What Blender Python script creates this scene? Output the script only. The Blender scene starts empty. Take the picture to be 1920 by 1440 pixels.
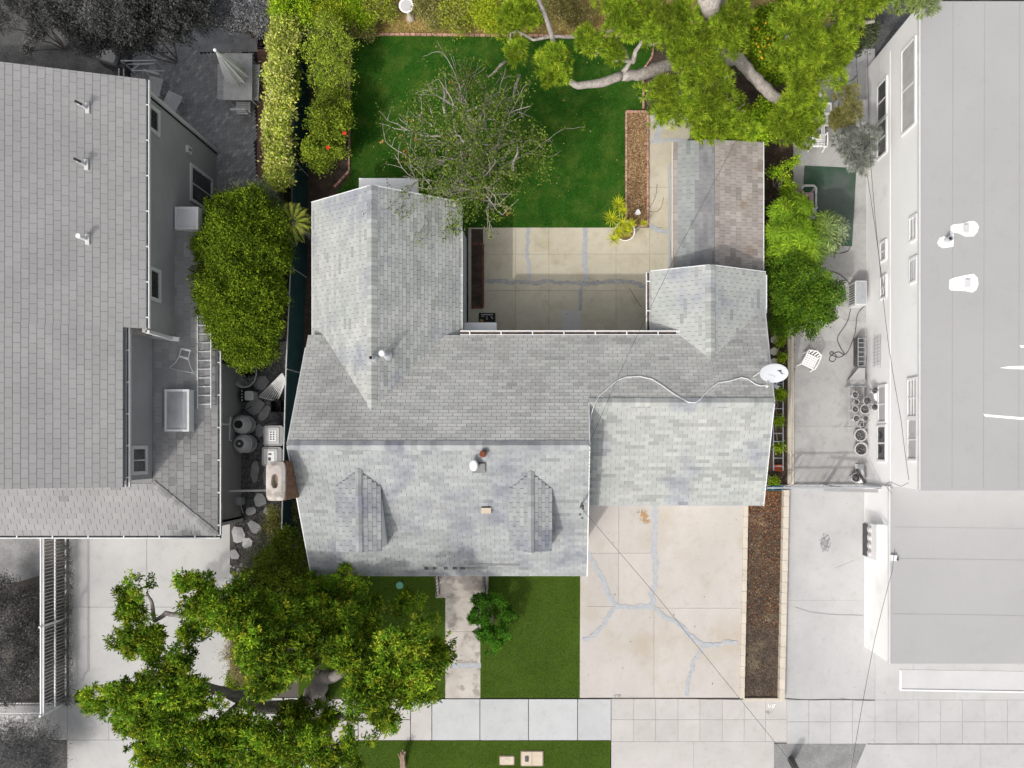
import bpy, math, random
import numpy as np
from mathutils import Vector, Matrix
random.seed(7)
S = bpy.context.scene
COL = S.collection
# ---------------------------------------------------------------- camera, light
H, F, PX, PY = 30.0, 1500.0, 1050.0, 835.0      # camera height, focal length in px, nadir point in the 1920x1440 photo
cam = bpy.data.cameras.new('camera'); co = bpy.data.objects.new('camera', cam); COL.objects.link(co)
co.location = (0, 0, H); co.rotation_euler = (0, 0, 0)
cam.sensor_width = 36; cam.lens = 36*F/1920; cam.shift_x = (960-PX)/1920; cam.shift_y = (PY-720)/1920
cam.clip_end = 500; S.camera = co
W = bpy.data.worlds.new('World'); S.world = W; W.use_nodes = True
SUN = Vector((.51, .78, -1.0)).normalized()
EL = math.asin(-SUN.z)
sky = W.node_tree.nodes.new('ShaderNodeTexSky'); sky.sky_type = 'NISHITA'; sky.sun_disc = False
sky.sun_elevation = EL; sky.sun_rotation = math.atan2(-SUN.x, -SUN.y); sky.altitude = 50
sky.dust_density = 6; sky.ozone_density = .3; sky.air_density = 1.0
hs = W.node_tree.nodes.new('ShaderNodeHueSaturation'); hs.inputs['Saturation'].default_value = .35; hs.inputs['Value'].default_value = 1.5   # hazy, nearly white sky
W.node_tree.links.new(sky.outputs[0], hs.inputs['Color']); W.node_tree.links.new(hs.outputs[0], W.node_tree.nodes['Background'].inputs[0])
W.node_tree.nodes['Background'].inputs[1].default_value = .15
sl = bpy.data.lights.new('sun', 'SUN'); sl.energy = 2.15; sl.angle = math.radians(.9); sl.color = (1, .96, .90)
so = bpy.data.objects.new('sun', sl); COL.objects.link(so); so.rotation_euler = SUN.to_track_quat('-Z', 'Y').to_euler(); so.location = (-20, -20, 40)
S.view_settings.view_transform = 'Standard'; S.view_settings.look = 'None'; S.view_settings.gamma = 1
S.view_settings.exposure = -.45; S.view_settings.use_curve_mapping = False
S.render.resolution_x = 1024; S.render.resolution_y = 768

def U(px, py, h=0.0):
    k = (H-h)/F
    return Vector(((px-PX)*k, (PY-py)*k, h))

# ---------------------------------------------------------------- materials
def srgb(r, g, b):
    f = lambda c: (c/255/12.92 if c/255 <= .04045 else ((c/255+.055)/1.055)**2.4)
    return (f(r), f(g), f(b))
def mat(name, base, var=None, scale=1.5, fine=.12, fscale=40, rough=.9, bump=0, tone=False, metal=0, patch=None, pscale=.5, plo=.5, phi=.65, spec=.3, col=False, trans=0, stretch=None, grime=0):
    m = bpy.data.materials.new(name); m.use_nodes = True
    nt = m.node_tree; N = nt.nodes; L = nt.links
    b = N['Principled BSDF']; b.inputs['Roughness'].default_value = rough; b.inputs['Metallic'].default_value = metal
    b.inputs['Specular IOR Level'].default_value = spec
    geo = N.new('ShaderNodeNewGeometry'); pos = geo.outputs['Position']
    if stretch:
        vm = N.new('ShaderNodeVectorMath'); vm.operation = 'MULTIPLY'; L.new(pos, vm.inputs[0]); vm.inputs[1].default_value = stretch; pos2 = vm.outputs[0]
    else: pos2 = pos
    def noise(sc, det=4, r=.6, p=None):
        n = N.new('ShaderNodeTexNoise'); n.inputs['Scale'].default_value = sc; n.inputs['Detail'].default_value = det; n.inputs['Roughness'].default_value = r
        L.new(p or pos, n.inputs['Vector']); return n.outputs['Fac']
    def ramp(f, lo, hi):
        r = N.new('ShaderNodeMapRange'); r.inputs['From Min'].default_value = lo; r.inputs['From Max'].default_value = hi; r.clamp = True
        L.new(f, r.inputs['Value']); return r.outputs['Result']
    def mix(f, a, c, mode='MIX'):
        x = N.new('ShaderNodeMix'); x.data_type = 'RGBA'; x.blend_type = mode
        if isinstance(f, (int, float)): x.inputs[0].default_value = f
        else: L.new(f, x.inputs[0])
        for i, v in ((6, a), (7, c)):
            if isinstance(v, tuple): x.inputs[i].default_value = (*v, 1)
            else: L.new(v, x.inputs[i])
        return x.outputs[2]
    if col:
        a = N.new('ShaderNodeAttribute'); a.attribute_name = 'leafcol'; c = a.outputs['Color']
    else:
        c = mix(ramp(noise(scale, 5, p=pos2), .35, .65), base, var or base)
        if patch: c = mix(ramp(noise(pscale, 4), plo, phi), c, patch)
    if fine:
        r = N.new('ShaderNodeMapRange'); r.inputs['From Min'].default_value = .25; r.inputs['From Max'].default_value = .75
        r.inputs['To Min'].default_value = 1-fine; r.inputs['To Max'].default_value = 1+fine
        L.new(noise(fscale, 3, .7), r.inputs['Value'])
        v = N.new('ShaderNodeVectorMath'); v.operation = 'SCALE'; L.new(c, v.inputs[0]); L.new(r.outputs[0], v.inputs['Scale']); c = v.outputs[0]
    if grime:                                                  # slab to slab tone, soft dirt and specks
        oi = N.new('ShaderNodeObjectInfo'); r = N.new('ShaderNodeMapRange'); r.inputs['To Min'].default_value = 1-grime*.45; r.inputs['To Max'].default_value = 1+grime*.2; L.new(oi.outputs['Random'], r.inputs['Value'])
        v = N.new('ShaderNodeVectorMath'); v.operation = 'SCALE'; L.new(c, v.inputs[0]); L.new(r.outputs[0], v.inputs['Scale']); c = v.outputs[0]
        c = mix(ramp(noise(2.3, 8, .75), .52, .72), c, mix(1.0, c, (1-grime*1.1, 1-grime*1.2, 1-grime*1.3), 'MULTIPLY'))
        c = mix(ramp(noise(9, 2, .5), .70, .76), c, mix(1.0, c, (1-grime*1.8,)*3, 'MULTIPLY'))
    if tone:
        a = N.new('ShaderNodeAttribute'); a.attribute_name = 'tone'
        v = N.new('ShaderNodeVectorMath'); v.operation = 'SCALE'; L.new(c, v.inputs[0]); L.new(a.outputs['Fac'], v.inputs['Scale']); c = v.outputs[0]
    L.new(c, b.inputs['Base Color'])
    if bump:
        bn = N.new('ShaderNodeBump'); bn.inputs['Strength'].default_value = bump; bn.inputs['Distance'].default_value = .02
        L.new(noise(fscale, 4), bn.inputs['Height']); L.new(bn.outputs[0], b.inputs['Normal'])
    if trans:
        t = N.new('ShaderNodeBsdfTranslucent'); L.new(c, t.inputs['Color'])
        ms = N.new('ShaderNodeMixShader'); ms.inputs[0].default_value = trans
        L.new(b.outputs[0], ms.inputs[1]); L.new(t.outputs[0], ms.inputs[2]); L.new(ms.outputs[0], N['Material Output'].inputs['Surface'])
    return m

M = {}
M['shingle'] = mat('grey_green_shingle', (.40,.42,.40), (.47,.48,.46), .8, .17, 60, tone=True, patch=(.31,.33,.37), pscale=.45, plo=.5, phi=.66)
M['shingle_south'] = mat('blue_grey_weathered_shingle', (.325,.345,.345), (.39,.405,.40), .9, .2, 60, tone=True, patch=(.245,.26,.295), pscale=.85, plo=.47, phi=.66)
M['shingle_olive'] = mat('olive_grey_weathered_shingle', (.48,.48,.455), (.555,.555,.53), .8, .22, 60, tone=True, patch=(.42,.415,.40), pscale=.55, plo=.48, phi=.66)
M['shingle_grey'] = mat('grey_shingle', (.29,.29,.29), (.325,.325,.325), .5, .08, 50, tone=True)
M['shingle_brown'] = mat('brown_shingle', (.33,.29,.27), (.40,.37,.34), 1.2, .16, 60, tone=True, patch=(.30,.22,.15), pscale=.7, plo=.6, phi=.72)
M['shingle_slate'] = mat('slate_shingle', (.29,.31,.31), (.36,.375,.365), 1.6, .14, 60, tone=True)
M['shingle_dark'] = mat('dark_slate_shingle', (.22,.22,.235), (.28,.28,.285), 1.6, .14, 60, tone=True)
M['deck'] = mat('roof_deck_felt', (.17,.18,.18), (.22,.22,.21), 2)
M['deck_grey'] = mat('roof_deck_grey', (.20,.20,.20), (.24,.24,.24), 2)
M['white'] = mat('white_paint', (.78,.78,.78), (.70,.71,.72), 1.2, .04)
M['stucco_w'] = mat('white_stucco', (.92,.92,.92), (.89,.89,.89), .6, .04, 30, bump=.1, patch=(.76,.76,.75), pscale=.5, plo=.58, phi=.75)
M['stucco'] = mat('pale_stucco', (.55,.57,.60), (.60,.62,.64), 1, .05)
M['stucco_g'] = mat('grey_stucco', (.32,.32,.32), (.36,.36,.36), .8, .06, 25, bump=.15)
M['awning'] = mat('awning_white', (.56,.56,.56), (.52,.52,.52), 1, .03)
M['dish'] = mat('dish_grey_white', (.52,.54,.57), (.48,.5,.53), 1.5, .05)
M['seamgrey'] = mat('roof_seam_grey', (.31,.31,.31), (.345,.345,.345), 3, .05)
M['trim_g'] = mat('grey_trim', (.56,.56,.56), (.64,.64,.64), 1, .04)
M['gutterdark'] = mat('gutter_debris', (.07,.06,.055), (.16,.11,.08), 6, .3)
M['gutterblack'] = mat('gutter_shadow_felt_grey', (.08,.08,.08), (.12,.12,.12), 6, .3)  # shade inside the left house gutters put into colour; also torn felt spots
M['conc'] = mat('beige_concrete', (.475,.445,.41), (.53,.50,.47), .6, .08, 45, patch=(.45,.40,.33), pscale=.35, plo=.52, phi=.7, stretch=(1,.5,1), grime=0.11)
M['conc_court'] = mat('courtyard_concrete', (.50,.46,.36), (.56,.515,.41), .7, .09, 40, patch=(.45,.40,.29), pscale=.9, plo=.5, phi=.7, grime=0.16)
M['conc_side'] = mat('pale_sidewalk_concrete', (.46,.475,.48), (.51,.525,.53), .9, .04, 60, grime=0.11)
M['conc_pink'] = mat('pink_grey_concrete', (.475,.455,.44), (.53,.51,.495), .7, .04, 60, grime=0.11)
M['conc_walk'] = mat('weathered_walk_concrete', (.46,.42,.38), (.56,.52,.48), 1.6, .1, 30, patch=(.34,.31,.28), pscale=2.4, plo=.52, phi=.62, grime=0.15)
M['conc_grey'] = mat('light_grey_concrete', (.44,.44,.44), (.50,.50,.50), .5, .05, 40, grime=0.11)
M['conc_left'] = mat('cool_grey_concrete', (.44,.44,.435), (.52,.515,.505), .35, .03, 40, grime=0.11)
M['conc_alley'] = mat('stained_alley_concrete', (.37,.365,.36), (.46,.455,.45), .5, .07, 25, patch=(.29,.285,.28), pscale=.6, plo=.52, phi=.72, grime=0.2)
M['curb'] = mat('beige_curb', (.55,.50,.42), (.62,.56,.48), 2, .08, grime=0.11)
M['seal'] = mat('grey_crack_sealant', (.36,.385,.42), (.44,.45,.47), 6, .16, 30)
M['sealdark'] = mat('slate_crack_sealant', (.31,.31,.31), (.40,.40,.395), 5, .14, 30)
M['crack'] = mat('dark_crack', (.10,.09,.08), None, 2, 0)
M['graycrack'] = mat('faint_crack', (.33,.33,.33), None, 2, 0)
M['lawn'] = mat('artificial_turf', (.034,.105,.012), (.020,.075,.008), .8, .5, 30, bump=.5, patch=(.075,.135,.02), pscale=1.3, plo=.45, phi=.7, spec=0)
M['lawn2'] = mat('front_turf', (.062,.105,.014), (.048,.085,.010), .7, .5, 34, bump=.5, spec=0)
M['mulch'] = mat('brown_mulch_soil', (.30,.19,.10), (.17,.10,.055), 3, .5, 22, bump=.5)
M['mulchdk'] = mat('dark_soil', (.045,.032,.024), (.085,.06,.045), 3, .5, 18, bump=.5)
M['drysoil'] = mat('dry_grass_soil', (.11,.085,.065), (.06,.045,.04), 2.2, .6, 24, bump=.5, patch=(.17,.135,.09), pscale=1.3, plo=.5, phi=.65)
M['bank'] = mat('dry_bank_soil', (.38,.27,.10), (.22,.17,.06), 1.6, .5, 14, bump=.5)
M['greysoil'] = mat('dark_grey_soil', (.07,.07,.07), (.13,.13,.128), 1.5, .5, 16, bump=.5, patch=(.16,.16,.155), pscale=.5, plo=.55, phi=.65)
M['asphalt'] = mat('grey_dirt_strip', (.20,.20,.20), (.28,.28,.28), 1.5, .3, 22)
M['gravel'] = mat('dark_gravel', (.13,.13,.13), (.2,.2,.2), 8, .6, 30, bump=.6)
M['paver'] = mat('grey_paver', (.25,.25,.253), (.31,.31,.31), 3, .15, 30, tone=True)
M['paverbase'] = mat('paver_joint', (.035,.035,.035))
M['redpaver'] = mat('dull_red_paver', (.24,.12,.10), (.20,.11,.09), 3, .2, 30)
M['stone'] = mat('grey_flagstone', (.28,.28,.275), (.36,.36,.355), 3, .2, 25)
M['stonew'] = mat('pale_flagstone', (.55,.55,.55), (.42,.42,.42), 3, .2, 25)
M['roofflat'] = mat('flat_roof_membrane', (.375,.375,.375), (.395,.395,.395), .35, .025, 30, grime=.05)
M['roofwhite'] = mat('white_roof_coating', (.95,.95,.95), None, 1, 0)
M['brick'] = mat('chimney_brick', (.17,.085,.05), (.28,.17,.11), 9, .4, 25)
M['mortar'] = mat('mortar', (.28,.22,.17), None, 3, .2)
M['pinkbrick'] = mat('pink_edging_brick', (.48,.25,.19), (.58,.36,.28), 8, .15, tone=True)
M['redbrick'] = mat('dark_red_brick', (.14,.055,.04), (.2,.09,.07), 8, .2, tone=True)
M['metal'] = mat('galvanised_metal', (.55,.57,.60), (.48,.5,.52), 4, .08, rough=.4, metal=.5)
M['alu'] = mat('aluminium', (.72,.73,.74), (.66,.67,.68), 4, .05, rough=.45, metal=.25)
M['rust'] = mat('rusty_cap', (.22,.06,.03), (.15,.05,.03), 9, .2)
M['rusty'] = mat('rust_stain', (.40,.22,.09), (.48,.34,.2), 5, .3, 20)
M['black'] = mat('black_rubber', (.02,.02,.02), (.03,.03,.03), 5, .2)
M['dkmetal'] = mat('dark_metal', (.06,.06,.06), (.09,.09,.09), 5, .2, rough=.5)
M['glass'] = mat('dark_glass', (.03,.03,.032), (.06,.06,.065), 2, .05, rough=.08, spec=.6)
M['blind'] = mat('grey_blind', (.42,.42,.42), (.5,.5,.5), 3, .08)
M['skyglass'] = mat('frosted_skylight', (.28,.29,.30), (.36,.37,.38), 1.5, .05, rough=.15, spec=.6)
M['skyglassw'] = mat('pale_skylight', (.50,.51,.52), (.56,.57,.58), 1.5, .04, rough=.3)
M['wood'] = mat('weathered_wood', (.20,.14,.10), (.27,.2,.15), 5, .3)
M['greywood'] = mat('grey_teak', (.50,.50,.49), (.60,.60,.60), 5, .15)
M['teal'] = mat('teal_screen', (.008,.035,.038), (.012,.05,.05), 2, .25, 30)
M['offw'] = mat('off_white_canvas', (.80,.80,.79), (.74,.74,.74), 4, .06)
M['plastic'] = mat('grey_plastic', (.32,.32,.32), (.36,.36,.36), 3, .08, rough=.6)
M['barrel'] = mat('grey_barrel_plastic', (.60,.60,.59), (.52,.52,.52), 3, .06, rough=.5)
M['pink'] = mat('faded_pink_slat', (.38,.25,.27), (.45,.32,.34), 4, .08)
M['palegrey'] = mat('pale_grey_plastic', (.5,.48,.48), (.56,.54,.54), 4, .05)
M['rug'] = mat('green_outdoor_rug', (.022,.085,.04), (.05,.085,.06), .9, .2, 30, patch=(.09,.11,.10), pscale=.7, plo=.4, phi=.6)
M['bark'] = mat('grey_bark', (.30,.26,.23), (.18,.15,.13), 7, .4, 18, bump=.8)
M['barkpale'] = mat('pale_bark', (.42,.38,.35), (.28,.25,.22), 8, .4, 18, bump=.6)
M['barkdk'] = mat('dark_bark', (.20,.175,.165), (.29,.26,.245), 7, .4, 18, bump=.8)
M['leaf'] = mat('foliage', (0,0,0), col=True, fine=.1, trans=.3, rough=.7, spec=.08)
M['orange'] = mat('orange_plastic', (.5,.13,.06), None, 2, .1)
M['green'] = mat('pale_green_lid', (.16,.42,.30), (.13,.36,.26), 4, .1)
M['beige'] = mat('beige_utility_lid', (.55,.46,.36), (.62,.54,.44), 3, .1)
M['red'] = mat('red_petal', (.7,.02,.02), None, 2, .1)
M['yellow'] = mat('yellow_fruit', (.8,.45,.02), None, 2, .1)
M['blue'] = mat('teal_blue_plastic', (.03,.12,.16), None, 2, .1)
M['rosette'] = mat('yellow_rosette_leaf', (.55,.56,.015), (.42,.48,.02), 5, .1, trans=.2)
M['strap'] = mat('dark_strap_leaf', (.03,.07,.02), (.06,.12,.03), 5, .1)
M['oil'] = mat('oil_stain', (.27,.27,.27), (.36,.36,.36), 6, .3, 25)

# ---------------------------------------------------------------- objects
OFF = {}
def props(o, label=None, cat=None, group=None, kind=None):
    if label: o['label'] = label
    if cat: o['category'] = cat
    if group: o['group'] = group
    if kind: o['kind'] = kind
    return o
def T(name, label, cat, loc=(0,0,0), group=None, kind=None):
    o = bpy.data.objects.new(name, None); COL.objects.link(o); o.location = loc
    o.empty_display_size = .2
    OFF[o.name] = Vector(loc); return props(o, label, cat, group, kind)
class MB:
    def __init__(s): s.v = []; s.f = []; s.t = []
    def add(s, vs, fs, tone=1.0):
        n = len(s.v); s.v += [tuple(p) for p in vs]; s.f += [tuple(i+n for i in f) for f in fs]; s.t += [tone]*len(fs); return s
    def box(s, x0, x1, y0, y1, z0, z1, tone=1.0, m=None, ch=0):
        if x0 > x1: x0, x1 = x1, x0
        if y0 > y1: y0, y1 = y1, y0
        vs = [Vector(p) for p in ((x0,y0,z0),(x1,y0,z0),(x1,y1,z0),(x0,y1,z0),(x0,y0,z1),(x1,y0,z1),(x1,y1,z1),(x0,y1,z1))]
        if m is not None: vs = [m @ p for p in vs]
        return s.add(vs, [(3,2,1,0),(4,5,6,7),(0,1,5,4),(1,2,6,5),(2,3,7,6),(3,0,4,7)], tone)
    def bar(s, a, b, w, t, tone=1.0, up=(0,0,1)):           # rectangular bar a->b, width w, thickness t
        a, b = Vector(a), Vector(b); d = (b-a).normalized(); up = Vector(up)
        if abs(d.dot(up)) > .98: up = Vector((1,0,0))
        sd = d.cross(up).normalized()*w/2; u = sd.cross(d).normalized()*t/2
        vs = [a-sd-u, a+sd-u, a+sd+u, a-sd+u, b-sd-u, b+sd-u, b+sd+u, b-sd+u]
        return s.add(vs, [(0,1,2,3),(7,6,5,4),(0,4,5,1),(1,5,6,2),(2,6,7,3),(3,7,4,0)], tone)
    def tube(s, pts, r, n=6, tone=1.0, cap=True):
        pts = [Vector(p) for p in pts]; k = len(pts); rs = r if isinstance(r, (list, tuple)) else [r]*k
        vs = []; ref = Vector((.3,.2,1)).normalized()
        for i, p in enumerate(pts):
            d = (pts[min(i+1,k-1)]-pts[max(i-1,0)]); d = d.normalized() if d.length > 1e-9 else Vector((0,0,1))
            if abs(d.dot(ref)) > .97: ref = Vector((1,0,.1)).normalized()
            a = d.cross(ref).normalized(); b = d.cross(a)
            for j in range(n):
                t = 2*math.pi*j/n; vs.append(p + (a*math.cos(t)+b*math.sin(t))*rs[i])
        fs = [(i*n+j, i*n+(j+1)%n, (i+1)*n+(j+1)%n, (i+1)*n+j) for i in range(k-1) for j in range(n)]
        if cap: fs += [tuple(range(n-1,-1,-1)), tuple((k-1)*n+j for j in range(n))]
        return s.add(vs, fs, tone)
    def lathe(s, prof, c=(0,0,0), n=20, sx=1, sy=1, tone=1.0, m=None, cap=True):
        c = Vector(c); vs = []
        for r, z in prof:
            for j in range(n):
                t = 2*math.pi*j/n; p = Vector((r*sx*math.cos(t), r*sy*math.sin(t), z)); vs.append((m @ p if m is not None else p)+c)
        k = len(prof)
        fs = [(i*n+j, i*n+(j+1)%n, (i+1)*n+(j+1)%n, (i+1)*n+j) for i in range(k-1) for j in range(n)]
        if cap: fs += [tuple(range(n-1,-1,-1)), tuple((k-1)*n+j for j in range(n))]
        return s.add(vs, fs, tone)
    def prism(s, poly, z0, z1, tone=1.0):
        n = len(poly); vs = [(p[0],p[1],z0) for p in poly]+[(p[0],p[1],z1) for p in poly]
        ar = sum(poly[i][0]*poly[(i+1)%n][1]-poly[(i+1)%n][0]*poly[i][1] for i in range(n))
        fs = [tuple(range(n-1,-1,-1)), tuple(range(n,2*n))]+[(i,(i+1)%n,n+(i+1)%n,n+i) for i in range(n)]
        if ar < 0: fs = [tuple(reversed(f)) for f in fs]
        return s.add(vs, fs, tone)
    def slab(s, pts, thick, tone=1.0):                       # planar 3D polygon (top) thickened downward
        pts = [Vector(p) for p in pts]; n = len(pts)
        nn = sum(((pts[i]-pts[0]).cross(pts[(i+1)%n]-pts[0]) for i in range(1,n-1)), Vector()).normalized()
        if nn.z < 0: pts.reverse(); nn = -nn
        lo = [p-Vector((0,0,thick)) for p in pts]
        fs = [tuple(range(n)), tuple(range(2*n-1,n-1,-1))]+[(n+i,n+(i+1)%n,(i+1)%n,i) for i in range(n)]
        return s.add(pts+lo, fs, tone)
    def sphere(s, c, r, n=10, k=6, sz=1, tone=1.0):
        return s.lathe([(r*math.sin(math.pi*i/k)+1e-4, -r*sz*math.cos(math.pi*i/k)) for i in range(k+1)], c, n, tone=tone)
    def mesh(s, name, off=(0,0,0), tone=False):
        me = bpy.data.meshes.new(name); o = Vector(off)
        me.from_pydata([Vector(p)-o for p in s.v], [], s.f)
        if tone:
            at = me.attributes.new('tone', 'FLOAT', 'FACE'); at.data.foreach_set('value', s.t)
        me.update(); return me
def P(name, mb, m, parent, label=None, kind=None, tone=False, smooth=False):
    off = OFF[parent.name]
    me = mb.mesh(name, off, tone); me.materials.append(M[m])
    if smooth: me.shade_smooth()
    o = bpy.data.objects.new(name, me); COL.objects.link(o); o.parent = parent
    OFF[o.name] = off
    return props(o, label, kind=kind)
def O(name, mb, m, label=None, cat=None, group=None, kind=None, loc=None, tone=False, smooth=False):
    if loc is None:
        vs = np.array([tuple(p) for p in mb.v]); loc = ((vs[:,0].min()+vs[:,0].max())/2, (vs[:,1].min()+vs[:,1].max())/2, vs[:,2].min())
    me = mb.mesh(name, loc, tone); me.materials.append(M[m])
    if smooth: me.shade_smooth()
    o = bpy.data.objects.new(name, me); COL.objects.link(o); o.location = loc
    OFF[o.name] = Vector(loc)
    return props(o, label, cat, group, kind)
def inst(name, me, parent, loc, mtx=None):                   # child sharing mesh data, loc in world
    o = bpy.data.objects.new(name, me); COL.objects.link(o); o.parent = parent
    mm = Matrix.Translation(Vector(loc)-OFF[parent.name])
    if mtx is not None: mm = mm @ mtx
    o.matrix_local = mm; OFF[o.name] = Vector(loc); return o
def copy_tree(o, loc=None, rz=None, label=None, parent=None):
    c = o.copy(); COL.objects.link(c)
    if parent: c.parent = parent
    if loc is not None: c.location = loc
    if rz is not None: c.rotation_euler = (0,0,rz)
    if label: c['label'] = label
    for ch in list(o.children): copy_tree(ch, parent=c)
    return c
def clip(poly, cx):                                          # convex clip, cx ccw
    for i in range(len(cx)):
        a, b = cx[i], cx[(i+1)%len(cx)]; out = []
        sd = lambda p: (b[0]-a[0])*(p[1]-a[1])-(b[1]-a[1])*(p[0]-a[0])
        for j in range(len(poly)):
            p, q = poly[j], poly[(j+1)%len(poly)]; sp, sq = sd(p), sd(q)
            if sp >= 0: out.append(p)
            if (sp >= 0) != (sq >= 0):
                t = sp/(sp-sq); out.append((p[0]+(q[0]-p[0])*t, p[1]+(q[1]-p[1])*t))
        poly = out
        if len(poly) < 3: return []
    return poly
# ---------------------------------------------------------------- shingles
TABS = {}
def tabmesh(w, e, tone, matname):
    k = (round(w,3), round(e,3), tone, matname)
    if k not in TABS:
        g = .006; mb = MB()
        mb.add([(g,0,0),(w-g,0,0),(w-g,e,0),(g,e,0),(g,0,.013),(w-g,0,.013),(w-g,e,.003),(g,e,.003)],
               [(3,2,1,0),(4,5,6,7),(0,1,5,4),(1,2,6,5),(2,3,7,6),(3,0,4,7)], tone)
        me = mb.mesh('shingle', tone=True); me.materials.append(M[matname]); TABS[k] = me
    return TABS[k]
class Roof:
    """shingle courses on roof planes: full tabs highest up become single objects, the rest one joined field"""
    def __init__(s, thing, roofobj, limit=300): s.thing = thing; s.roof = roofobj; s.full = []; s.rest = {}; s.limit = limit
    def plane(s, O_, udir, vdir, poly, e, w, matname, seed=0, pick=None, amp=.1, dark=.14):
        rng = random.Random(seed); O_ = Vector(O_); u = Vector(udir).normalized(); v = Vector(vdir).normalized(); n = u.cross(v)
        us = [p[0] for p in poly]; vs = [p[1] for p in poly]; i = 0; v0 = min(vs)
        while v0 < max(vs)-1e-4:
            u0 = min(us) - w*((i%2)*.5 + rng.uniform(-.04,.04)) - .001
            run = 0
            while u0 < max(us):
                q = rng.random()
                if run > 0: run -= 1; base = last
                else: base = (1-amp*rng.random()) if q > dark else rng.uniform(.68,.82); last = base; run = rng.choice((0,0,1))
                tone = round(base*20)/20
                tab = [(u0,v0),(u0+w,v0),(u0+w,v0+e),(u0,v0+e)]
                mn = pick(u0+w/2, v0) if pick else matname
                c = clip(tab, poly)
                if c:
                    if len(c) == 4 and all(abs(a[0]-b[0])+abs(a[1]-b[1]) < 1e-6 for a, b in zip(c, tab)):
                        s.full.append((O_+u*u0+v*v0, u, v, n, w, e, tone, mn))
                    else:
                        g = .006; cc = clip(c, [(u0+g,v0),(u0+w-g,v0),(u0+w-g,v0+e),(u0+g,v0+e)])
                        if cc: s.poly(cc, O_, u, v, n, v0, e, tone, mn)
                u0 += w
            v0 += e; i += 1
    def poly(s, cc, O_, u, v, n, v0, e, tone, mn):
        mb = s.rest.setdefault(mn, MB()); k = len(cc)
        top = [O_+u*a+v*b+n*(.003+.010*(1-(b-v0)/e)) for a, b in cc]; bot = [O_+u*a+v*b for a, b in cc]
        mb.add(top+bot, [tuple(range(k))]+[(k+i,k+(i+1)%k,(i+1)%k,i) for i in range(k)], tone)
    def finish(s):
        s.full.sort(key=lambda t: -t[0].z)
        for t in s.full[:s.limit]:
            o, u, v, n, w, e, tone, mn = t
            mt = Matrix((u, v, n)).transposed().to_4x4()
            inst('shingle', tabmesh(w, e, tone, mn), s.roof, o, mt)
        for o, u, v, n, w, e, tone, mn in s.full[s.limit:]:
            s.poly([(.006,0),(w-.006,0),(w-.006,e),(.006,e)], o, u, v, n, 0, e, tone, mn)
        for mn, mb in s.rest.items():
            P('shingle_field', mb, mn, s.roof, kind='stuff', tone=True)
def caps(parent, a, b, w, step, m, down, tone0=.95):             # ridge cap shingles from a to b, folded by drop 'down'
    a, b = Vector(a), Vector(b); L = (b-a).length; d = (b-a)/L; sd = d.cross(Vector((0,0,1))).normalized()
    dl, dr = (down if isinstance(down, tuple) else (down, down)); k = int(L/step); mb = MB()
    for i in range(k+1):
        p = a+d*i*step; q = a+d*min(L, (i+1)*step+.02); up = Vector((0,0,.022)); u2 = Vector((0,0,.012))
        t = tone0*random.uniform(.74,1.06)
        j = w*random.uniform(.92,1.05); vs = [p+sd*j-Vector((0,0,dl*j-.036)), p+up*1.9, p-sd*j-Vector((0,0,dr*j-.036)), q-sd*j-Vector((0,0,dr*j-.022)), q+u2*2, q+sd*j-Vector((0,0,dl*j-.022))]
        lo = [x-Vector((0,0,.02)) for x in vs]
        mb.add(vs+lo, [(0,1,4,5),(1,2,3,4),(6,7,1,0),(7,8,2,1),(8,9,3,2),(11,6,0,5),(9,10,4,3),(10,11,5,4)], t)
    return P('ridge_cap', mb, m, parent, tone=True)
def gutter(parent, a, b, m='white', inner='gutterdark', w=.11, side=1, hang=True, step=1.2):
    a, b = Vector(a), Vector(b); d = (b-a).normalized(); sd = d.cross(Vector((0,0,1))).normalized()*side
    mb = MB(); mb.bar(a+sd*w, b+sd*w, .035, .1); mb.bar(a, b, .02, .1); mb.bar(a+sd*w/2-Vector((0,0,.06)), b+sd*w/2-Vector((0,0,.06)), w, .02)
    g = P('gutter', mb, m, parent)
    mb = MB(); mb.bar(a+sd*w/2-Vector((0,0,.03)), b+sd*w/2-Vector((0,0,.03)), w*.8, .03); P('leaf_litter', mb, inner, g)  # debris fill; the left house's grey fill paints the gutter's inner shade
    if hang:
        L = (b-a).length; k = max(1, int(L/step))
        for i in range(k+1):
            p = a+d*(L*(i+.3)/(k+1)); mb = MB(); mb.bar(p-sd*.02+Vector((0,0,.055)), p+sd*(w+.01)+Vector((0,0,.055)), .04, .012); P('bracket', mb, m, g)
    return g

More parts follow.
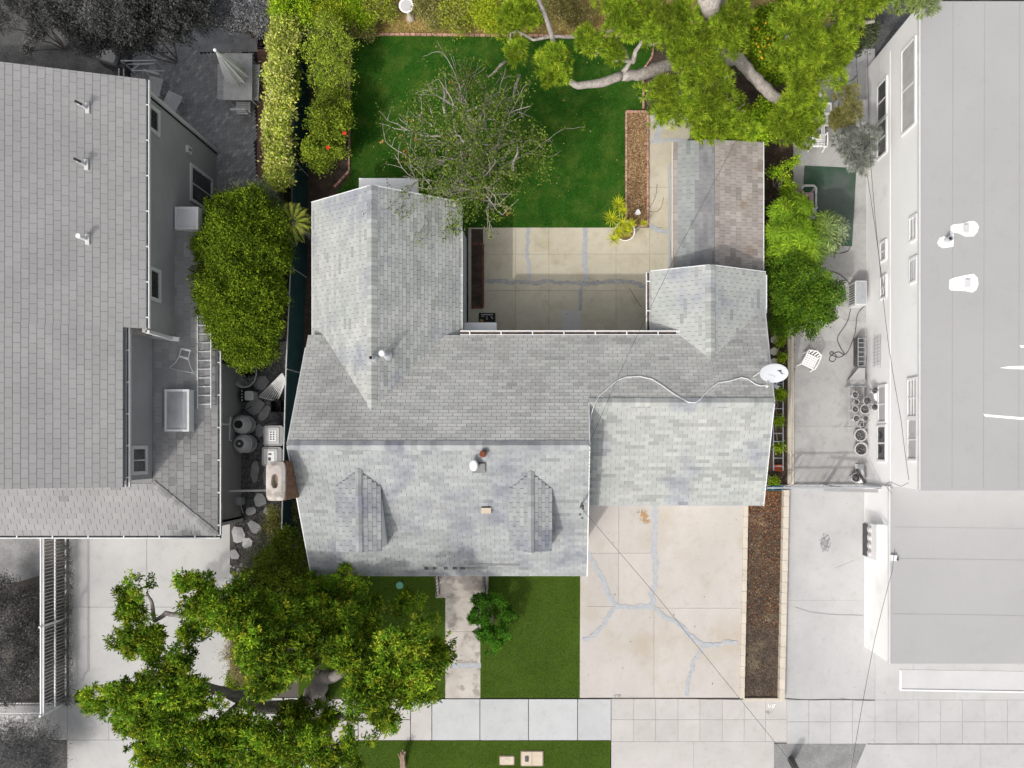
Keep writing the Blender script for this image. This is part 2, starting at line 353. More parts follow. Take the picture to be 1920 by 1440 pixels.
# ---------------------------------------------------------------- foliage
GAIN = 1.7
def npmesh(name, verts, nf, cols, m='leaf', gain=None):
    me = bpy.data.meshes.new(name); me.vertices.add(nf*4); me.vertices.foreach_set('co', verts.astype(np.float32).ravel())
    me.loops.add(nf*4); me.loops.foreach_set('vertex_index', np.arange(nf*4, dtype=np.int32))
    me.polygons.add(nf); me.polygons.foreach_set('loop_start', np.arange(0, nf*4, 4, dtype=np.int32))
    try: me.polygons.foreach_set('loop_total', np.full(nf, 4, dtype=np.int32))
    except Exception: pass
    me.update(calc_edges=True)
    at = me.attributes.new('leafcol', 'FLOAT_COLOR', 'FACE')
    c4 = np.ones((nf,4), dtype=np.float32); c4[:,:3] = np.clip(cols*(gain or GAIN), 0, .8); at.data.foreach_set('color', c4.ravel())
    me.materials.append(M[m]); return me
def leafquads(c, d, L, Wd, rng, upb=.6, bend=.15):
    n = len(c); d = d/np.linalg.norm(d, axis=1, keepdims=True)
    nn = rng.normal(size=(n,3)); nn[:,2] = np.abs(nn[:,2])+upb; nn -= (nn*d).sum(1, keepdims=True)*d
    nn /= np.linalg.norm(nn, axis=1, keepdims=True)+1e-9
    s = np.cross(d, nn)
    L = np.asarray(L).reshape(-1,1)*np.ones((n,1)); Wd = np.asarray(Wd).reshape(-1,1)*np.ones((n,1))
    v = np.empty((n,4,3)); v[:,0] = c-d*L/2; v[:,1] = c+s*Wd/2+nn*Wd*bend; v[:,2] = c+d*L/2; v[:,3] = c-s*Wd/2+nn*Wd*bend
    return v
def lob(px, py, h, rpx, sz=.7, sy=1.0):
    c = U(px, py, h); r = rpx*(H-h)/F; return (c.x, c.y, c.z, r, r*sy, r*sz)
def clusters(lobes, ncl, rng, lo=.62, bottom=-.35, wob=.18, sub=0, perblob=14):
    if sub:                                                    # lobes carry rounded clumps, leaves sit on the clumps
        nb = max(8, ncl//perblob); c0, d0, i0 = clusters(lobes, nb, rng, max(.2, lo-.15), bottom, wob); rb = sub*rng.uniform(.55,1.35,nb)
        k = rng.choice(nb, ncl, p=rb**2/(rb**2).sum()); d = rng.normal(size=(ncl,3)); d[:,2] += .25; d /= np.linalg.norm(d, axis=1, keepdims=True)
        d[:,2] = np.where(d[:,2] < -.5, -d[:,2], d[:,2])
        return c0[k]+d*rb[k][:,None]*(.75+.3*rng.random((ncl,1)))*[1,1,.85], d, k
    A = np.array(lobes); w = A[:,3]*A[:,4]; w = w/w.sum(); idx = rng.choice(len(A), ncl, p=w)
    d = rng.normal(size=(ncl,3)); d /= np.linalg.norm(d, axis=1, keepdims=True); d[:,2] = np.where(d[:,2] < bottom, -d[:,2], d[:,2])
    f = lo+(1-lo)*rng.random((ncl,1))**.6
    f = f*(1+wob*np.sin(d[:,:1]*5+idx[:,None]*1.7)*np.cos(d[:,1:2]*6+idx[:,None]*2.3))
    return A[idx,:3]+d*f*A[idx,3:6], d, idx
def foliage(name, parent, lobes, ncl, per, cr, L, Wd, pal, seed=0, up=.6, lo=.62, outward=.5, jit=.18, flat=1.0, grad=None, wob=.18, label=None, kind='stuff', zmin=.02, sub=0, blobtone=.22, perblob=14):
    rng = np.random.default_rng(seed); cc, d, idx = clusters(lobes, ncl, rng, lo, wob=wob, sub=sub, perblob=perblob)
    n = ncl*per; ci = np.repeat(np.arange(ncl), per)
    off = rng.normal(size=(n,3))*cr*rng.uniform(.6,1.3,(ncl,1))[ci]; off[:,2] *= flat
    c = cc[ci]+off
    dr = off/(np.linalg.norm(off, axis=1, keepdims=True)+1e-9)*outward+rng.normal(size=(n,3))*.5+d[ci]*.3
    Ls = L*rng.uniform(.7,1.25,n); v = leafquads(c, dr, Ls, Wd*rng.uniform(.8,1.2,n), rng, up)
    pal = np.array(pal); t = pal[rng.integers(len(pal), size=ncl)]; t2 = pal[rng.integers(len(pal), size=n)]
    cols = (t[ci]*.65+t2*.35)*(1+jit*rng.normal(size=(n,1))).clip(.4,1.8)
    if sub: bt_ = (1+blobtone*rng.normal(size=idx.max()+1)).clip(.55,1.6); cols = cols*bt_[idx][ci][:,None]
    if grad: cols = grad(c, cols)
    ok = c[:,2] > zmin; v = v[ok]; cols = cols[ok]
    me = npmesh(name, v-np.array(OFF[parent.name]), len(v), cols)
    o = bpy.data.objects.new(name, me); COL.objects.link(o); o.parent = parent; OFF[o.name] = OFF[parent.name]
    return props(o, label, kind=kind)
def needles(name, parent, lobes, ntuft, per, L, Wd, pal, seed=0, lo=.55, grad=None, wob=.2, spread=.9, sub=.25):
    rng = np.random.default_rng(seed); cc, d, idx = clusters(lobes, ntuft, rng, lo, wob=wob, sub=sub, perblob=26)
    n = ntuft*per; ci = np.repeat(np.arange(ntuft), per)
    ax = d.copy(); ax[:,2] += .5; ax /= np.linalg.norm(ax, axis=1, keepdims=True)
    dr = ax[ci]+rng.normal(size=(n,3))*spread*.6; dr /= np.linalg.norm(dr, axis=1, keepdims=True)
    Ls = L*rng.uniform(.7,1.2,n); c = cc[ci]+dr*Ls[:,None]*.5
    v = leafquads(c, dr, Ls, Wd, rng, .8, 0)
    pal = np.array(pal); cols = (pal[rng.integers(len(pal), size=ntuft)][ci]*.6+pal[rng.integers(len(pal), size=n)]*.4)*(1+.15*rng.normal(size=(n,1))).clip(.5,1.7)*(1+.2*rng.normal(size=idx.max()+1)).clip(.6,1.5)[idx][ci][:,None]
    if grad: cols = grad(c, cols)
    me = npmesh(name, v-np.array(OFF[parent.name]), n, cols)
    o = bpy.data.objects.new(name, me); COL.objects.link(o); o.parent = parent; OFF[o.name] = OFF[parent.name]
    return props(o, kind='stuff')
def wobble(a, b, k, amp, rng):
    a, b = Vector(a), Vector(b); out = [a]
    for i in range(1, k):
        out.append(a.lerp(b, i/k)+Vector((rng.uniform(-1,1), rng.uniform(-1,1), rng.uniform(-1,1)))*amp)
    return out+[b]
def greyfade(x0, x1, amt=1.0):
    def g(c, cols):
        t = np.clip((c[:,0]-x0)/(x1-x0), 0, 1)[:,None]*amt; l = (cols*np.array([.35,.5,.15])).sum(1, keepdims=True)
        return cols*(1-t)+l*np.array([[1.0,1.02,.97]])*1.15*t
    return g
def shrub(name, label, cat, lobes, ncl, per, cr, L, Wd, pal, seed, group=None, stems=5, bark='bark', **kw):
    A = np.array(lobes); c = A[:,:3].mean(0); t = T(name, label, cat, (c[0], c[1], 0), group)
    rng = random.Random(seed); mb = MB()
    for i in range(stems):
        l = lobes[i%len(lobes)]; b = Vector((c[0]+rng.uniform(-.1,.1), c[1]+rng.uniform(-.1,.1), -.02))
        mb.tube(wobble(b, (l[0], l[1], l[2]), 4, .06, rng), [.035,.03,.025,.018,.008], 5)
    P('stem', mb, bark, t); foliage('foliage', t, lobes, ncl, per, cr, L, Wd, pal, seed, **kw); return t
# ================================================================ THE SETTING
def sheet(name, pix, m, z, label=None, kind='structure'):
    pts = [U(x, y, 0) for x, y in pix]; mb = MB(); mb.prism([(p.x, p.y) for p in pts], z-.05, z)
    return O(name, mb, m, label, kind=kind, loc=(pts[0].x, pts[0].y, z))
mb = MB(); mb.box(-120, 120, -120, 120, -.4, -.08); O('ground', mb, 'greysoil', kind='structure', loc=(0,0,-.08))
sheet('garden_soil', [(-200,-200),(340,-200),(340,60),(232,150),(232,420),(-200,420)], 'greysoil', .0)
sheet('gravel_bed', [(404,640),(540,640),(532,1110),(430,1110),(430,960),(404,960)], 'gravel', .0)
sheet('side_soil', [(532,-100),(592,-100),(592,1110),(532,1110)], 'mulchdk', -.004)
sheet('back_bank', [(590,-250),(1640,-250),(1600,100),(1600,66),(590,66)], 'bank', .004)
sheet('side_bed_soil', [(572,60),(660,60),(660,330),(630,362),(630,420),(572,420)], 'mulchdk', .008)
sheet('tree_bed_soil', [(1196,64),(1500,64),(1500,300),(1240,300),(1205,212),(1205,130)], 'mulchdk', .012)
sheet('east_side_soil', [(1420,262),(1495,262),(1487,930),(1420,930)], 'mulchdk', .0)
sheet('back_lawn', [(658,66),(1228,66),(1222,112),(1205,135),(1205,212),(1172,212),(1172,428),(870,428),(660,428),(630,362),(658,330)], 'lawn', .02)
sheet('front_lawn', [(560,1070),(835,1070),(835,1308),(560,1308)], 'lawn2', .02)
sheet('front_lawn', [(901,1070),(1091,1070),(1086,1308),(901,1308)], 'lawn2', .02)
sheet('parkway_lawn', [(640,1389),(1145,1389),(1142,1500),(640,1500)], 'lawn2', .02)
sheet('planting_strip', [(1402,900),(1467,900),(1458,1309),(1392,1309)], 'drysoil', .01)
sheet('parkway_dirt', [(1451,1394),(1624,1394),(1588,1480),(1451,1480)], 'asphalt', .012)
sheet('left_garden_soil', [(-200,1000),(131,1000),(133,1320),(85,1320),(-200,1316)], 'greysoil', .004)
sheet('left_yard_paving', [(-200,1002),(80,1002),(80,1078),(30,1092),(-200,1085)], 'asphalt', .03)
sheet('left_parkway_soil', [(-200,1388),(127,1388),(108,1440),(90,1500),(-200,1500)], 'greysoil', .014)

def slabs(name, cells, m, z=.03, gap=.012, jit=.003, slant=None, base='crack', piece='slab', mats=None):
    """a paved area: one thin joint bed with every slab its own child"""
    xs = [c[0] for c in cells]+[c[2] for c in cells]; ys = [c[1] for c in cells]+[c[3] for c in cells]
    a, b = U(min(xs), max(ys)), U(max(xs), min(ys))
    mb = MB(); mb.box(a.x+.03, b.x-.03, a.y+.03, b.y-.03, -.05, z-.022)
    o = O(name, mb, base, kind='structure', loc=(a.x, a.y, 0))
    for i, c in enumerate(cells):
        p, q = U(c[0], c[3]), U(c[2], c[1]); mb = MB(); t = z+random.uniform(-jit, jit)
        mb.box(p.x+gap/2, q.x-gap/2, p.y+gap/2, q.y-gap/2, -.04, t)
        P(piece, mb, c[4] if len(c) > 4 else m, o)
    return o
def cells(xs, ys, *m): return [(xs[i], ys[j], xs[i+1], ys[j+1], *m) for i in range(len(xs)-1) for j in range(len(ys)-1)]
# front sidewalk: bluish new squares, older pinkish squares
slabs('sidewalk', [(600,1310,672,1349,'conc_pink'),(672,1310,735,1349,'conc_pink'),(735,1310,770,1349,'conc_pink'),(770,1310,810,1388,'conc_pink'),(600,1349,672,1388,'conc_pink'),(672,1349,770,1388,'conc_pink'),
  (810,1310,900,1388),(900,1310,991,1388),(991,1310,1083,1388),(1083,1310,1146,1388)], 'conc_side', z=.034, gap=.03)
slabs('sidewalk', cells([1146,1188,1229,1271,1312,1354,1395,1435,1475], [1310,1349,1390], 'conc_pink')+
  cells([1475,1516,1557,1598,1640,1681,1722,1763,1804,1846,1888,1960], [1312,1353,1394], 'conc_grey'), 'conc_grey', gap=.010, base='graycrack')
slabs('driveway_apron', [(1146,1390,1300,1480),(1300,1390,1451,1480)], 'conc_pink', gap=.006)
slabs('neighbour_apron', [(1624,1395,1756,1500),(1756,1395,1837,1500),(1837,1395,1980,1500)], 'conc_grey', gap=.01)
mb = MB(); w = [U(*p) for p in ((1587,1480),(1624,1394),(1626,1394),(1626,1480))]; mb.prism([(p.x,p.y) for p in w], 0, .03); O('apron_flare', mb, 'conc_grey', kind='structure')
# left neighbour's concrete
slabs('neighbour_driveway', cells([130,276,432], [950,1138,1308])+cells([127,205,276,400,560], [1308,1387])+cells([-80,46,127], [1322,1387])+[(127,1387,276,1500),(276,1387,640,1500),(400,1308,600,1387)], 'conc_left', gap=.012)
# main driveway
slabs('driveway', [(1100,930,1160,1037),(1160,930,1226,1037),(1100,1037,1160,1137),(1160,1037,1226,1137),(1092,1137,1226,1308),(1226,930,1398,1140),(1226,1140,1392,1308)], 'conc', gap=.009)
mb = MB(); w = [U(*p) for p in ((1088,1080),(1101,1080),(1101,1308),(1087,1308))]; mb.prism([(p.x,p.y) for p in w], -.02, .0265); O('driveway_edge', mb, 'conc', kind='structure')
# front walk
slabs('front_walk', [(835,1118,901,1184),(835,1184,901,1244),(835,1252,901,1309)], 'conc_walk', gap=.01)
mb = MB(); a, b = U(834,1252), U(902,1243); mb.box(a.x, b.x, a.y, b.y, 0, .036); O('walk_sealant', mb, 'seal', kind='structure')
# courtyard
slabs('courtyard', cells([878,967,1029,1155,1218,1262], [427,477,545,640])+[(1217,212,1304,352),(1217,352,1304,427)], 'conc_court', gap=.008)
mb = MB(); a, b = U(1053,626), U(1088,582); mb.box(a.x,b.x,a.y,b.y,.02,.037); O('concrete_patch', mb, 'conc_pink', kind='structure')
# alley and side yard of the white building
slabs('side_yard', cells([1487,1640], [92,250,420,640,800,918], 'conc_alley'), 'conc_alley', gap=.004, base='conc_alley')
slabs('alley', [(1470,914,1640,1125),(1470,1125,1640,1312),(1640,1190,1712,1312),(1712,1240,1790,1312),(1790,1240,1980,1312)], 'conc_grey', gap=.006, base='conc_alley')
# sealed cracks: wobbling raised bands
def band(pix, w, m, z, name='crack_sealant', seed=0, step=.07, rag=.42):
    rng = random.Random(seed); pts = [U(x, y, 0) for x, y in pix]; P_ = [pts[0]]
    for a, b in zip(pts, pts[1:]):
        k = max(1, int((b-a).length/step)); P_ += [a.lerp(b, (i+1)/k) for i in range(k)]
    vs = []; wo = 0
    for i, p in enumerate(P_):
        d = (P_[min(i+1,len(P_)-1)]-P_[max(i-1,0)]).normalized(); s = Vector((-d.y, d.x, 0)); wo = wo*.7+rng.uniform(-1,1)*w*.18
        vs += [p+s*(w/2*(1+rng.uniform(-rag,rag))+wo), p-s*(w/2*(1+rng.uniform(-rag,rag))-wo)]
    vs = [(v.x, v.y, z) for v in vs]; n = len(vs)//2; mb = MB()
    mb.add(vs+[(v[0],v[1],z-.012) for v in vs], [(2*i,2*i+1,2*i+3,2*i+2) for i in range(n-1)]+[(2*i,2*i+2,2*n+2*i+2,2*n+2*i) for i in range(n-1)]+[(2*i+3,2*i+1,2*n+2*i+1,2*n+2*i+3) for i in range(n-1)])
    return O(name, mb, m, kind='structure')
for i, (p, w) in enumerate([([(1228,946),(1225,1030),(1228,1085),(1222,1135)], .20), ([(1101,1034),(1125,1075),(1142,1115),(1153,1137)], .17), ([(1153,1137),(1190,1139),(1226,1136)], .16),
    ([(1153,1137),(1135,1168),(1115,1188),(1092,1199)], .14), ([(1226,1136),(1245,1158),(1275,1172),(1300,1198),(1320,1210)], .17), ([(1320,1210),(1350,1208),(1382,1203)], .16), ([(1320,1210),(1300,1240),(1292,1275),(1286,1303)], .13)]):
    band(p, w, 'seal', .038+.0015*i, seed=i)
for i, (p, w) in enumerate([([(989,428),(990,480),(992,524)], .13), ([(1098,428),(1097,470),(1098,528)], .17), ([(909,529),(985,529),(1090,531),(1180,527),(1198,531),(1217,541)], .15), ([(1092,530),(1089,560),(1087,583)], .13), ([(1219,268),(1245,264),(1296,266)], .12), ([(1219,424),(1238,432),(1258,437)], .14), ([(1225,214),(1236,235),(1228,264)], .18)]):
    band(p, w, 'sealdark' if i in (2,3) else 'seal', .038+.0015*i, seed=20+i)
for i, (p, w, m) in enumerate([([(1470,1309),(1520,1312),(1585,1311),(1640,1313)], .03, 'crack'), ([(1490,1138),(1520,1148),(1560,1152),(1617,1154)], .02, 'graycrack'), ([(1565,1065),(1590,1055),(1600,1050)], .015, 'graycrack'),
    ([(1545,560),(1560,590),(1590,600),(1618,603)], .02, 'graycrack'), ([(1555,575),(1580,560),(1600,580)], .015, 'graycrack'), ([(1540,520),(1570,512),(1600,518)], .02, 'graycrack'), ([(1146,1309),(1230,1309),(1395,1311)], .025, 'crack'), ([(1180,540),(1190,558),(1203,577)], .015, 'crack')]):
    band(p, w, m, .039, 'crack', seed=50+i, rag=.5, step=.2)
# stains on the slabs (shapes of their own, flat)
def stain(name, cx, cy, rx, ry, m, z, seed, ang=0):
    rng = random.Random(seed); c = U(cx, cy); k = 22; mb = MB(); f = [rng.uniform(.6,1.15) for _ in range(k)]
    f = [(f[i]+f[i-1]+f[(i+1)%k])/3+rng.uniform(-.08,.08) for i in range(k)]
    pts = []
    for i in range(k):
        t = 2*math.pi*i/k; x, y = rx/50*f[i]*math.cos(t), ry/50*f[i]*math.sin(t); pts.append((c.x+x*math.cos(ang)-y*math.sin(ang), c.y+x*math.sin(ang)+y*math.cos(ang)))
    mb.prism(pts, z-.003, z); return O(name, mb, m, kind='structure')
def splat(name, cx, cy, rx, ry, m, z, seed, ang=0, n=26):
    rng = random.Random(seed); mb = MB(); c = U(cx, cy)
    for j in range(n):
        a = rng.uniform(0, 6.28); r = rng.random()**.8; x, y = rx/50*r*math.cos(a), ry/50*r*math.sin(a); s = rng.uniform(.012,.05)*(1.25-r)
        q = (c.x+x*math.cos(ang)-y*math.sin(ang), c.y+x*math.sin(ang)+y*math.cos(ang)); k = 7
        mb.prism([(q[0]+s*rng.uniform(.6,1.2)*math.cos(6.283*i/k), q[1]+s*rng.uniform(.6,1.2)*math.sin(6.283*i/k)) for i in range(k)], z-.002, z+j*.00015)
    return O(name, mb, m, kind='structure')
splat('oil_stain', 1546, 1018, 11, 19, 'oil', .036, 3, n=170)
splat('rust_stain', 1207, 968, 11, 20, 'rusty', .036, 5, .55, n=130)
splat('scuff_mark', 1440, 1336, 9, 5, 'graycrack', .036, 8, n=14)
splat('scuff_mark', 1577, 1311, 12, 3, 'graycrack', .036, 9, n=20)
splat('scuff_mark', 1160, 1304, 12, 3, 'oil', .036, 10, n=20)
# painted marking on the sidewalk: three white hand-sprayed characters
mb = MB()
def stroke(mb, pts, w, z, t=.003):
    for a, b in zip(pts, pts[1:]):
        a, b = Vector((*a, z)), Vector((*b, z)); mb.bar(a, b, w, t)
def gl(px, py): c = U(px, py); return (c.x, c.y)
stroke(mb, [gl(1440,1320),gl(1441,1325),gl(1443,1327),gl(1444,1324),gl(1444,1321)], .022, .037)
stroke(mb, [gl(1446,1321),gl(1449,1321),gl(1447,1323),gl(1450,1325),gl(1446,1327)], .022, .0375)
stroke(mb, [gl(1449,1320),gl(1454,1320)], .022, .038); stroke(mb, [gl(1452,1320),gl(1449,1327)], .022, .0385)
O('sprayed_marking', mb, 'roofwhite', kind='structure')

# grass blades over the turf (nobody could count them)
def blades(name, polys, dens, seed, pal, z=.02, L=.05):
    rng = np.random.default_rng(seed); C_ = []
    for pix in polys:
        pts = [U(x, y) for x, y in pix]; x0, x1 = min(p.x for p in pts), max(p.x for p in pts); y0, y1 = min(p.y for p in pts), max(p.y for p in pts)
        n = int((x1-x0)*(y1-y0)*dens); c = np.stack([rng.uniform(x0,x1,n), rng.uniform(y0,y1,n), np.full(n, z+.012)], 1)
        C_.append(c)
    c = np.concatenate(C_); n = len(c); d = rng.normal(size=(n,3)); d[:,2] = np.abs(d[:,2])*.6+.25
    v = leafquads(c, d, L*rng.uniform(.6,1.2,n), .012, rng, .2); pal = np.array(pal)
    me = npmesh(name, v, n, pal[rng.integers(len(pal), size=n)]*(1+.15*rng.normal(size=(n,1))).clip(.4,1.6))
    o = bpy.data.objects.new(name, me); COL.objects.link(o); return props(o, 'short green artificial turf blades of the lawns', 'grass', kind='stuff')
R4 = lambda a,b,c,d: [(a,b),(c,b),(c,d),(a,d)]
blades('turf', [R4(662,70,1170,340), R4(885,340,1170,426), R4(1172,70,1200,208), R4(640,330,800,360)], 900, 1, [(.04,.12,.02),(.03,.09,.015),(.055,.14,.025),(.022,.07,.012)])
blades('turf', [R4(592,1084,833,1306), R4(904,1084,1084,1306), R4(652,1391,1141,1445)], 900, 2, [(.07,.125,.035),(.05,.095,.025),(.085,.14,.04),(.04,.08,.02)])
# mulch chips and dry leaves
def chips(name, label, pix, n, seed, pal, L=.09, Wd=.035, z=.02, gain=1.0, fade=0):
    rng = np.random.default_rng(seed); pts = [U(x, y) for x, y in pix]; x0, x1 = min(p.x for p in pts), max(p.x for p in pts); y0, y1 = min(p.y for p in pts), max(p.y for p in pts)
    c = np.stack([rng.uniform(x0,x1,n), y1-(y1-y0)*rng.random(n)**(1+fade), z+rng.random(n)*.02], 1); d = rng.normal(size=(n,3)); d[:,2] *= .15
    v = leafquads(c, d, L*rng.uniform(.4,1.2,n), Wd*rng.uniform(.5,1.2,n), rng, 3, .05); pal = np.array(pal)
    me = npmesh(name, v, n, pal[rng.integers(len(pal), size=n)]*(1+.2*rng.normal(size=(n,1))).clip(.4,1.6), gain=gain)
    o = bpy.data.objects.new(name, me); COL.objects.link(o); return props(o, label, 'mulch', kind='stuff')
DRY = [(.30,.19,.09),(.20,.11,.05),(.38,.26,.14),(.12,.07,.04),(.42,.33,.2)]
chips('mulch_chips', 'brown wood chips filling the brick-edged bed beside the patio', R4(1177,214,1212,420), 3000, 3, [(.50,.33,.16),(.36,.21,.10),(.62,.45,.25),(.22,.12,.06),(.55,.42,.26)], z=.05)
chips('leaf_litter', 'reddish dry leaves on the strip beside the driveway near the garage', R4(1404,922,1464,1180), 3000, 4, [(.32,.13,.05),(.20,.08,.04),(.40,.24,.13),(.1,.06,.04)], fade=1.2)
chips('dry_grass', 'dead straw-like grass over the strip beside the driveway', R4(1396,1000,1462,1306), 5000, 5, [(.16,.12,.08),(.1,.075,.055),(.22,.17,.11),(.05,.04,.035)], .12, .012)
chips('leaf_litter', 'golden dry leaves and straw scattered over the back bank', R4(600,-20,1200,62), 9000, 6, [(.35,.25,.08),(.45,.34,.14),(.25,.16,.06),(.2,.2,.05)], .1, .03, gain=1.5)
chips('gravel', 'dark grey gravel chips between the left house and the fence', R4(437,660,530,1100), 8000, 7, [(.10,.10,.10),(.2,.2,.2),(.3,.3,.3),(.06,.06,.06)], .06, .045)
chips('leaf_litter', 'dark fallen leaves in the strip beside the brown shed roof', R4(1432,266,1490,700), 2500, 8, [(.12,.07,.045),(.08,.05,.035),(.05,.035,.03)])
chips('fallen_leaves', 'a few dry leaves scattered over the back lawn', R4(670,75,1165,420), 70, 9, [(.45,.33,.12),(.3,.2,.08),(.5,.45,.2)], .09, .05, z=.045)
chips('fallen_leaves', 'a few dry leaves scattered on the patio and driveway', R4(890,430,1395,1300), 70, 10, [(.25,.17,.08),(.15,.1,.06)], .07, .04, z=.04)
# herringbone-like brick patio of the left neighbour
mb = MB(); a, b = U(225,410), U(502,58); mb.box(a.x, b.x, a.y, b.y, -.04, .012); pat = O('brick_patio', mb, 'paverbase', kind='structure', loc=(a.x,a.y,0))
mbp = MB(); rng = random.Random(4); bw, bl = .1, .2; ca = math.radians(40)
for i in range(-150, 150):
    for j in range(-90, 90):
        u, v = i*bw, j*bl+(i%2)*bl/2; x = (a.x+b.x)/2+u*math.cos(ca)-v*math.sin(ca)*-1; y = (a.y+b.y)/2+u*math.sin(ca)*-1+v*math.cos(ca)
        if a.x+.45 < x < b.x-.45 and a.y+.1 < y < b.y-.80:
            mt = Matrix.Translation((x,y,0)) @ Matrix.Rotation(-ca, 4, 'Z')
            q = rng.random(); mbp.box(-bw/2+.004, bw/2-.004, -bl/2+.004, bl/2-.004, .0, .03+rng.uniform(-.002,.002), rng.uniform(.85,1.15) if q > .12 else rng.uniform(1.2,1.5), mt)
P('paver_field', mbp, 'paver', pat, kind='stuff', tone=True)
mbp = MB()
for k in range(int((b.x-a.x)/.2)):
    for r in range(4): mbp.box(a.x+k*.2+.004, a.x+k*.2+.196, b.y-.1-.2*r+.004-.1, b.y-.1-.2*r+.096, 0, .03, rng.uniform(.85,1.15)); mbp.box(a.x+k*.2+.104, a.x+k*.2+.296, b.y-.2*r+.004-.1, b.y-.2*r+.096, 0, .031, rng.uniform(.85,1.15))
P('border_paver_field', mbp, 'paver', pat, kind='stuff', tone=True)
mbp = MB()
for k in range(int((b.y-a.y)/.1)): mbp.box(b.x-.38, b.x-.02, a.y+k*.1+.004, a.y+k*.1+.096, 0, .031)
P('red_paver_field', mbp, 'redpaver', pat, kind='stuff')
# ================================================================ MAIN HOUSE
xl, xr = -8.37, .90; s_ = .56; RZ = 5.4
house = T('house', 'single-storey house under a pale grey-green shingle roof with wings round a courtyard', 'house', (-3,0,0))
def wallbox(parent, x0, x1, y0, y1, z0, z1, m='stucco'):
    mb = MB(); mb.box(x0,x1,y0,y1,z0,z1); return P('wall', mb, m, parent)
# main volume, gable walls follow the roof
def gablewall(parent, pts, axis, t, m):                     # pts (horizontal, z) polygon; axis 'x' -> plane x=const from t[0] to t[1]
    mb = MB(); n = len(pts)
    f = (lambda h, z, q: (q, h, z)) if axis == 'x' else (lambda h, z, q: (h, q, z))
    vs = [f(h, z, t[0]) for h, z in pts]+[f(h, z, t[1]) for h, z in pts]
    mb.add(vs, [tuple(range(n)), tuple(range(2*n-1, n-1, -1))]+[(i, n+i, n+(i+1)%n, (i+1)%n) for i in range(n)]); return P('wall', mb, m, parent)
gablewall(house, [(-3.95,0),(3.4,0),(3.4,3.3),(0,5.2),(-3.95,3.0)], 'x', (xl+.25, xl+.45), 'stucco')
gablewall(house, [(-3.95,0),(3.4,0),(3.4,3.3),(0,5.2),(-3.95,3.0)], 'x', (xr-.35, xr-.18), 'stucco')
wallbox(house, xl+.25, xr-.18, -3.95, -3.8, 0, 3.0); wallbox(house, -3.2, 3.4, 3.3, 3.45, 0, 3.2)
wallbox(house, -3.66, -3.5, 3.4, 7.9, 0, 2.98, 'stucco'); wallbox(house, -8.1, -7.95, 3.4, 7.9, 0, 2.98)
gablewall(house, [(-8.1,0),(-3.5,0),(-3.5,2.95),(-5.94,4.6),(-8.1,2.95)], 'y', (7.9, 7.75), 'stucco')
wallbox(house, 3.35, 3.5, 3.3, 5.6, 0, 2.85); wallbox(house, 6.6, 6.75, -1.6, 5.6, 0, 2.7)
gablewall(house, [(3.35,0),(6.75,0),(6.75,2.75),(4.93,3.6),(3.35,2.85)], 'y', (5.6, 5.45), 'stucco')
wallbox(house, .9, 6.6, -1.62, -1.5, 0, 3.2)
mb = MB(); mb.box(1.5, 6.2, -1.66, -1.63, .05, 2.4); P('garage_door', mb, 'white', house)
mb = MB(); mb.box(-4.6,-3.7,-4.0,-3.96,.55,2.6); P('front_door', mb, 'wood', house)
for wx in (-7.4, -2.4, -1.0):
    mb = MB(); mb.box(wx-.5,wx+.5,-4.0,-3.96,1.3,2.5); w = P('window', mb, 'white', house); mb = MB(); mb.box(wx-.42,wx+.42,-4.02,-4.001,1.38,2.42); P('pane', mb, 'glass', w)
# decks (roof boards under the shingles)
roof = MB(); t = .12
roof.slab([(xl,-4.37,3.0),(xr,-4.37,3.0),(xr,0,RZ),(xl,0,RZ)], t)
roof.slab([(xl,3.65,RZ-s_*3.65),(xr,3.65,RZ-s_*3.65),(xr,0,RZ),(xl,0,RZ)], t)
gy = 1.353; gz = RZ-s_*gy
roof.slab([(xr,3.65,RZ-s_*3.65),(4.93,3.65,RZ-s_*3.65),(4.93,gy,gz),(xr,gy,gz)], t)
roof.slab([(4.93,4.8,RZ-s_*4.8),(6.95,4.8,RZ-s_*4.8),(6.76,gy,gz),(4.93,gy,gz)], t)
roof.slab([(xr,-1.96,3.3),(6.76,-1.96,3.3),(6.76,gy,gz),(xr,gy,gz)], t)
roofo = P('roof', roof, 'deck', house)
R_ = Roof(house, roofo, 300)
sh = 'shingle'; E, TW = .127, .305
sl_ = math.hypot(4.37, 2.4); vS = Vector((0,4.37,2.4)); vN = Vector((0,-1,s_))
R_.plane((xl-.02,-4.40,2.985), (1,0,0), vS, [(0,0),(xr-xl+.04,0),(xr-xl+.04,sl_+.02),(0,sl_+.02)], E, TW, 'shingle_south', 1, amp=.2, dark=.07)
lN = math.hypot(1, s_); N0 = Vector((0,0,0))
def nplane(x0, x1, y0, y1, seed):                             # north-slope rectangle from eave y1 up to y0
    o = Vector((x1, y1, RZ-s_*y1)); R_.plane(o, (-1,0,0), vN, [(0,0),(x1-x0,0),(x1-x0,(y1-y0)*lN),(0,(y1-y0)*lN)], E, TW, 'shingle_olive', seed, amp=.2, dark=.05)
nplane(xl-.02, xr, 0, 3.67, 2); nplane(xr, 4.93, gy, 3.67, 3)
o = Vector((7.0, 4.826, RZ-s_*4.826)); R_.plane(o, (-1,0,0), vN, [(0.03,0),(2.07,0),(2.07,(4.826-gy)*lN),(.22,(4.826-gy)*lN)], E, TW, 'shingle_olive', 4, amp=.2, dark=.05)
vG = Vector((0, gy+1.96, gz-3.3)); lG = vG.length
R_.plane((xr+.0,-1.99,3.288), (1,0,0), vG, [(0,0),(6.80-xr,0),(6.78-xr,lG),(0,lG)], E, TW, sh, 5, amp=.18, dark=.18)
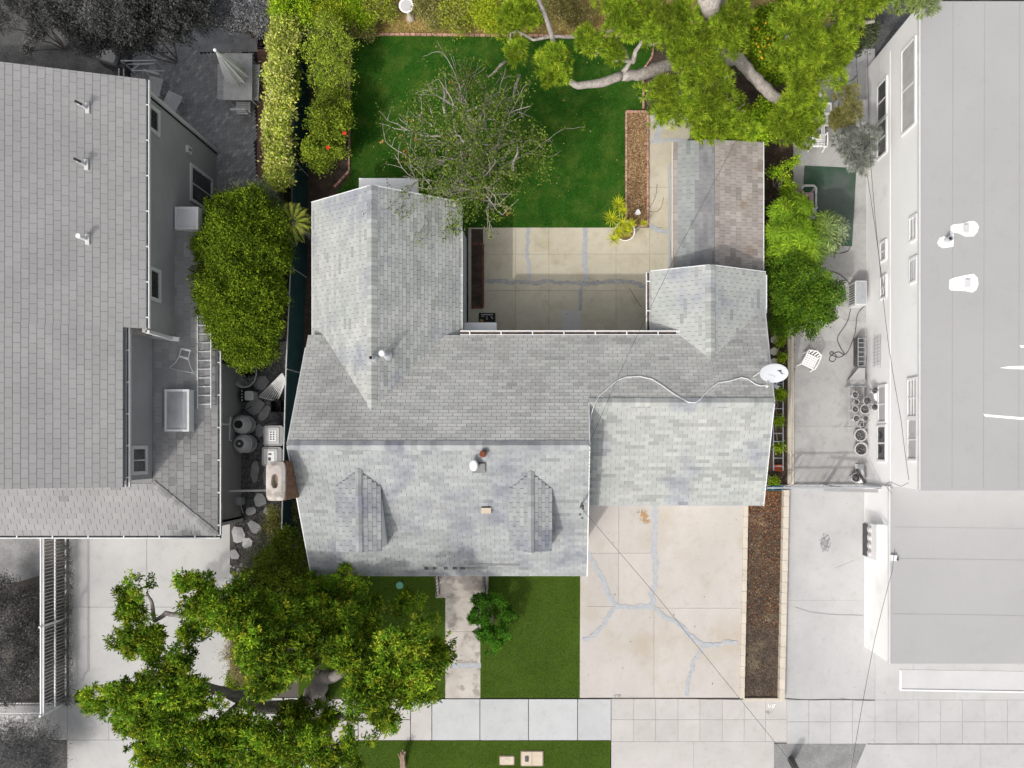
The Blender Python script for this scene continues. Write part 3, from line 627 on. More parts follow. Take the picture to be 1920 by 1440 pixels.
# west wing
wx, wz = -5.94, RZ-s_*1.13; wy0, wy1 = 1.13, 8.18
wing = MB(); wing.slab([(-8.33,wy0+.6,3.0),(-8.33,wy1,3.0),(wx,wy1-.02,wz),(wx,wy0,wz)], t); wing.slab([(-3.33,wy0+.6,3.0),(-3.33,wy1,3.0),(wx,wy1-.02,wz),(wx,wy0,wz)], t)
wingo = P('wing_roof', wing, 'deck', house)
R_.roof = wingo
vW = Vector((wx+8.33, 0, wz-3.0)); lW = vW.length
R_.plane((-8.36, wy1+.02, 2.99), (0,-1,0), vW, [(0,0),(wy1-wy0-1.0,0),(wy1-wy0,lW),(0,lW)], E, TW, sh, 6, amp=.16, dark=.06)
vE = Vector((wx+3.33, 0, wz-3.0)); lE = vE.length
R_.plane((-3.30, wy0, 2.99), (0,1,0), vE, [(1.0,0),(wy1-wy0+.02,0),(wy1-wy0+.02,lE),(0,lE)], E, TW, sh, 7, amp=.2, dark=.08)
# east wing
ex, ez = 4.93, RZ-s_*2.82; ey0, ey1 = 2.82, 5.88
wing = MB(); wing.slab([(3.12,ey0,2.9),(3.12,ey1,2.9),(ex,ey1,ez),(ex,ey0,ez)], t); wing.slab([(6.96,ey0+1,2.77),(6.96,ey1,2.77),(ex,ey1,ez),(ex,ey0,ez)], t)
wingo2 = P('wing_roof', wing, 'deck', house)
vW2 = Vector((ex-3.12, 0, ez-2.9)); l2 = vW2.length
R_.plane((3.09, ey1+.02, 2.89), (0,-1,0), vW2, [(0,0),(ey1-ey0+.02,0),(ey1-ey0+.02,l2),(0,l2)], E, TW, sh, 8, amp=.08, dark=.08)
vE2 = Vector((ex-6.96, 0, ez-2.77)); l3 = vE2.length
R_.plane((6.99, ey0, 2.76), (0,1,0), vE2, [(1.0,0),(ey1-ey0+.02,0),(ey1-ey0+.02,l3),(0,l3)], E, TW, sh, 9, amp=.08, dark=.08)
R_.roof = roofo
# dormers on the street slope
def zS(y): return 3.0+(y+4.37)*2.4/4.37
for (dx, hw1, hw2, ytop, yfront, seed) in ((-6.3, .80, .64, -.72, -3.35, 11), (-.91, .70, .66, -.80, -3.35, 12)):
    zr = zS(ytop); ze = zr-.27
    d = MB(); e_ = .12*.55/(ytop-yfront); d.slab([(dx-hw1,ytop-.55,ze-e_),(dx-hw1,yfront,ze-.12),(dx,yfront,zr-.12),(dx,ytop,zr)], .06); d.slab([(dx+hw2,ytop-.55,ze-e_),(dx+hw2,yfront,ze-.12),(dx,yfront,zr-.12),(dx,ytop,zr)], .06)
    dm = P('dormer', d, 'deck', house)
    mb = MB(); y2 = yfront+.08
    for sx, hw in ((-1, hw1), (1, hw2)):
        x = dx+sx*(hw-.02); mb.add([(x,ytop-.6,zS(ytop-.6)),(x,y2,zS(y2)-.05),(x,y2,ze-.14),(x,ytop-.6,ze-.04),(x-sx*.08,ytop-.6,zS(ytop-.6)),(x-sx*.08,y2,zS(y2)-.05),(x-sx*.08,y2,ze-.14),(x-sx*.08,ytop-.6,ze-.04)], [(0,1,2,3),(7,6,5,4),(1,5,6,2),(0,3,7,4),(3,2,6,7)])
    mb.add([(dx-hw1+.07,y2,zS(y2)-.05),(dx+hw2-.07,y2,zS(y2)-.05),(dx+hw2-.07,y2,ze-.14),(dx,y2,zr-.18),(dx-hw1+.07,y2,ze-.14)], [(0,1,2,3,4)])
    P('dormer_wall', mb, 'white', dm)
    mb = MB(); mb.box(dx-.25, dx+.25, y2-.03, y2-.005, zS(y2)+.1, ze-.1); P('vent', mb, 'dkmetal', dm)
    R2 = Roof(house, dm, 0); L_ = ytop-yfront
    vy = .12/L_
    for sx, hw in ((-1, hw1), (1, hw2)):
        n = [1] ; k = 0; m_ = int(hw/.13)+1
        for r in range(m_+1):
            xa = hw-r*hw/(m_+.0); xb = hw-(r+1)*hw/m_
            if xb < -.01: break
            yb = yfront-.02; w0 = .3*((r%2)*.5+.2)
            y = yb
            top = lambda xx: ytop-.55*(xx/hw)
            while y < top(xa)-.02:
                ye = min(y+w0, top(xa)); w0 = .3
                zz = lambda xx, yy: zr+.012-.27*(xx/hw)-.12*(ytop-yy)/L_
                tn = random.choice((.8,.86,.9,.95,1.0,.92))
                q = [(dx+sx*xa,y+.008,zz(xa,y)+.018),(dx+sx*xa,ye-.004,zz(xa,ye)+.018),(dx+sx*xb,ye-.004,zz(xb,ye)+.006),(dx+sx*xb,y+.008,zz(xb,y)+.006)]
                mb2 = R2.rest.setdefault('shingle_south', MB()); lo = [(a,b_,c-.015) for a,b_,c in q]
                f = [(0,1,2,3),(0,4,5,1),(1,5,6,2),(3,7,4,0),(2,6,7,3)]
                if sx > 0: f = [tuple(reversed(g)) for g in f]
                mb2.add(q+lo, f, tn*1.0); y = ye
    R2.finish()
    caps(dm, (dx,yfront-.02,zr-.12+.02), (dx,ytop,zr+.02), .10, .18, 'shingle_south', .27/((hw1+hw2)/2), .95)
R_.finish()
caps(roofo, (xl-.02,0,RZ), (xr,0,RZ), .15, .2, 'shingle_south', (.56,.56), 1.05)
caps(roofo, (xr,gy,gz), (6.78,gy,gz), .15, .15, sh, (.56,.40))
caps(wingo, (wx,wy1+.02,wz), (wx,wy0-.1,wz+.01), .17, .15, sh, (.68,.72))
caps(wingo2, (ex,ey1+.02,ez), (ex,ey0-.1,ez+.01), .16, .15, sh, .45)
# flashing trims on rakes and eaves
def trim(a, b, w=.03, h=.14, m='white', par=None): mb = MB(); mb.bar(a, b, w, h); return P('fascia', mb, m, par or roofo)
trim((xl-.03,-4.38,2.93),(xl-.03,0,RZ-.07)); trim((xl-.03,0,RZ-.07),(xl-.03,3.2,RZ-s_*3.2-.07)); trim((xl,-4.4,2.91),(xr,-4.4,2.91), m='metal')
trim((xr+.015,-4.4,2.93),(xr+.015,0,RZ-.07)); trim((xr+.015,0,RZ-.07),(xr+.015,gy,gz-.06)); trim((xr,-2.0,3.22),(6.78,-2.0,3.22), m='metal')
trim((6.80,-2.0,3.22),(6.80,gy,gz-.07)); trim((6.80,gy,gz-.07),(6.98,4.84,RZ-s_*4.84-.07))
trim((-8.36,wy1+.03,2.93),(wx,wy1+.03,wz-.06)); trim((wx,wy1+.03,wz-.06),(-3.3,wy1+.03,2.93)); trim((-8.37,2.2,2.93),(-8.37,wy1,2.93))
trim((3.1,ey1+.03,2.83),(ex,ey1+.03,ez-.06)); trim((ex,ey1+.03,ez-.06),(6.98,ey1+.03,2.7)); trim((6.99,4.6,2.7),(6.99,ey1,2.7))
# courtyard gutters
gutter(house, (-3.30,wy1-.9,2.97), (-3.30,3.72,2.97), side=1, w=.12); gutter(house, (-3.32,3.69,3.31), (4.0,3.69,3.31), side=-1, w=.12)
gutter(house, (3.05,5.85,2.87), (3.05,3.86,2.87), side=1, w=.12)
gutter(house, (6.99,4.5,2.72), (6.99,5.8,2.72), side=1, w=.04, hang=False)
# gaps in the shingles: torn spots showing dark felt
def spot(parent, px, py, zf, w, h, m='deck'):
    k = U(px, py, zf); mb = MB(); return mb, k
def onS(px, py):                                             # point of the street slope under a pixel
    h = 4.0
    for _ in range(8): p = U(px, py, h); h = zS(p.y)
    return U(px, py, h)
def onN(px, py):
    h = 4.0
    for _ in range(8): p = U(px, py, h); h = RZ-s_*p.y
    return U(px, py, h)
sn = Vector((0,-2.4,4.37)).normalized(); sv = vS.normalized()
for (a, b, y, hh, tn) in ((878,975,1058,5,'deck'),(868,915,1065,6,'deck'),(796,803,1065,7,'black'),(812,818,1065,6,'black'),(832,839,1065,7,'black'),(849,857,1065,6,'black'),(862,872,1065,6,'black'),(957,965,992,16,'black')):
    p, q = onS(a, y), onS(b, y); mb = MB(); h_ = hh/56
    k = 7; up = [p.lerp(q, i/k)+sv*(h_/2*random.uniform(.6,1.1)) for i in range(k+1)]; dn = [p.lerp(q, i/k)-sv*(h_/2*random.uniform(.6,1.1)) for i in range(k+1)]
    pts = dn+up[::-1]; vs = [x+sn*.020 for x in pts]+[x for x in pts]; n = len(pts)
    mb.add(vs, [tuple(range(n))]+[(n+i,n+(i+1)%n,(i+1)%n,i) for i in range(n)]); P('worn_patch', mb, tn if tn != 'black' else 'gutterblack', roofo)
mb = MB(); p, q = onS(957,985), onS(964,1000); mb.box(p.x, q.x, q.y, p.y, p.z-.05, p.z+.14); P('roof_vent_slot', mb, 'dkmetal', roofo)

# roof equipment: things of their own
def pipe(name, label, p, r, h, m, cap=None, capr=1.3, group=None, base=True):
    t_ = T(name, label, 'vent', p, group)
    mb = MB(); mb.lathe([(r,-.25),(r,h),(r*.8,h),(r*.8,h-.1)], p, 14); P('pipe', mb, m, t_, smooth=False)
    if base: mb = MB(); mb.lathe([(r*2.2,-.02),(r*1.3,.05)], p, 12); P('flashing', mb, 'metal', t_)
    if cap: mb = MB(); mb.lathe([(r*capr,h-.02),(r*capr,h+.07),(r*capr*.7,h+.1)], p, 12); P('cap', mb, cap, t_)
    else: mb = MB(); mb.lathe([(r*.78,h-.12),(r*.78,h-.03)], p, 12); P('opening', mb, 'black', t_)
    return t_
def onW(px, py, east=True):
    h = 4.0
    for _ in range(8): p = U(px, py, h); h = wz-abs(p.x-wx)*((wz-3)/(2.61 if east else 2.39))
    return U(px, py, h)
pipe('vent_pipe', 'tall white capped vent pipe beside the ridge of the west wing roof', onW(724,666), .085, .55, 'white', 'white', 1.2)
pipe('vent_pipe', 'short dark open vent pipe on the west wing roof beside the white one', onW(699,672,False), .07, .28, 'metal')
pipe('vent_pipe', 'rusty red capped round vent near the main roof ridge', onS(907,851), .085, .2, 'rust', 'rust', 1.3)
p = onS(891,872); v_ = T('roof_vent', 'white oval twin-wall vent below the rusty round vent', 'vent', p)
mb = MB(); mb.lathe([(.12,-.1),(.12,.3)], p, 18, sx=1, sy=1.15); P('pipe', mb, 'metal', v_); mb = MB(); mb.lathe([(.10,.32),(.13,.36),(.13,.44),(.10,.47)], p, 18, sx=1, sy=1.35); P('cap', mb, 'white', v_)
mb = MB(); q = onS(898,878); mb.slab([q+Vector((-.2,-.15,.02)),q+Vector((.2,-.15,.02)),q+Vector((.2,.15,.185)),q+Vector((-.2,.15,.185))], .02); P('flashing', mb, 'deck', v_)
p = onS(912,957); v_ = T('roof_vent', 'small cream box vent standing alone low on the street slope', 'vent', p)
mb = MB(); mb.box(p.x-.16,p.x+.16,p.y-.09,p.y+.09,p.z-.1,p.z+.12); P('housing', mb, 'beige', v_); mb = MB(); mb.box(p.x-.14,p.x+.14,p.y+.09,p.y+.14,p.z+.0,p.z+.1); P('louvre', mb, 'black', v_)
# service mast
p = onS(1090,946); ms = T('service_mast', 'grey electrical service mast rising through the roof edge above the driveway', 'mast', p)
mb = MB(); mb.tube([p-Vector((0,0,.3)), p+Vector((0,0,.75))], .035, 8); P('pole', mb, 'metal', ms)
mb = MB(); mb.sphere(p+Vector((0,0,.8)), .07, 8, 5); P('weatherhead', mb, 'dkmetal', ms)
for dx_, dy_ in ((.05,-.12),(-.04,-.3),(.02,-.42)):
    mb = MB(); mb.sphere(p+Vector((dx_,dy_,.25+dy_*.3)), .035, 8, 4); P('insulator', mb, 'dkmetal', ms)
# satellite dish
c = U(1451,698,4.85); d_ = T('satellite_dish', 'white oval satellite dish on the east edge of the garage roof', 'satellite dish', (c.x, c.y-.3, c.z-.5))
nrm = Vector((-.12,-.80,.62)).normalized(); a1 = Vector((.93,-.30,-.2)); a1 = (a1-nrm*a1.dot(nrm)).normalized(); a2 = nrm.cross(a1)
mb = MB(); vs = []; rr = (0.0001,.15,.3,.4,.425)
for i, r in enumerate(rr):
    for j in range(28):
        t2 = 2*math.pi*j/28; vs.append(c+a1*(r*1.05*math.cos(t2))+a2*(r*1.0*math.sin(t2))+nrm*(.28*r*r))
nn = len(vs); vs += [v-nrm*.02 for v in vs]
fs = [(i*28+j, i*28+(j+1)%28, (i+1)*28+(j+1)%28, (i+1)*28+j) for i in range(4) for j in range(28)]
mb.add(vs, fs+[tuple(nn+k for k in reversed(f)) for f in fs]+[(4*28+j, nn+4*28+j, nn+4*28+(j+1)%28, 4*28+(j+1)%28) for j in range(28)])
ref = P('reflector', mb, 'dish', d_, smooth=True)
def dpt(u, v): return c+a1*u+a2*v+nrm*(.28*(u*u+v*v)+.016)
mb = MB(); sg = 1 if a2.y > 0 else -1
mb.add([dpt(.03,sg*.12),dpt(.13,sg*.22),dpt(.19,sg*.13)], [(0,1,2)] if sg > 0 else [(2,1,0)]); mb.add([dpt(.16,sg*.09),dpt(.24,sg*.07),dpt(.30,sg*.13),dpt(.25,sg*.10),dpt(.18,sg*.115)], [(0,1,2,3,4)] if sg > 0 else [(4,3,2,1,0)])
P('logo_mark', mb, 'black', ref)
mb = MB()
for i in range(9): x = -.12+i*.028; mb.bar(dpt(x,-sg*.13), dpt(x+.016,-sg*.13), .02, .002)
P('lettering_line', mb, 'metal', ref)
b0 = U(1446,722,3.9)
mb = MB(); mb.tube([c-nrm*.02, c-nrm*.2-Vector((0,0,.15)), b0], .03, 8); P('mast', mb, 'metal', d_)
for k in (-1,1):
    mb = MB(); mb.tube([c-nrm*.03+a1*.15*k, b0+Vector((.16*k,0,.05))], .018, 6); P('strut', mb, 'metal', d_)
mb = MB(); mb.bar(b0+Vector((-.2,.08,0)), b0+Vector((.25,-.08,-.05)), .12, .05); P('bracket', mb, 'metal', d_)
mb = MB(); fe = U(1438,724,4.75); mb.tube([c-a2*sg*.4, fe], .018, 6); P('feed_arm', mb, 'alu', d_)
mb = MB(); mb.sphere(fe, .06, 8, 5); P('receiver', mb, 'alu', d_)
mb = MB(); mb.tube([c-a1*.3-nrm*.02, onN(1411,707)+Vector((0,0,.05))], .012, 6); P('brace', mb, 'white', d_)
# white coax cable lying over the roof
pts = []
for (x, y) in ((1105,800),(1108,780),(1114,760),(1124,742),(1140,728),(1158,713),(1175,707),(1200,706),(1222,711),(1240,722),(1258,735),(1275,746),(1290,754),(1303,755),(1312,750),(1320,740),(1332,728),(1346,718),(1370,714),(1390,708),(1402,711),(1415,720),(1426,724),(1438,722)):
    q = onN(x, y); 
    if x < 1112: q = U(x, y, 4.75)
    q.z = max(q.z, gz-.0 if y > 752 else q.z)+.035; pts.append(q)
mb = MB(); mb.tube(pts, .016, 6); O('coax_cable', mb, 'white', 'white cable snaking across the roof from the satellite dish', 'cable')

# front steps and railings
st = T('front_steps', 'weathered concrete front steps under the eave at the end of the walk', 'steps', U(866,1100))
for i, (y0, y1, z) in enumerate(((1062,1094,.52),(1094,1108,.36),(1108,1121,.20))):
    a, b = U(817,y1,z), U(914,y0,z); mb = MB(); mb.box(a.x, b.x, a.y, b.y+(.0 if i == 0 else 0), 0, z); P('step', mb, 'conc_walk', st)
for x0 in (822, 909):
    rl = T('stair_railing', ('black wrought-iron stair railing left of the front steps' if x0 < 850 else 'black wrought-iron stair railing right of the front steps beside the round shrub'), 'railing', U(x0,1108), 'front step railings')
    a, b = U(x0, 1082, 1.35), U(x0+(0), 1119, 1.0); a.x = b.x = U(x0,1100,.6).x
    for dz in (0, -.65): mb = MB(); mb.tube([a+Vector((0,0,dz)), b+Vector((0,0,dz))], .022, 6); P('rail', mb, 'dkmetal', rl)
    for i in range(7):
        p = a.lerp(b, i/6); mb = MB(); mb.tube([p, p-Vector((0,0,.85))], .012, 5); P('baluster', mb, 'dkmetal', rl)
# chimney
ch = T('chimney', 'brick chimney with pale mortar cap and oval flue at the west gable', 'chimney', (-8.6,-1.1,0))
cx0, cx1, cy0, cy1 = -8.85, -8.32, -1.66, -.5
mb = MB(); mb.box(cx0+.03, cx1-.02, cy0+.03, cy1-.03, 0, 5.72); P('core', mb, 'mortar', ch)
rng = random.Random(9); k = 0
BR = []
for r in range(28):
    z = 5.72-r*.075
    for (side) in range(4):
        L_ = (cy1-cy0) if side in (0,1) else (cx1-cx0); o_ = .1*(r%2); u = -o_
        while u < L_-.02:
            a_, b_ = max(u,0)+.004, min(u+.2, L_)-.004; u += .2
            if b_-a_ < .03: continue
            j = rng.uniform(0,.012); mb = MB()
            if side == 0: mb.box(cx1-.03, cx1+j, cy0+a_, cy0+b_, z-.067, z)
            elif side == 1: mb.box(cx0-j, cx0+.03, cy0+a_, cy0+b_, z-.067, z)
            elif side == 2: mb.box(cx0+a_, cx0+b_, cy0-j, cy0+.03, z-.067, z)
            else: mb.box(cx0+a_, cx0+b_, cy1-.03, cy1+j, z-.067, z)
            if side in (0,3) and k < 290: P('brick', mb, 'brick', ch); k += 1
            else: BR.append(mb)
big = MB()
for m_ in BR: big.add(m_.v, m_.f)
P('brick_field', big, 'brick', ch, kind='stuff')
mb = MB(); cxm, cym = (cx0+cx1)/2-.02, (cy0+cy1)/2; k = 24
ring = lambda sx, sy, p, z: [(cxm+sx*abs(math.cos(t))**p*math.copysign(1,math.cos(t)), cym+sy*abs(math.sin(t))**p*math.copysign(1,math.sin(t)), z) for t in [2*math.pi*i/k+.01 for i in range(k)]]
vs = ring(.29,.60,.35,5.70)+ring(.29,.60,.35,5.80)+ring(.20,.48,.5,5.86)+ring(.105,.22,.8,5.88)+ring(.085,.20,.8,5.55)
mb.add(vs, [(i*k+j, i*k+(j+1)%k, (i+1)*k+(j+1)%k, (i+1)*k+j) for i in range(4) for j in range(k)]+[tuple(range(k-1,-1,-1))]); P('mortar_cap', mb, 'conc_walk', ch)
mb = MB(); mb.add(ring(.085,.20,.8,5.58), [tuple(range(k))]); P('flue', mb, 'gutterdark', ch)

# shed with brown shingles
shx0, shx1, shy0, shy1 = 3.92, 7.02, 6.0, 10.45
sd = T('garden_shed', 'shed with low roof of mixed brown and slate shingles behind the east wing', 'shed', (5.4,8.2,0))
mb = MB(); mb.box(shx0+.12, shx1-.1, shy0-.3, shy1-.12, 0, 2.2); P('wall', mb, 'stucco', sd)
rx, rz = U(1340,400,2.65).x, 2.62
dk = MB(); dk.slab([(shx0,shy0-.35,2.42),(shx0,shy1,2.42),(rx,shy1,rz),(rx,shy0-.35,rz)], .1); dk.slab([(shx1,shy0-.35,2.3),(shx1,shy1+.06,2.3),(rx,shy1,rz),(rx,shy0-.35,rz)], .1)
dko = P('roof', dk, 'deck', sd); R3 = Roof(sd, dko, 300)
vA = Vector((rx-shx0,0,rz-2.42)); vB = Vector((rx-shx1,0,rz-2.3)); LY = shy1-shy0+.35
def pk(u, v):
    if v < .12: return 'shingle_brown'
    if v < .62: return 'shingle_slate' 
    if u < 1.4 and v < .85 : return 'shingle_slate'
    return 'shingle_dark'
R3.plane((shx0-.01,shy1+.02,2.42), (0,-1,0), vA, [(0,0),(LY,0),(LY,vA.length),(0,vA.length)], .145, .305, 'shingle_dark', 31, pick=pk, amp=.14)
R3.plane((shx1+.01,shy0-.33,2.3), (0,1,0), vB, [(0,0),(LY+.02,0),(LY,vB.length),(0,vB.length)], .2, .2, 'shingle_brown', 32, amp=.16, dark=.2)
R3.finish()
mb = MB(); mb.bar((shx0-.05,shy0,2.37),(shx0-.05,shy1,2.37), .05, .1); P('fascia', mb, 'curb', sd)
mb = MB(); mb.bar((shx1+.03,shy0-.3,2.27),(shx1+.03,shy1+.05,2.27), .03, .1); P('fascia', mb, 'white', sd)
# wall fixtures of the wings: white canopy boxes
mb = MB(); a, b = U(871,625,2.2), U(931,605,2.2); mb.box(a.x, b.x, a.y-.15, b.y, 2.1, 2.22); O('door_canopy', mb, 'roofwhite', 'small white flat canopy at the inner corner of the courtyard', 'canopy')
mb = MB(); a, b = U(673,375,2.5), U(784,334,2.5); mb.box(a.x, b.x, a.y, b.y, 2.4, 2.5); O('door_canopy', mb, 'roofwhite', 'white flat canopy sticking out past the north gable of the west wing', 'canopy')
# ================================================================ LEFT HOUSE (two storeys)
lh = T('neighbour_house', 'two-storey grey house with smooth grey shingle roof at the left of the picture', 'house', (-15,4,0))
XW, XW2 = -12.86, -13.50; YN, YS = 11.04, -1.2; YJ = 4.35   # wall planes, north and south ends, jog
YJ = U(270,615,5.2).y
XE, XE2 = U(272,300,5.2).x, U(235,800,5.2).x
SL = .305; YNr = 11.33
def zU(x): return 5.2+(XE-x)*SL
wallbox(lh, XW-.15, XW, YJ-.12, YN, 0, 5.1, 'stucco_g'); wallbox(lh, XW2-.15, XW2, YS+.1, YJ-.1, 3.0, 5.3, 'stucco_g')
wallbox(lh, -30, XW, YN-.15, YN, 0, 5.1, 'stucco_g')
wallbox(lh, XW, -11.94, U(0,690,0).y, U(0,690,0).y+.15, 0, 2.8, 'stucco_g')
ly1 = U(0,975,0).y; wallbox(lh, -12.1, -11.94, ly1, U(0,650).y, 0, 2.8, 'stucco_g'); wallbox(lh, -30, -11.94, ly1, ly1+.15, 0, 2.8, 'stucco_g')
mb = MB(); mb.bar((XW+.03,YN-.03,0.0),(XW+.03,YN-.03,5.1), .1, .12, up=(1,0,0)); P('corner_board', mb, 'trim_g', lh)
mb = MB(); mb.bar((XW+.02,YJ-.1,3.6),(XW+.02,YJ-.1,5.1), .1, .12, up=(1,0,0)); P('corner_board', mb, 'trim_g', lh)
mb = MB(); mb.bar((-11.92,ly1+.02,0),(-11.92,ly1+.02,2.8), .1, .1, up=(1,0,0)); P('corner_board', mb, 'trim_g', lh)
dk = MB(); xl0 = -20
yS_ = U(0,913,5.2).y
dk.slab([(xl0,yS_,zU(xl0)),(XE2,yS_,zU(XE2)),(XE2,YJ,zU(XE2)),(xl0,YJ,zU(xl0))], .14); dk.slab([(xl0,YJ,zU(xl0)),(XE,YJ,zU(XE)),(XE,YNr,zU(XE)),(xl0,YNr,zU(xl0))], .14)
lr = P('roof', dk, 'deck_grey', lh); RL = Roof(lh, lr, 300)
vL = Vector((-1,0,SL)); kL = math.hypot(1,SL)
RL.plane((XE+.02, yS_, zU(XE+.02)), (0,1,0), vL, [(YJ-yS_,0),(YNr-yS_+.02,0),(YNr-yS_+.02,6.0),(YJ-yS_,6.0)], .21, .30, 'shingle_grey', 41, amp=.06, dark=.0)
RL.plane((XE2+.02, yS_, zU(XE2+.02)), (0,1,0), vL, [(0,0),(YJ-yS_,0),(YJ-yS_,5.4),(0,5.4)], .21, .30, 'shingle_grey', 42, amp=.06, dark=.0)
# lower roof: east skirt and south skirt with hip
xb, zb = -11.64, 2.85; xj = XW; zj = 3.27; slE = (zj-zb)/(xb-xj)   # plane rising west
def zE(x): return zb+(xb-x)*slE*1.0
yB = U(0,1003,2.85).y; slS = .36
def zSo(y): return zb+(y-yB)*slS
dk = MB(); ytop = 8.6
yh = U(0,905,3.4).y; xh = XW2; zh = zE(xh)
yN0 = U(0,690,2.9).y
dk.slab([(xb,yB,zb),(xb,U(0,389,3.1).y,zb),(xj-.02,U(0,389,3.1).y,zE(xj-.02)),(xj-.02,YJ,zE(xj-.02)),(xh,YJ,zE(xh)),(xh,yh,zh)], .12)
dk.slab([(xb,yB,zb),(xh,yh,zh),(xh,yh+.4,zh+.05),(xl0,yh+.4,zh+.05),(xl0,yB,zb)], .12)
lr2 = P('lower_roof', dk, 'deck_grey', lh); RL2 = Roof(lh, lr2, 300)
yt = U(0,389,3.1).y
o = Vector((xb+.02,yB,zb)); vl = Vector((-1,0,slE)); kE = math.hypot(1,slE)
RL2.plane(o, (0,1,0), vl, [(0,0),(yt-yB,0),(yt-yB,(xb-xj)*kE),(YJ-yB,(xb-xj)*kE),(YJ-yB,(xb-xj)*kE)], .21, .26, 'shingle_grey', 43, amp=.14, dark=.05) if False else None
wE, wH = (xb-xj)*kE, (xb-xh)*kE
RL2.plane(o, (0,1,0), vl, [(0,0),(yt-yB,0),(yt-yB,wE+.03),((yh-yB)*wE/wH,wE+.03)], .21, .26, 'shingle_grey', 43, amp=.2, dark=.14)
RL2.plane(o+vl*( (xb-xj)), (0,1,0), vl, [((yh-yB)*wE/wH,.0),(YJ-yB,.0),(YJ-yB,wH-wE),(yh-yB,wH-wE)], .21, .26, 'shingle_grey', 44, amp=.2, dark=.14)
kh = math.hypot(yh-yB, zh-zb)
RL2.plane((xl0, yB-.02, zb), (1,0,0), (0,yh-yB,zh-zb), [(0,0),(xb-xl0,0),(xh-xl0,kh),(0,kh)], .21, .30, 'shingle_grey', 45, amp=.1, dark=.04)
RL.finish(); RL2.finish()
caps(lr2, (xb,yB,zb), (xh,yh,zh), .1, .16, 'shingle_grey', (.1,.1), 1.0)
gutter(lh, (XE+.01,YJ,5.14), (XE+.01,YNr,5.14), inner='gutterblack', side=1, w=.1, m='alu'); gutter(lh, (XE2+.01,yS_+.0,5.14), (XE2+.01,YJ,5.14), inner='gutterblack', side=1, w=.1, m='alu')
gutter(lh, (xb+.01,yB,2.8), (xb+.01,yt,2.8), inner='gutterblack', side=1, w=.1, m='alu'); gutter(lh, (xl0,yB-.01,2.8), (xb+.1,yB-.01,2.8), inner='gutterblack', side=1, w=.1, m='alu', step=1.3)
mb = MB(); mb.bar((XW2,YJ-.02,3.5),(XW+.3,YJ-.15,3.62), .14, .06); P('flashing', mb, 'trim_g', lh)
# wall furniture: windows on the east-facing walls
def ewin(parent, x, y0, y1, z0, z1, frame='trim_g', pane='glass', mull=1, fr=.11, rail=True, face=1):
    mb = MB(); d = .05*face
    for (a,b,c,e) in ((y0-fr,y0,z0-fr,z1+fr),(y1,y1+fr,z0-fr,z1+fr),(y0,y1,z1,z1+fr),(y0,y1,z0-fr,z0)): mb.box(x-.02*face, x+d, a, b, c, e)
    w = P('window', mb, frame, parent)
    mb = MB()
    for k in range(1, mull+1):
        yy = y0+(y1-y0)*k/(mull+1); mb.box(x, x+d*.7, yy-.02, yy+.02, z0, z1)
    if mull: P('mullion', mb, frame, w)
    for k in range(mull+1):
        mb = MB(); a = y0+(y1-y0)*k/(mull+1)+.02; b = y0+(y1-y0)*(k+1)/(mull+1)-.02; mb.box(x-.01*face, x+.012*face, a, b, z0+.01, z1-.01); P('pane', mb, pane, w)
    return w
def zat(px, x): return H-x*F/(px-PX)                          # height of a point on plane X=x seen at pixel column px
def yat(py, z): return (PY-py)*(H-z)/F
def wp(px, py, x): z = zat(px, x); return (yat(py, z), z)
(y1_, z1_), (y0_, z0_) = wp(276,214,XW), wp(292,238,XW)
ewin(lh, XW, yat(250,4.4), yat(214,4.4), 4.45, 4.95, mull=0)
ewin(lh, XW, yat(561,4.4), yat(512,4.4), 4.4, 4.9, mull=0)
ewin(lh, XW, yat(380,1.6), yat(322,1.6), .55, 2.1, mull=1)
ewin(lh, XW2, yat(884,4.4), yat(842,4.4), 4.0, 4.75, mull=1)
mb = MB(); y_, z_ = wp(352,281,XW); mb.box(XW, XW+.08, y_-.12, y_+.12, z_-.15, z_+.15); sg_ = P('wall_plate', mb, 'trim_g', lh); mb = MB(); mb.box(XW+.08, XW+.1, y_-.03, y_+.03, z_-.07, z_+.07); P('plate_symbol', mb, 'dkmetal', sg_)
# low roofed bay with pale skylight near the hedge
def skylight(label, px0, py0, px1, py1, h, m, dome=0):
    a, b = U(px0, py1, h), U(px1, py0, h); s_k = T('skylight', label, 'skylight', ((a.x+b.x)/2,(a.y+b.y)/2,h-.3))
    mb = MB(); f = .07
    for q in ((a.x,a.x+f,a.y,b.y),(b.x-f,b.x,a.y,b.y),(a.x+f,b.x-f,a.y,a.y+f),(a.x+f,b.x-f,b.y-f,b.y)): mb.box(*q, h-.35, h+.02)
    P('frame', mb, 'trim_g' if not dome else 'alu', s_k)
    if dome:
        mb = MB(); n = 8; vs = []
        for i in range(n+1):
            for j in range(n+1): vs.append((a.x+f+(b.x-a.x-2*f)*i/n, a.y+f+(b.y-a.y-2*f)*j/n, h-.02+dome*(math.sin(math.pi*i/n)*math.sin(math.pi*j/n))**.4))
        mb.add(vs, [(i*(n+1)+j,(i+1)*(n+1)+j,(i+1)*(n+1)+j+1,i*(n+1)+j+1) for i in range(n) for j in range(n)]); P('dome', mb, m, s_k, smooth=True)
    else: mb = MB(); mb.box(a.x+f,b.x-f,a.y+f,b.y-f,h-.1,h-.01); P('pane', mb, m, s_k)
    return s_k
skylight('pale flat square skylight on the lower left roof beside the big round bush', 328, 388, 372, 430, 3.4, 'skyglassw')
skylight('domed rectangular skylight with white frame on the lower left roof beside the ladder', 309, 730, 355, 809, 3.5, 'skyglass', .05)
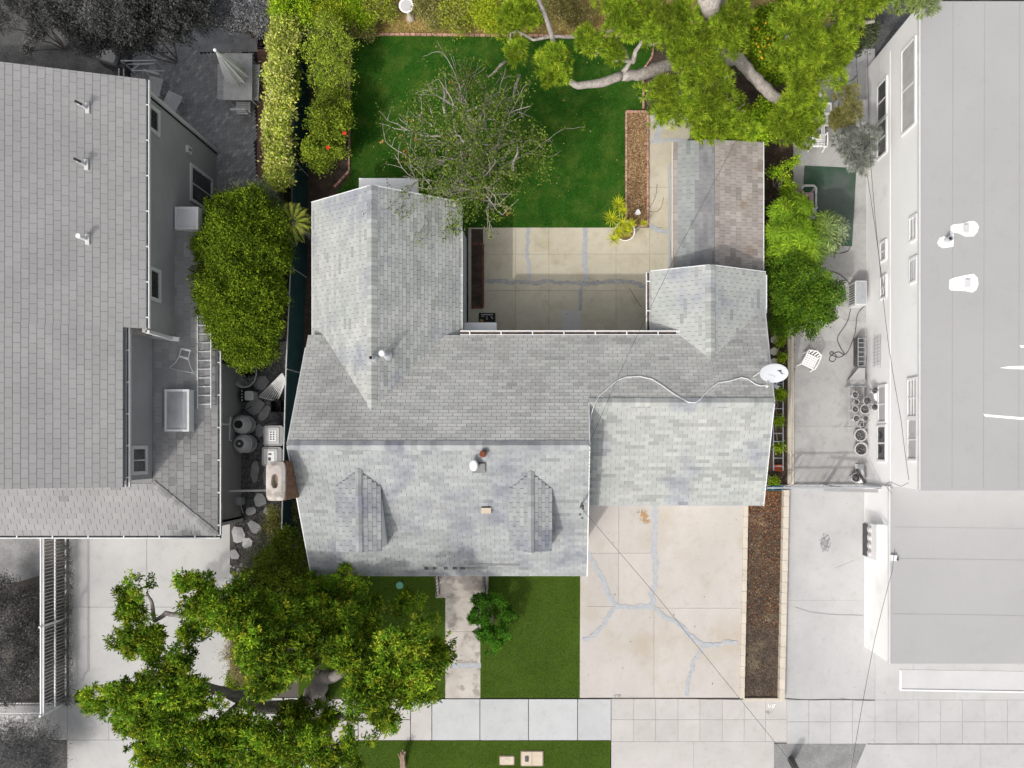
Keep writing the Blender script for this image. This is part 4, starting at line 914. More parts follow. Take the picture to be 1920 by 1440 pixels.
def ladder(label, x0, x1, y0, y1, zfun, nr, m='alu', rw=.05, cat='ladder'):
    a, b = U(x0, (y0+y1)/2, zfun(0)), U(x1, (y0+y1)/2, zfun(0)); ya, yb = U(0,y1,zfun(1)).y, U(0,y0,zfun(0)).y
    L_ = T('ladder', label, cat, (a.x, ya, zfun(1)))
    for x in (a.x, b.x): mb = MB(); mb.bar((x,ya,zfun(1)),(x,yb,zfun(0)), rw*.6, .07); P('rail', mb, m, L_)
    for i in range(nr):
        t = (i+.5)/nr; y = ya+(yb-ya)*t; z = zfun(1)+(zfun(0)-zfun(1))*t; mb = MB(); mb.tube([(a.x,y,z),(b.x,y,z)], .017, 6); P('rung', mb, m, L_)
    return L_
ladder('aluminium ladder lying on the lower grey roof of the left house', 371, 396, 585, 766, lambda t: 3.06, 11)
ladder('aluminium ladder lying in the narrow strip between main house and side yard', 1450, 1468, 712, 882, lambda t: .2, 11, 'metal')
for (x, y, lab, mt_) in ((162,203,'northernmost bent dark-topped vent pipe on the left grey roof','barrel'),(160,309,'middle bent dark-topped vent pipe on the left grey roof','barrel'),(162,449,'white-capped bent vent pipe on the left grey roof, southernmost of three','white')):
    zr_ = 6.1
    for _ in range(6): p = U(x, y, zr_); zr_ = zU(p.x)
    p = U(x, y, zr_); v_ = T('vent_pipe', lab, 'vent', p, 'bent vent pipes on the left roof')
    mb = MB(); mb.tube([p-Vector((0,0,.1)), p+Vector((-.0,0,.18)), p+Vector((-.02,.0,.38))], .055, 8); P('pipe', mb, mt_, v_)
    mb = MB(); mb.box(p.x-.02,p.x+.10,p.y-.16,p.y+.16,p.z-.02,p.z+.035); P('flashing', mb, 'barrel', v_)
    mb = MB(); mb.lathe([(.045,.36),(.07,.38),(.07,.44)], p, 10) if mt_ == 'white' else mb.bar(p+Vector((-.1,.05,.41)), p+Vector((.08,-.04,.38)), .07, .05); P('cap', mb, 'roofwhite' if mt_ == 'white' else 'black', v_)
# ladder stand-off lying on the roof
z_ = 3.42; g = lambda x, y: U(x, y, z_)
sf = T('ladder_stabiliser', 'flared metal ladder stabiliser lying on the lower left roof beside the ladder', 'ladder part', g(343,678))
for pts in (([(340,653),(336,668),(330,679),(317,690)]), ([(357,656),(353,672),(356,684),(364,702)]), ([(316,690),(365,700)])):
    mb = MB(); mb.tube([g(*q) for q in pts], .014, 6); P('arm', mb, 'metal', sf)
for (a_, b_) in (((340,654),(358,658)), ((336,668),(353,673))): mb = MB(); mb.bar(g(*a_), g(*b_), .06, .03); P('bracket', mb, 'metal', sf)
# downspouts and props between left house and fence
def pole(name, label, cat, a, b, r, m): mb = MB(); mb.tube([a, b], r, 8); return O(name, mb, m, label, cat)
pole('drain_pipe', 'white horizontal drain pipe between the left house wall and the chimney', 'pipe', U(412,921,1.2), U(512,919,.9), .04, 'trim_g')
mb = MB(); mb.tube([U(408,795,2.6),U(431,796,1.6),U(432,782,1.5)], .035, 8); mb.tube([U(431,796,1.6),U(430,826,1.55),U(434,826,1.5)], .025, 6); O('downspout', mb, 'trim_g', 'pale downspout running from the left roof gutter to the two barrels', 'downspout')

# ================================================================ RIGHT BUILDING
rb = T('apartment_building', 'long white stucco building with flat pale grey roof along the right edge', 'building', (20,4,0))
XB, XB2 = 11.48, 11.40; zt, zt2 = 4.46, 2.33; yE = U(0,918,zt).y; yN = 14.0; yS2 = -7.54
mb = MB(); mb.box(XB, 40, yE, 14.1, 0, zt); core = P('wall', mb, 'stucco_w', rb)
mb.v[0:0] = []
mb = MB(); mb.box(XB2, 40, yS2, yE-.01, 0, zt2); P('wall', mb, 'stucco_w', rb)
# north corner is cut back: roof and wall stop at yN
mb = MB(); mb.box(XB-.02, 40, yE-.03, 14.15, zt+.0, zt+.05); rf = P('roof', mb, 'roofflat', rb)
mb = MB(); mb.box(XB2-.0, 40, yS2+.0, yE-.05, zt2, zt2+.05); rf2 = P('roof', mb, 'roofflat', rb)
mb = MB(); mb.bar((XB-.03,yE,zt+.03),(XB-.03,yN,zt+.03), .06, .1); P('roof_edge', mb, 'trim_g', rb)
mb = MB(); mb.bar((XB2-.03,yS2,zt2+.03),(XB2-.03,yE,zt2+.03), .06, .09); P('roof_edge', mb, 'trim_g', rb)
mb = MB(); mb.box(XB-.012, XB+.01, yE, yN-.3, 2.15, 2.2); P('belt_course', mb, 'stucco_w', rb)
# membrane seams
for x_ in (1787,1846,1912):
    a, b = U(x_, 2, zt+.05), U(x_-2, 916, zt+.05); mb = MB(); mb.bar(a, b, .02, .01); P('membrane_seam', mb, 'seamgrey', rf)
for y_ in (988,1047,1151):
    a, b = U(1676, y_, zt2+.05), U(1980, y_+4, zt2+.05); mb = MB(); mb.bar(a, b, .018, .01); P('membrane_seam', mb, 'seamgrey', rf2)
def patch(pix, h, parent, z): mb = MB(); mb.prism([(U(x,y,h).x, U(x,y,h).y) for x, y in pix], z-.01, z); P('roof_coating', mb, 'roofwhite', parent)
patch([(1781,425),(1785,422),(1803,420),(1815,416),(1824,415),(1830,419),(1834,426),(1831,436),(1824,444),(1808,444),(1796,438),(1787,437),(1786,463),(1767,466),(1759,462),(1756,456),(1760,447),(1768,444),(1780,446)], zt, rf, zt+.058)
patch([(1779,525),(1785,522),(1806,517),(1824,514),(1831,521),(1833,533),(1829,544),(1822,549),(1808,546),(1781,545),(1778,541)], zt, rf, zt+.058)
patch([(1872,690),(1890,687),(1925,686),(1925,693),(1895,692)], zt, rf, zt+.058); patch([(1842,776),(1860,778),(1925,783),(1925,788),(1880,784),(1845,781)], zt, rf, zt+.058); patch([(1910,648),(1925,647),(1925,652),(1912,652)], zt, rf, zt+.058)
for (x, y, lab) in ((1811,429,'flat grey box vent on the northern white roof patch'),(1814,532,'flat grey box vent on the southern white roof patch')):
    c = U(x, y, zt+.1); mb = MB(); mb.box(c.x-.07,c.x+.07,c.y-.12,c.y+.12,zt+.05,zt+.16); O('roof_vent', mb, 'trim_g', lab, 'vent')
c = U(1774,451,zt+.05); v_ = T('roof_vent', 'short round open vent pipe at the corner of the northern white roof patch', 'vent', c)
mb = MB(); mb.lathe([(.09,0),(.09,.3),(.06,.3),(.06,.2)], c, 12); P('pipe', mb, 'metal', v_); mb = MB(); mb.lathe([(.055,.2),(.055,.24)], c, 10); P('opening', mb, 'black', v_)
# windows on the west wall
def wwin(x, px, py0, py1, zc, hh, pane, mull=1, rails=1):
    y0, y1 = yat(py1, zc), yat(py0, zc); d = -.04; fr = .07; z0, z1 = zc-hh/2, zc+hh/2
    mb = MB()
    for (a,b,c,e) in ((y0-fr,y0,z0-fr,z1+fr),(y1,y1+fr,z0-fr,z1+fr),(y0,y1,z1,z1+fr),(y0,y1,z0-fr,z0)): mb.box(x+d-.02, x+.01, a, b, c, e)
    w = P('window', mb, 'white', rb)
    for k in range(mull+1):
        a = y0+(y1-y0)*k/(mull+1); b = y0+(y1-y0)*(k+1)/(mull+1); mb = MB(); mb.box(x-.022, x-.005, a+.025, b-.025, z0, z1); P('pane', mb, pane, w)
    mb = MB()
    for k in range(1, mull+1): a = y0+(y1-y0)*k/(mull+1); mb.box(x+d, x, a-.025, a+.025, z0, z1)
    for k in range(1, rails+1): z = z0+(z1-z0)*k/(rails+1); mb.box(x+d-.005, x, y0, y1, z-.015, z+.015)
    if mull or rails: P('glazing_bar', mb, 'white', w)
    return w
for (py0, py1, zc, hh, pane, mu, ra) in ((85,240,3.7,.95,'blind',1,0),(408,448,4.05,.42,'blind',0,1),(486,526,4.05,.42,'glass',0,2),(712,780,4.0,.62,'blind',1,2),(788,860,4.0,.62,'blind',1,0),
      (155,222,1.55,.75,'glass',1,0),(228,290,1.55,.75,'glass',1,0),(455,486,1.65,.42,'blind',1,0),(520,556,1.65,.42,'blind',1,1),(725,790,1.55,.6,'blind',1,0),(800,862,1.5,.68,'glass',1,0)):
    wwin(XB, 0, py0, py1, zc, hh, pane, mu, ra)
mc = T('meter_cabinet', 'white electric meter cabinet with four round meters on the low building wall', 'meter cabinet', U(1640,1015,1))
a, b = U(1636,1045,1.0), U(1662,983,1.6); mb = MB(); mb.box(XB2-.28, XB2, a.y, b.y, .7, 1.9); P('cabinet', mb, 'white', mc)
for i in range(4):
    y = a.y+.2+(b.y-a.y-.4)*i/3; mt = Matrix.Rotation(-math.pi/2, 4, 'Y'); mb = MB(); mb.lathe([(.11,.0),(.10,.09),(.05,.11)], (XB2-.28,y,1.35), 14, m=mt); P('meter', mb, 'palegrey', mc)
mb = MB(); mb.box(XB2-.33, XB2-.28, a.y+.05, b.y-.05, .72, 1.1); P('wiring_panel', mb, 'dkmetal', mc)
mb = MB(); mb.bar((XB2-.3,b.y+.04,1.95),(XB2,b.y+.04,2.25), .04, .06); P('conduit', mb, 'metal', mc)
sb = T('security_light', 'small twin-lamp fixture at the roof edge above the meter cabinet', 'lamp', U(1675,1046,zt2)); c = U(1674,1046,zt2+.1)
mb = MB(); mb.box(c.x-.08,c.x+.12,c.y-.1,c.y+.1,zt2+.05,zt2+.16); P('bracket', mb, 'white', sb); mb = MB(); mb.sphere(c+Vector((.14,-.05,.02)), .06, 8, 5); P('lamp_head', mb, 'dkmetal', sb)
# awning with ribs
aw = T('metal_awning', 'long white ribbed metal awning at the lower right', 'awning', U(1800,1275,2.2))
for i in range(6):
    y0, y1 = 1256+i*6.2, 1256+(i+1)*6.2; h0 = 2.3-i*.05; a, b = U(1688,y0,h0), U(1990,y0+4.5,h0); c, d = U(1990,y1+4.5,h0), U(1688,y1,h0)
    mb = MB(); mb.slab([a,b,c,d], .03); mb.bar(a+Vector((0,0,.015)), b+Vector((0,0,.015)), .035, .05); P('panel', mb, 'awning', aw)
mb = MB(); a, b = U(1688,1293,2.02), U(1990,1298,2.02); mb.bar(a, b, .06, .12); mb.bar(a, U(1688,1255,2.3), .05, .1); P('rim', mb, 'white', aw)
# ================================================================ CABLES
def cable(label, pts, r=.012, m='black', name='cable'):
    P_ = []
    for i in range(len(pts)-1):
        a, b = Vector(pts[i]), Vector(pts[i+1]); k = 8
        for j in range(k): t = j/k; P_.append(a.lerp(b, t)-Vector((0,0,4*t*(1-t)*min(.25,(b-a).length*.012))))
    P_.append(Vector(pts[-1])); mb = MB(); mb.tube(P_, r, 5); return O(name, mb, m, label, 'cable')
cable('dark overhead service cable from the mast across the driveway to the lower right', [U(1092,955,5.0),U(1225,1110,5.2),U(1480,1425,6.0),U(1560,1530,6.3)], .007, 'dkmetal')
cable('thin overhead line crossing the shed and east wing roofs to the main roof edge', [U(1390,245,5.3),U(1275,462,5.2),U(1180,660,5.2),U(1103,835,5.3)], .005)
cable('overhead line along the white building from the roof corner northwards', [U(1625,-20,4.2),U(1632,300,4.2),U(1665,640,4.3),U(1690,790,4.4),U(1704,900,4.3)], .009, 'dkmetal')
cable('hanging loop of cable low on the white building wall', [U(1704,905,4.2),U(1690,912,4.1),U(1668,903,3.9),U(1660,910,3.0),U(1672,925,2.6)], .008, 'dkmetal')
cable('overhead line from the meter cabinet down towards the street at lower right', [U(1678,1030,2.6),U(1673,1070,3.0),U(1640,1200,3.5),U(1595,1450,4.2)], .008, 'dkmetal')
cable('thin dark line hanging beside the northern end of the side yard', [U(1605,100,2.5),U(1612,220,2.3),U(1640,420,2.2),U(1660,560,2.2)], .01, 'dkmetal')
# ================================================================ FENCES, WALLS, KERBS
def block_run(name, label, cat, x0f, y0, y1, w, h, m, step=.4, group=None):
    """low wall of single blocks along y; x0f gives the pixel column for a pixel row"""
    a = U(x0f(y1), y1); o = T(name, label, cat, (a.x, a.y, 0), group); ya, yb = U(0,y1).y, U(0,y0).y; k = int((yb-ya)/step)+1
    for i in range(k):
        p = ya+i*step; q = min(yb, p+step); x = U(x0f(PY-p*50), 0).x; mb = MB(); mb.box(x-w/2, x+w/2, p+.004, q-.004, 0, h+random.uniform(-.003,.003)); P('block', mb, m, o)
    return o
block_run('kerb', 'beige block kerb along the right edge of the driveway', 'kerb', lambda y: 1398-(y-940)*.02, 948, 1308, .17, .12, 'curb')
block_run('low_wall', 'low beige block wall between planting strip and alley', 'wall', lambda y: 1471-(y-920)*.022, 918, 1309, .2, .3, 'curb')
block_run('kerb', 'narrow dusty concrete kerb beside the side yard east of the house', 'kerb', lambda y: 1481, 610, 912, .22, .15, 'curb', .6)
mb = MB(); a, b = U(1393,1313), U(1470,1308); mb.box(a.x,b.x,a.y,b.y,0,.10); O('kerb', mb, 'curb', 'short beige end kerb closing the planting strip at the sidewalk', 'kerb')
pole('pipe', 'thin tan pipe running along the kerb of the side yard', 'pipe', U(1485,612,.25), U(1482,908,.25), .035, 'curb')
# teal screen fence
tf = T('screen_fence', 'tall dark teal screened fence running between the ivy hedge and the main house', 'fence', U(576,300))
for (y0, y1, x0, x1) in ((-40,150,-9.40,-9.42),(150,330,-9.42,-9.45),(330,520,-9.45,-9.52),(520,700,-9.52,-9.68),(700,880,-9.68,-9.78),(920,1005,-9.80,-9.84)):
    ya, yb = U(0,y0).y*1.0, U(0,y1).y; mb = MB(); mb.bar((x0,ya,.82),(x1,yb,.82), .02, 1.62); P('screen_panel', mb, 'teal', tf)
    mb = MB(); mb.tube([(x0,ya,0),(x0,ya,1.7)], .03, 6); P('post', mb, 'metal', tf)
    mb = MB(); mb.tube([(x0-.03,ya,1.65),(x1-.03,yb,1.65)], .022, 6); P('top_rail', mb, 'trim_g' if y0 > 500 else 'dkmetal', tf)
# courtyard brick-edged bed and long bed with scalloped bricks
def edged(label, pix, m, step, w, h, soil=None, sz=.0, name='brick_edging', seed=0):
    pts = [U(x, y) for x, y in pix]; o = T(name, label, 'edging', pts[0]); rng = random.Random(seed); tot = 0
    for a, b in zip(pts, pts[1:]):
        L_ = (b-a).length; k = max(1, round(L_/step)); d = (b-a)/L_
        for i in range(k):
            p = a+d*(i+.06)*L_/k; q = a+d*(i+.94)*L_/k; mb = MB(); z = h*rng.uniform(.85,1.1); mb.bar(p+Vector((0,0,z/2)), q+Vector((0,0,z/2)), w*rng.uniform(.85,1.1), z, rng.uniform(.7,1.15)); P('brick', mb, m, o, tone=True)
    return o
sheet('mulch_bed', [(1175,212),(1214,212),(1214,424),(1175,424)], 'mulch', .045)
edged('pink scalloped brick edging round the long mulch bed by the shed path', [(1174,425),(1174,211),(1214,211),(1214,424),(1188,424)], 'pinkbrick', .14, .075, .12, seed=1)
sheet('narrow_bed', [(884,430),(906,430),(906,576),(884,576)], 'mulchdk', .04)
edged('dark red brick edging round the narrow bed by the courtyard wall', [(884,577),(906,577),(906,458),(884,458)], 'redbrick', .12, .07, .09, seed=2)
edged('pale brick edging between the back lawn and the bushy bank', [(662,66),(760,66),(860,67),(960,68),(1100,69),(1200,70)], 'pinkbrick', .2, .07, .1, seed=3)
edged('brick edging between the back lawn and the side shrub bed', [(656,70),(656,200),(655,322),(627,352)], 'pinkbrick', .2, .07, .09, seed=4)
edged('curved brick edging of the pine bed at the lawn corner', [(1228,70),(1222,108),(1206,132),(1206,205)], 'pinkbrick', .2, .07, .09, seed=5)
# iron fence of the left garden
ifn = T('iron_fence', 'pale iron railing fence along the left garden beside the driveway', 'fence', U(122,1160))
XF, YF0, YF1 = U(127,0).x, U(0,1316).y, U(0,1000).y
for z in (.12, .75, 1.55): mb = MB(); mb.bar((XF,YF0,z),(XF,YF1,z), .045, .045); P('rail', mb, 'alu', ifn)
bar = MB(); bar.box(-.008,.008,-.008,.008,0,1.5); bm = bar.mesh('picket'); bm.materials.append(M['alu'])
for i in range(int((YF1-YF0)/.125)): inst('picket', bm, ifn, (XF, YF0+.06+i*.125, .08))
for y in (YF0, (YF0+YF1)/2, YF1): mb = MB(); mb.box(XF-.035,XF+.035,y-.035,y+.035,0,1.62); P('post', mb, 'alu', ifn)
if2 = T('iron_fence', 'pale iron railing fence along the sidewalk at the far lower left', 'fence', U(40,1320))
YG = U(0,1317).y; x_0 = U(-60,0).x
for z in (.12, 1.2): mb = MB(); mb.bar((x_0,YG,z),(XF-.1,YG,z), .04, .04); P('rail', mb, 'alu', if2)
for i in range(int((XF-x_0)/.125)): inst('picket', bm, if2, (x_0+i*.125, YG, .0))
mb = MB(); mb.bar((U(82,0,1.5).x-.02,YF0,1.5),(U(82,0,1.5).x-.02,YF1,1.5),.07,.06); q = P('handrail', mb, 'alu', ifn)
# gate fence across the side yard
gf = T('gate_fence', 'battered grey gate fence crossing the side yard beside the white building', 'gate', U(1540,913))
YQ = U(0,915,1.6).y
for z, m_ in ((1.6,'metal'),(.9,'metal'),(.15,'greywood')): mb = MB(); mb.bar((U(1438,0,z).x,YQ,z),(XB-.05,YQ+.02,z), .05, .06); P('rail', mb, m_, gf)
for i in range(11):
    x = 8.2+i*.3
    if x < XB-.1: mb = MB(); mb.box(x, x+.02, YQ+.03, YQ+.05, .05, 1.5+random.uniform(-.03,.03)); P('bar', mb, 'metal', gf)
mb = MB(); mb.bar((9.4,YQ-.06,1.5),(XB-.1,YQ-.12,1.35), .12, .03); P('board', mb, 'plastic', gf)
for x in (7.55, 8.2, 9.9, XB-.1): mb = MB(); mb.box(x-.04,x+.04,YQ-.04,YQ+.04,0,1.68); P('post', mb, 'metal', gf)
c = U(1452,915,1.3); mb = MB(); mb.lathe([(.33,.0),(.36,.05),(.30,.09),(.28,.03)], c, 22, sx=1, sy=.28); O('plastic_tub', mb, 'blue', 'dark blue plastic tub lid wedged by the gate next to the garage corner', 'tub')

# ================================================================ LEFT SIDE-YARD OBJECTS
def rounded(mb, x0, x1, y0, y1, z0, z1, r, tone=1, top=1.0):
    pts = []
    for cx, cy, a0 in ((x1-r,y1-r,0),(x0+r,y1-r,90),(x0+r,y0+r,180),(x1-r,y0+r,270)):
        for k in range(5): t = math.radians(a0+k*22.5); pts.append((cx+r*math.cos(t), cy+r*math.sin(t)))
    n = len(pts); cx, cy = (x0+x1)/2, (y0+y1)/2; tp = [(cx+(x-cx)*top, cy+(y-cy)*top, z1) for x, y in pts]
    mb.add([(x,y,z0) for x, y in pts]+tp, [tuple(range(n-1,-1,-1)), tuple(range(n,2*n))]+[(i,(i+1)%n,n+(i+1)%n,n+i) for i in range(n)], tone)
def barrel(px, py, label, lidm):
    c = U(px, py, 0); b = T('rain_barrel', label, 'rain barrel', c, 'rain barrels by the left house')
    mb = MB(); mb.lathe([(.25,0),(.31,.12),(.33,.35),(.33,.65),(.30,.85),(.22,.95),(.20,.98)], c, 24); P('body', mb, 'barrel', b, smooth=True)
    for z in (.25,.7): mb = MB(); mb.lathe([(.325,z-.02),(.345,z),(.325,z+.02)], c, 24); P('hoop', mb, 'barrel', b)
    mb = MB(); mb.lathe([(.15,.97),(.15,1.0),(.13,1.01)], c, 18); P('lid', mb, lidm, b)
    return b
barrel(467, 797, 'upper of two ribbed grey rain barrels, with dark open lid', 'black')
b2 = barrel(469, 832, 'lower of two ribbed grey rain barrels, with a knob on its lid', 'dkmetal'); c = U(469,832); mb = MB(); mb.lathe([(.04,1.0),(.04,1.05)], c, 10); P('knob', mb, 'trim_g', b2)
def bin_(x0, y0, x1, y1, label, marks):
    z = 1.0; a, b = U(x0,y1,z), U(x1,y0,z); o = T('wheelie_bin', label, 'bin', ((a.x+b.x)/2,(a.y+b.y)/2,0), 'wheeled bins by the fence')
    mb = MB(); rounded(mb, a.x+.05,b.x-.05,a.y+.05,b.y-.05,.05,z-.05,.05); P('body', mb, 'plastic', o)
    mb = MB(); rounded(mb, a.x,b.x,a.y,b.y,z-.05,z,.09); ld = P('lid', mb, 'plastic', o)
    mb = MB(); rounded(mb, a.x+.08,b.x-.14,a.y+.07,b.y-.07,z,z+.025,.05); P('lid_panel', mb, 'barrel' if marks else 'plastic', ld)
    cx, cy = (a.x+b.x)/2-.02, (a.y+b.y)/2; mb = MB(); mb.box(cx-.12,cx+.12,cy-.19,cy+.19,z+.026,z+.032); lb = P('paper_label', mb, 'roofwhite', ld)
    mb = MB(); r = random.Random(marks)
    for i in range(4):
        for j in range(2): mb.box(cx-.09+j*.1, cx-.03+j*.1, cy-.15+i*.085, cy-.10+i*.085, z+.033, z+.036)
    if marks != 2: P('label_symbols', mb, 'dkmetal', lb)
    else: mb = MB(); mb.box(cx-.1,cx-.0,cy-.15,cy-.03,z+.033,z+.036); mb.box(cx-.09,cx+.02,cy+.06,cy+.12,z+.033,z+.036); P('label_symbols', mb, 'dkmetal', lb)
    mb = MB(); mb.tube([(b.x+.02,a.y+.08,z-.03),(b.x+.04,a.y+.08,z-.03),(b.x+.04,b.y-.08,z-.03),(b.x+.02,b.y-.08,z-.03)], .015, 6); P('handle', mb, 'plastic', o)
    for y in (a.y+.08, b.y-.08): mb = MB(); mt = Matrix.Rotation(math.pi/2, 4, 'X'); mb.lathe([(.09,-.02),(.09,.02)], (b.x-.02,y,.09), 12, m=mt); P('wheel', mb, 'black', o)
bin_(494,798,531,836,'grey wheeled bin with a white grid label, the one nearer the barrels north side',1)
bin_(491,838,528,874,'grey wheeled bin with a torn white label, nearest the chimney',2)
c = U(468,700,0); tb = T('round_tub', 'large round pale tub with dark plants under the big bush', 'tub', c); t_m = Matrix.Rotation(0, 4, 'X')
mb = MB(); mb.lathe([(.42,0),(.50,.5),(.54,.55),(.50,.56),(.42,.3),(.42,.22)], c, 28, sx=.9, sy=1.1); P('shell', mb, 'barrel', tb, smooth=True)
mb = MB(); mb.lathe([(.42,.22),(.42,.25)], c, 20, sx=.9, sy=1.1); P('water', mb, 'plastic', tb)
rng = np.random.default_rng(3); n = 260; cc = np.array(c)+rng.normal(size=(n,3))*[.13,.13,.08]+[.08,-.02,.38]; v = leafquads(cc, rng.normal(size=(n,3)), .09, .05, rng); me = npmesh('water_plant', v-np.array(c), n, np.full((n,3), .02)); o = bpy.data.objects.new('water_plant', me); COL.objects.link(o); o.parent = tb; o['kind'] = 'stuff'
# lattice screen leaning on the fence
lt = T('lattice_screen', 'folded wooden lattice screen leaning on the fence near the bins', 'lattice', U(512,735))
A_, B_, C_, D_ = U(486,744,.1), U(512,748,.1), U(536,705,1.5), U(530,702,1.5)
for i in range(9):
    t = i/8; mb = MB(); mb.bar(U(486,744,.1).lerp(U(520,752,.1), t), U(530,700,1.5).lerp(U(537,712,1.5), t), .035, .02); P('slat', mb, 'greywood', lt)
for (p, q) in ((A_, U(520,752,.1)), (A_, U(530,700,1.5)), (U(520,752,.1), U(537,712,1.5))): mb = MB(); mb.bar(p, q, .05, .04); P('frame', mb, 'greywood', lt)
bk = T('black_bucket', 'black open crate beside the fence below the lattice screen', 'crate', U(525,762)); a = U(525,762)
mb = MB(); rounded(mb, a.x-.2,a.x+.16,a.y-.22,a.y+.2,0,.03,.04); P('floor', mb, 'black', bk)
for q in ((-.2,-.18,-.22,.2),(.14,.16,-.22,.2),(-.18,.14,-.22,-.2),(-.18,.14,.18,.2)): mb = MB(); mb.box(a.x+q[0],a.x+q[1],a.y+q[2],a.y+q[3],.03,.4); P('side', mb, 'black', bk)
# grill by the wall
gr = T('small_machine', 'small garden machine with pale square body against the left house wall', 'machine', U(468,742)); a = U(468,742,.5)
mb = MB(); rounded(mb, a.x-.16,a.x+.16,a.y-.17,a.y+.17,.1,.55,.05); P('body', mb, 'barrel', gr); mb = MB(); rounded(mb, a.x-.36,a.x-.18,a.y-.22,a.y+.2,.05,.5,.03); P('rack', mb, 'black', gr)
for k in range(4): mb = MB(); mb.sphere((a.x-.27,a.y-.16+k*.11,.53), .03, 8, 4); P('knob', mb, 'trim_g', gr)
pole('spade', 'dark pole leaning towards the upper rain barrel', 'tool', U(472,762,.1), U(437,782,1.0), .018, 'dkmetal')
gm = T('gas_meter', 'grey gas meter with pipes at the foot of the left house wall', 'gas meter', U(458,940)); a = U(458,938)
mb = MB(); rounded(mb, a.x-.14,a.x+.12,a.y-.14,a.y+.14,.25,.6,.04); P('body', mb, 'metal', gm)
for dy in (-.1,.1): mb = MB(); mb.tube([(a.x-.2,a.y+dy,0),(a.x-.2,a.y+dy,.7),(a.x,a.y+dy,.7),(a.x,a.y+dy,.6)], .02, 6); P('pipe', mb, 'metal', gm)
mb = MB(); mb.tube([(a.x-.05,a.y-.15,.2),(a.x+.0,a.y-.5,.1)], .018, 6); P('pipe', mb, 'metal', gm)
# flagstones
def flag(px, py, rx, ry, m, ang, seed, label):
    rng = random.Random(seed); c = U(px, py); k = rng.choice((6,7,8)); pts = []
    for i in range(k):
        t = 6.283*i/k+rng.uniform(-.25,.25); x, y = rx/50*math.cos(t)*rng.uniform(.85,1.1), ry/50*math.sin(t)*rng.uniform(.85,1.1); pts.append((c.x+x*math.cos(ang)-y*math.sin(ang), c.y+x*math.sin(ang)+y*math.cos(ang)))
    mb = MB(); mb.prism(pts, 0, .05+.003*(seed%5)); return O('flagstone', mb, m, label, 'flagstone', 'flagstones on the gravel left of the fence')
for i, (x, y, rx, ry, m, an, lab) in enumerate([(490,717,18,14,'stone',0,'dark flagstone beside the round tub'),(478,762,20,16,'stone',.3,'dark flagstone below the small machine'),(497,775,9,18,'stone',-.5,'narrow dark flagstone between barrel and crate'),(488,808,9,13,'stone',0,'small dark flagstone right of the barrels'),
    (479,885,9,24,'stone',-.05,'long dark flagstone below the lower barrel'),(500,890,7,22,'stone',-.1,'dark flagstone strip left of the chimney'),(489,938,12,14,'stonew',.2,'pale flagstone right of the gas meter'),(471,958,11,8,'stonew',.4,'small pale flagstone below the gas meter'),
    (502,958,8,8,'stonew',0,'small pale flagstone below the chimney'),(447,1003,14,17,'stonew',.2,'largest pale flagstone by the corner of the left driveway'),(478,988,16,10,'stonew',-.6,'pale triangular flagstone under the grey shrubs'),(464,1018,11,11,'stonew',.3,'pale flagstone below the largest one'),(440,1040,10,10,'stonew',0,'round pale flagstone at the driveway edge')]):
    flag(x, y, rx, ry, m, an, i+3, lab)
mb = MB(); rng = random.Random(5)
for i in range(60):
    c = U(rng.uniform(433,470), rng.uniform(1058,1125)); 
    r = rng.uniform(.04,.13); mb.sphere((c.x,c.y,.03), r, 8, 4, .5)
O('pebbles', mb, 'stonew', 'pale round pebbles at the driveway edge below the flagstones', 'pebbles', kind='stuff', smooth=True)

# ================================================================ LEFT PATIO FURNITURE
def table(label, x0, y0, x1, y1, h, n, m='greywood', vertical=True, name='patio_table', cat='table', rz=0, legs=True, gapf=.85, group=None):
    a, b = U(x0,y1,h), U(x1,y0,h); cx, cy = (a.x+b.x)/2, (a.y+b.y)/2; w, l = b.x-a.x, b.y-a.y
    o = T(name, label, cat, (cx,cy,0), group); o.rotation_euler = (0,0,rz); OFF[o.name] = Vector((0,0,0))
    for i in range(n):
        mb = MB()
        if vertical: s = w/n; mb.box(-w/2+i*s, -w/2+i*s+s*gapf, -l/2+.03, l/2-.03, h-.03, h)
        else: s = l/n; mb.box(-w/2+.03, w/2-.03, -l/2+i*s, -l/2+i*s+s*gapf, h-.03, h)
        P('slat', mb, m, o)
    for q in ((-w/2,-w/2+.04,-l/2,l/2),(w/2-.04,w/2,-l/2,l/2)) if not vertical else ((-w/2,w/2,-l/2,-l/2+.04),(-w/2,w/2,l/2-.04,l/2)):
        mb = MB(); mb.box(*q, h-.06, h+.004); P('frame', mb, m, o)
    for sx in (-1,1):
        for sy in (-1,1): mb = MB(); mb.box(sx*(w/2-.1)-.03, sx*(w/2-.1)+.03, sy*(l/2-.1)-.03, sy*(l/2-.1)+.03, 0, h-.035); P('leg', mb, m, o)
    return o
table('grey slatted rectangular patio table under the closed parasol', 419, 100, 473, 187, .75, 18, gapf=.9)
table('slatted bench left of the patio table', 408, 120, 422, 186, .45, 22, vertical=False, name='patio_bench', cat='bench', gapf=.65)
table('slatted bench right of the patio table near the hedge', 472, 120, 486, 187, .45, 22, vertical=False, name='patio_bench', cat='bench', rz=-.04, gapf=.65)
cz = table('slatted chair at the lower end of the patio table', 443, 190, 469, 214, .45, 6, vertical=False, name='patio_chair', cat='chair', gapf=.7)
mb = MB(); mb.bar((-.28,-.26,.9),(.28,-.26,.9), .06, .08); P('backrest', mb, 'greywood', cz)
for s in (-.26,.26): mb = MB(); mb.bar((s,-.26,.4),(s,-.26,.9), .04, .04); P('back_post', mb, 'greywood', cz)
t2_ = table('square slatted side table by the corner of the left house', 308, 174, 337, 206, .45, 11, name='side_table', cat='table', rz=-.45, gapf=.8)
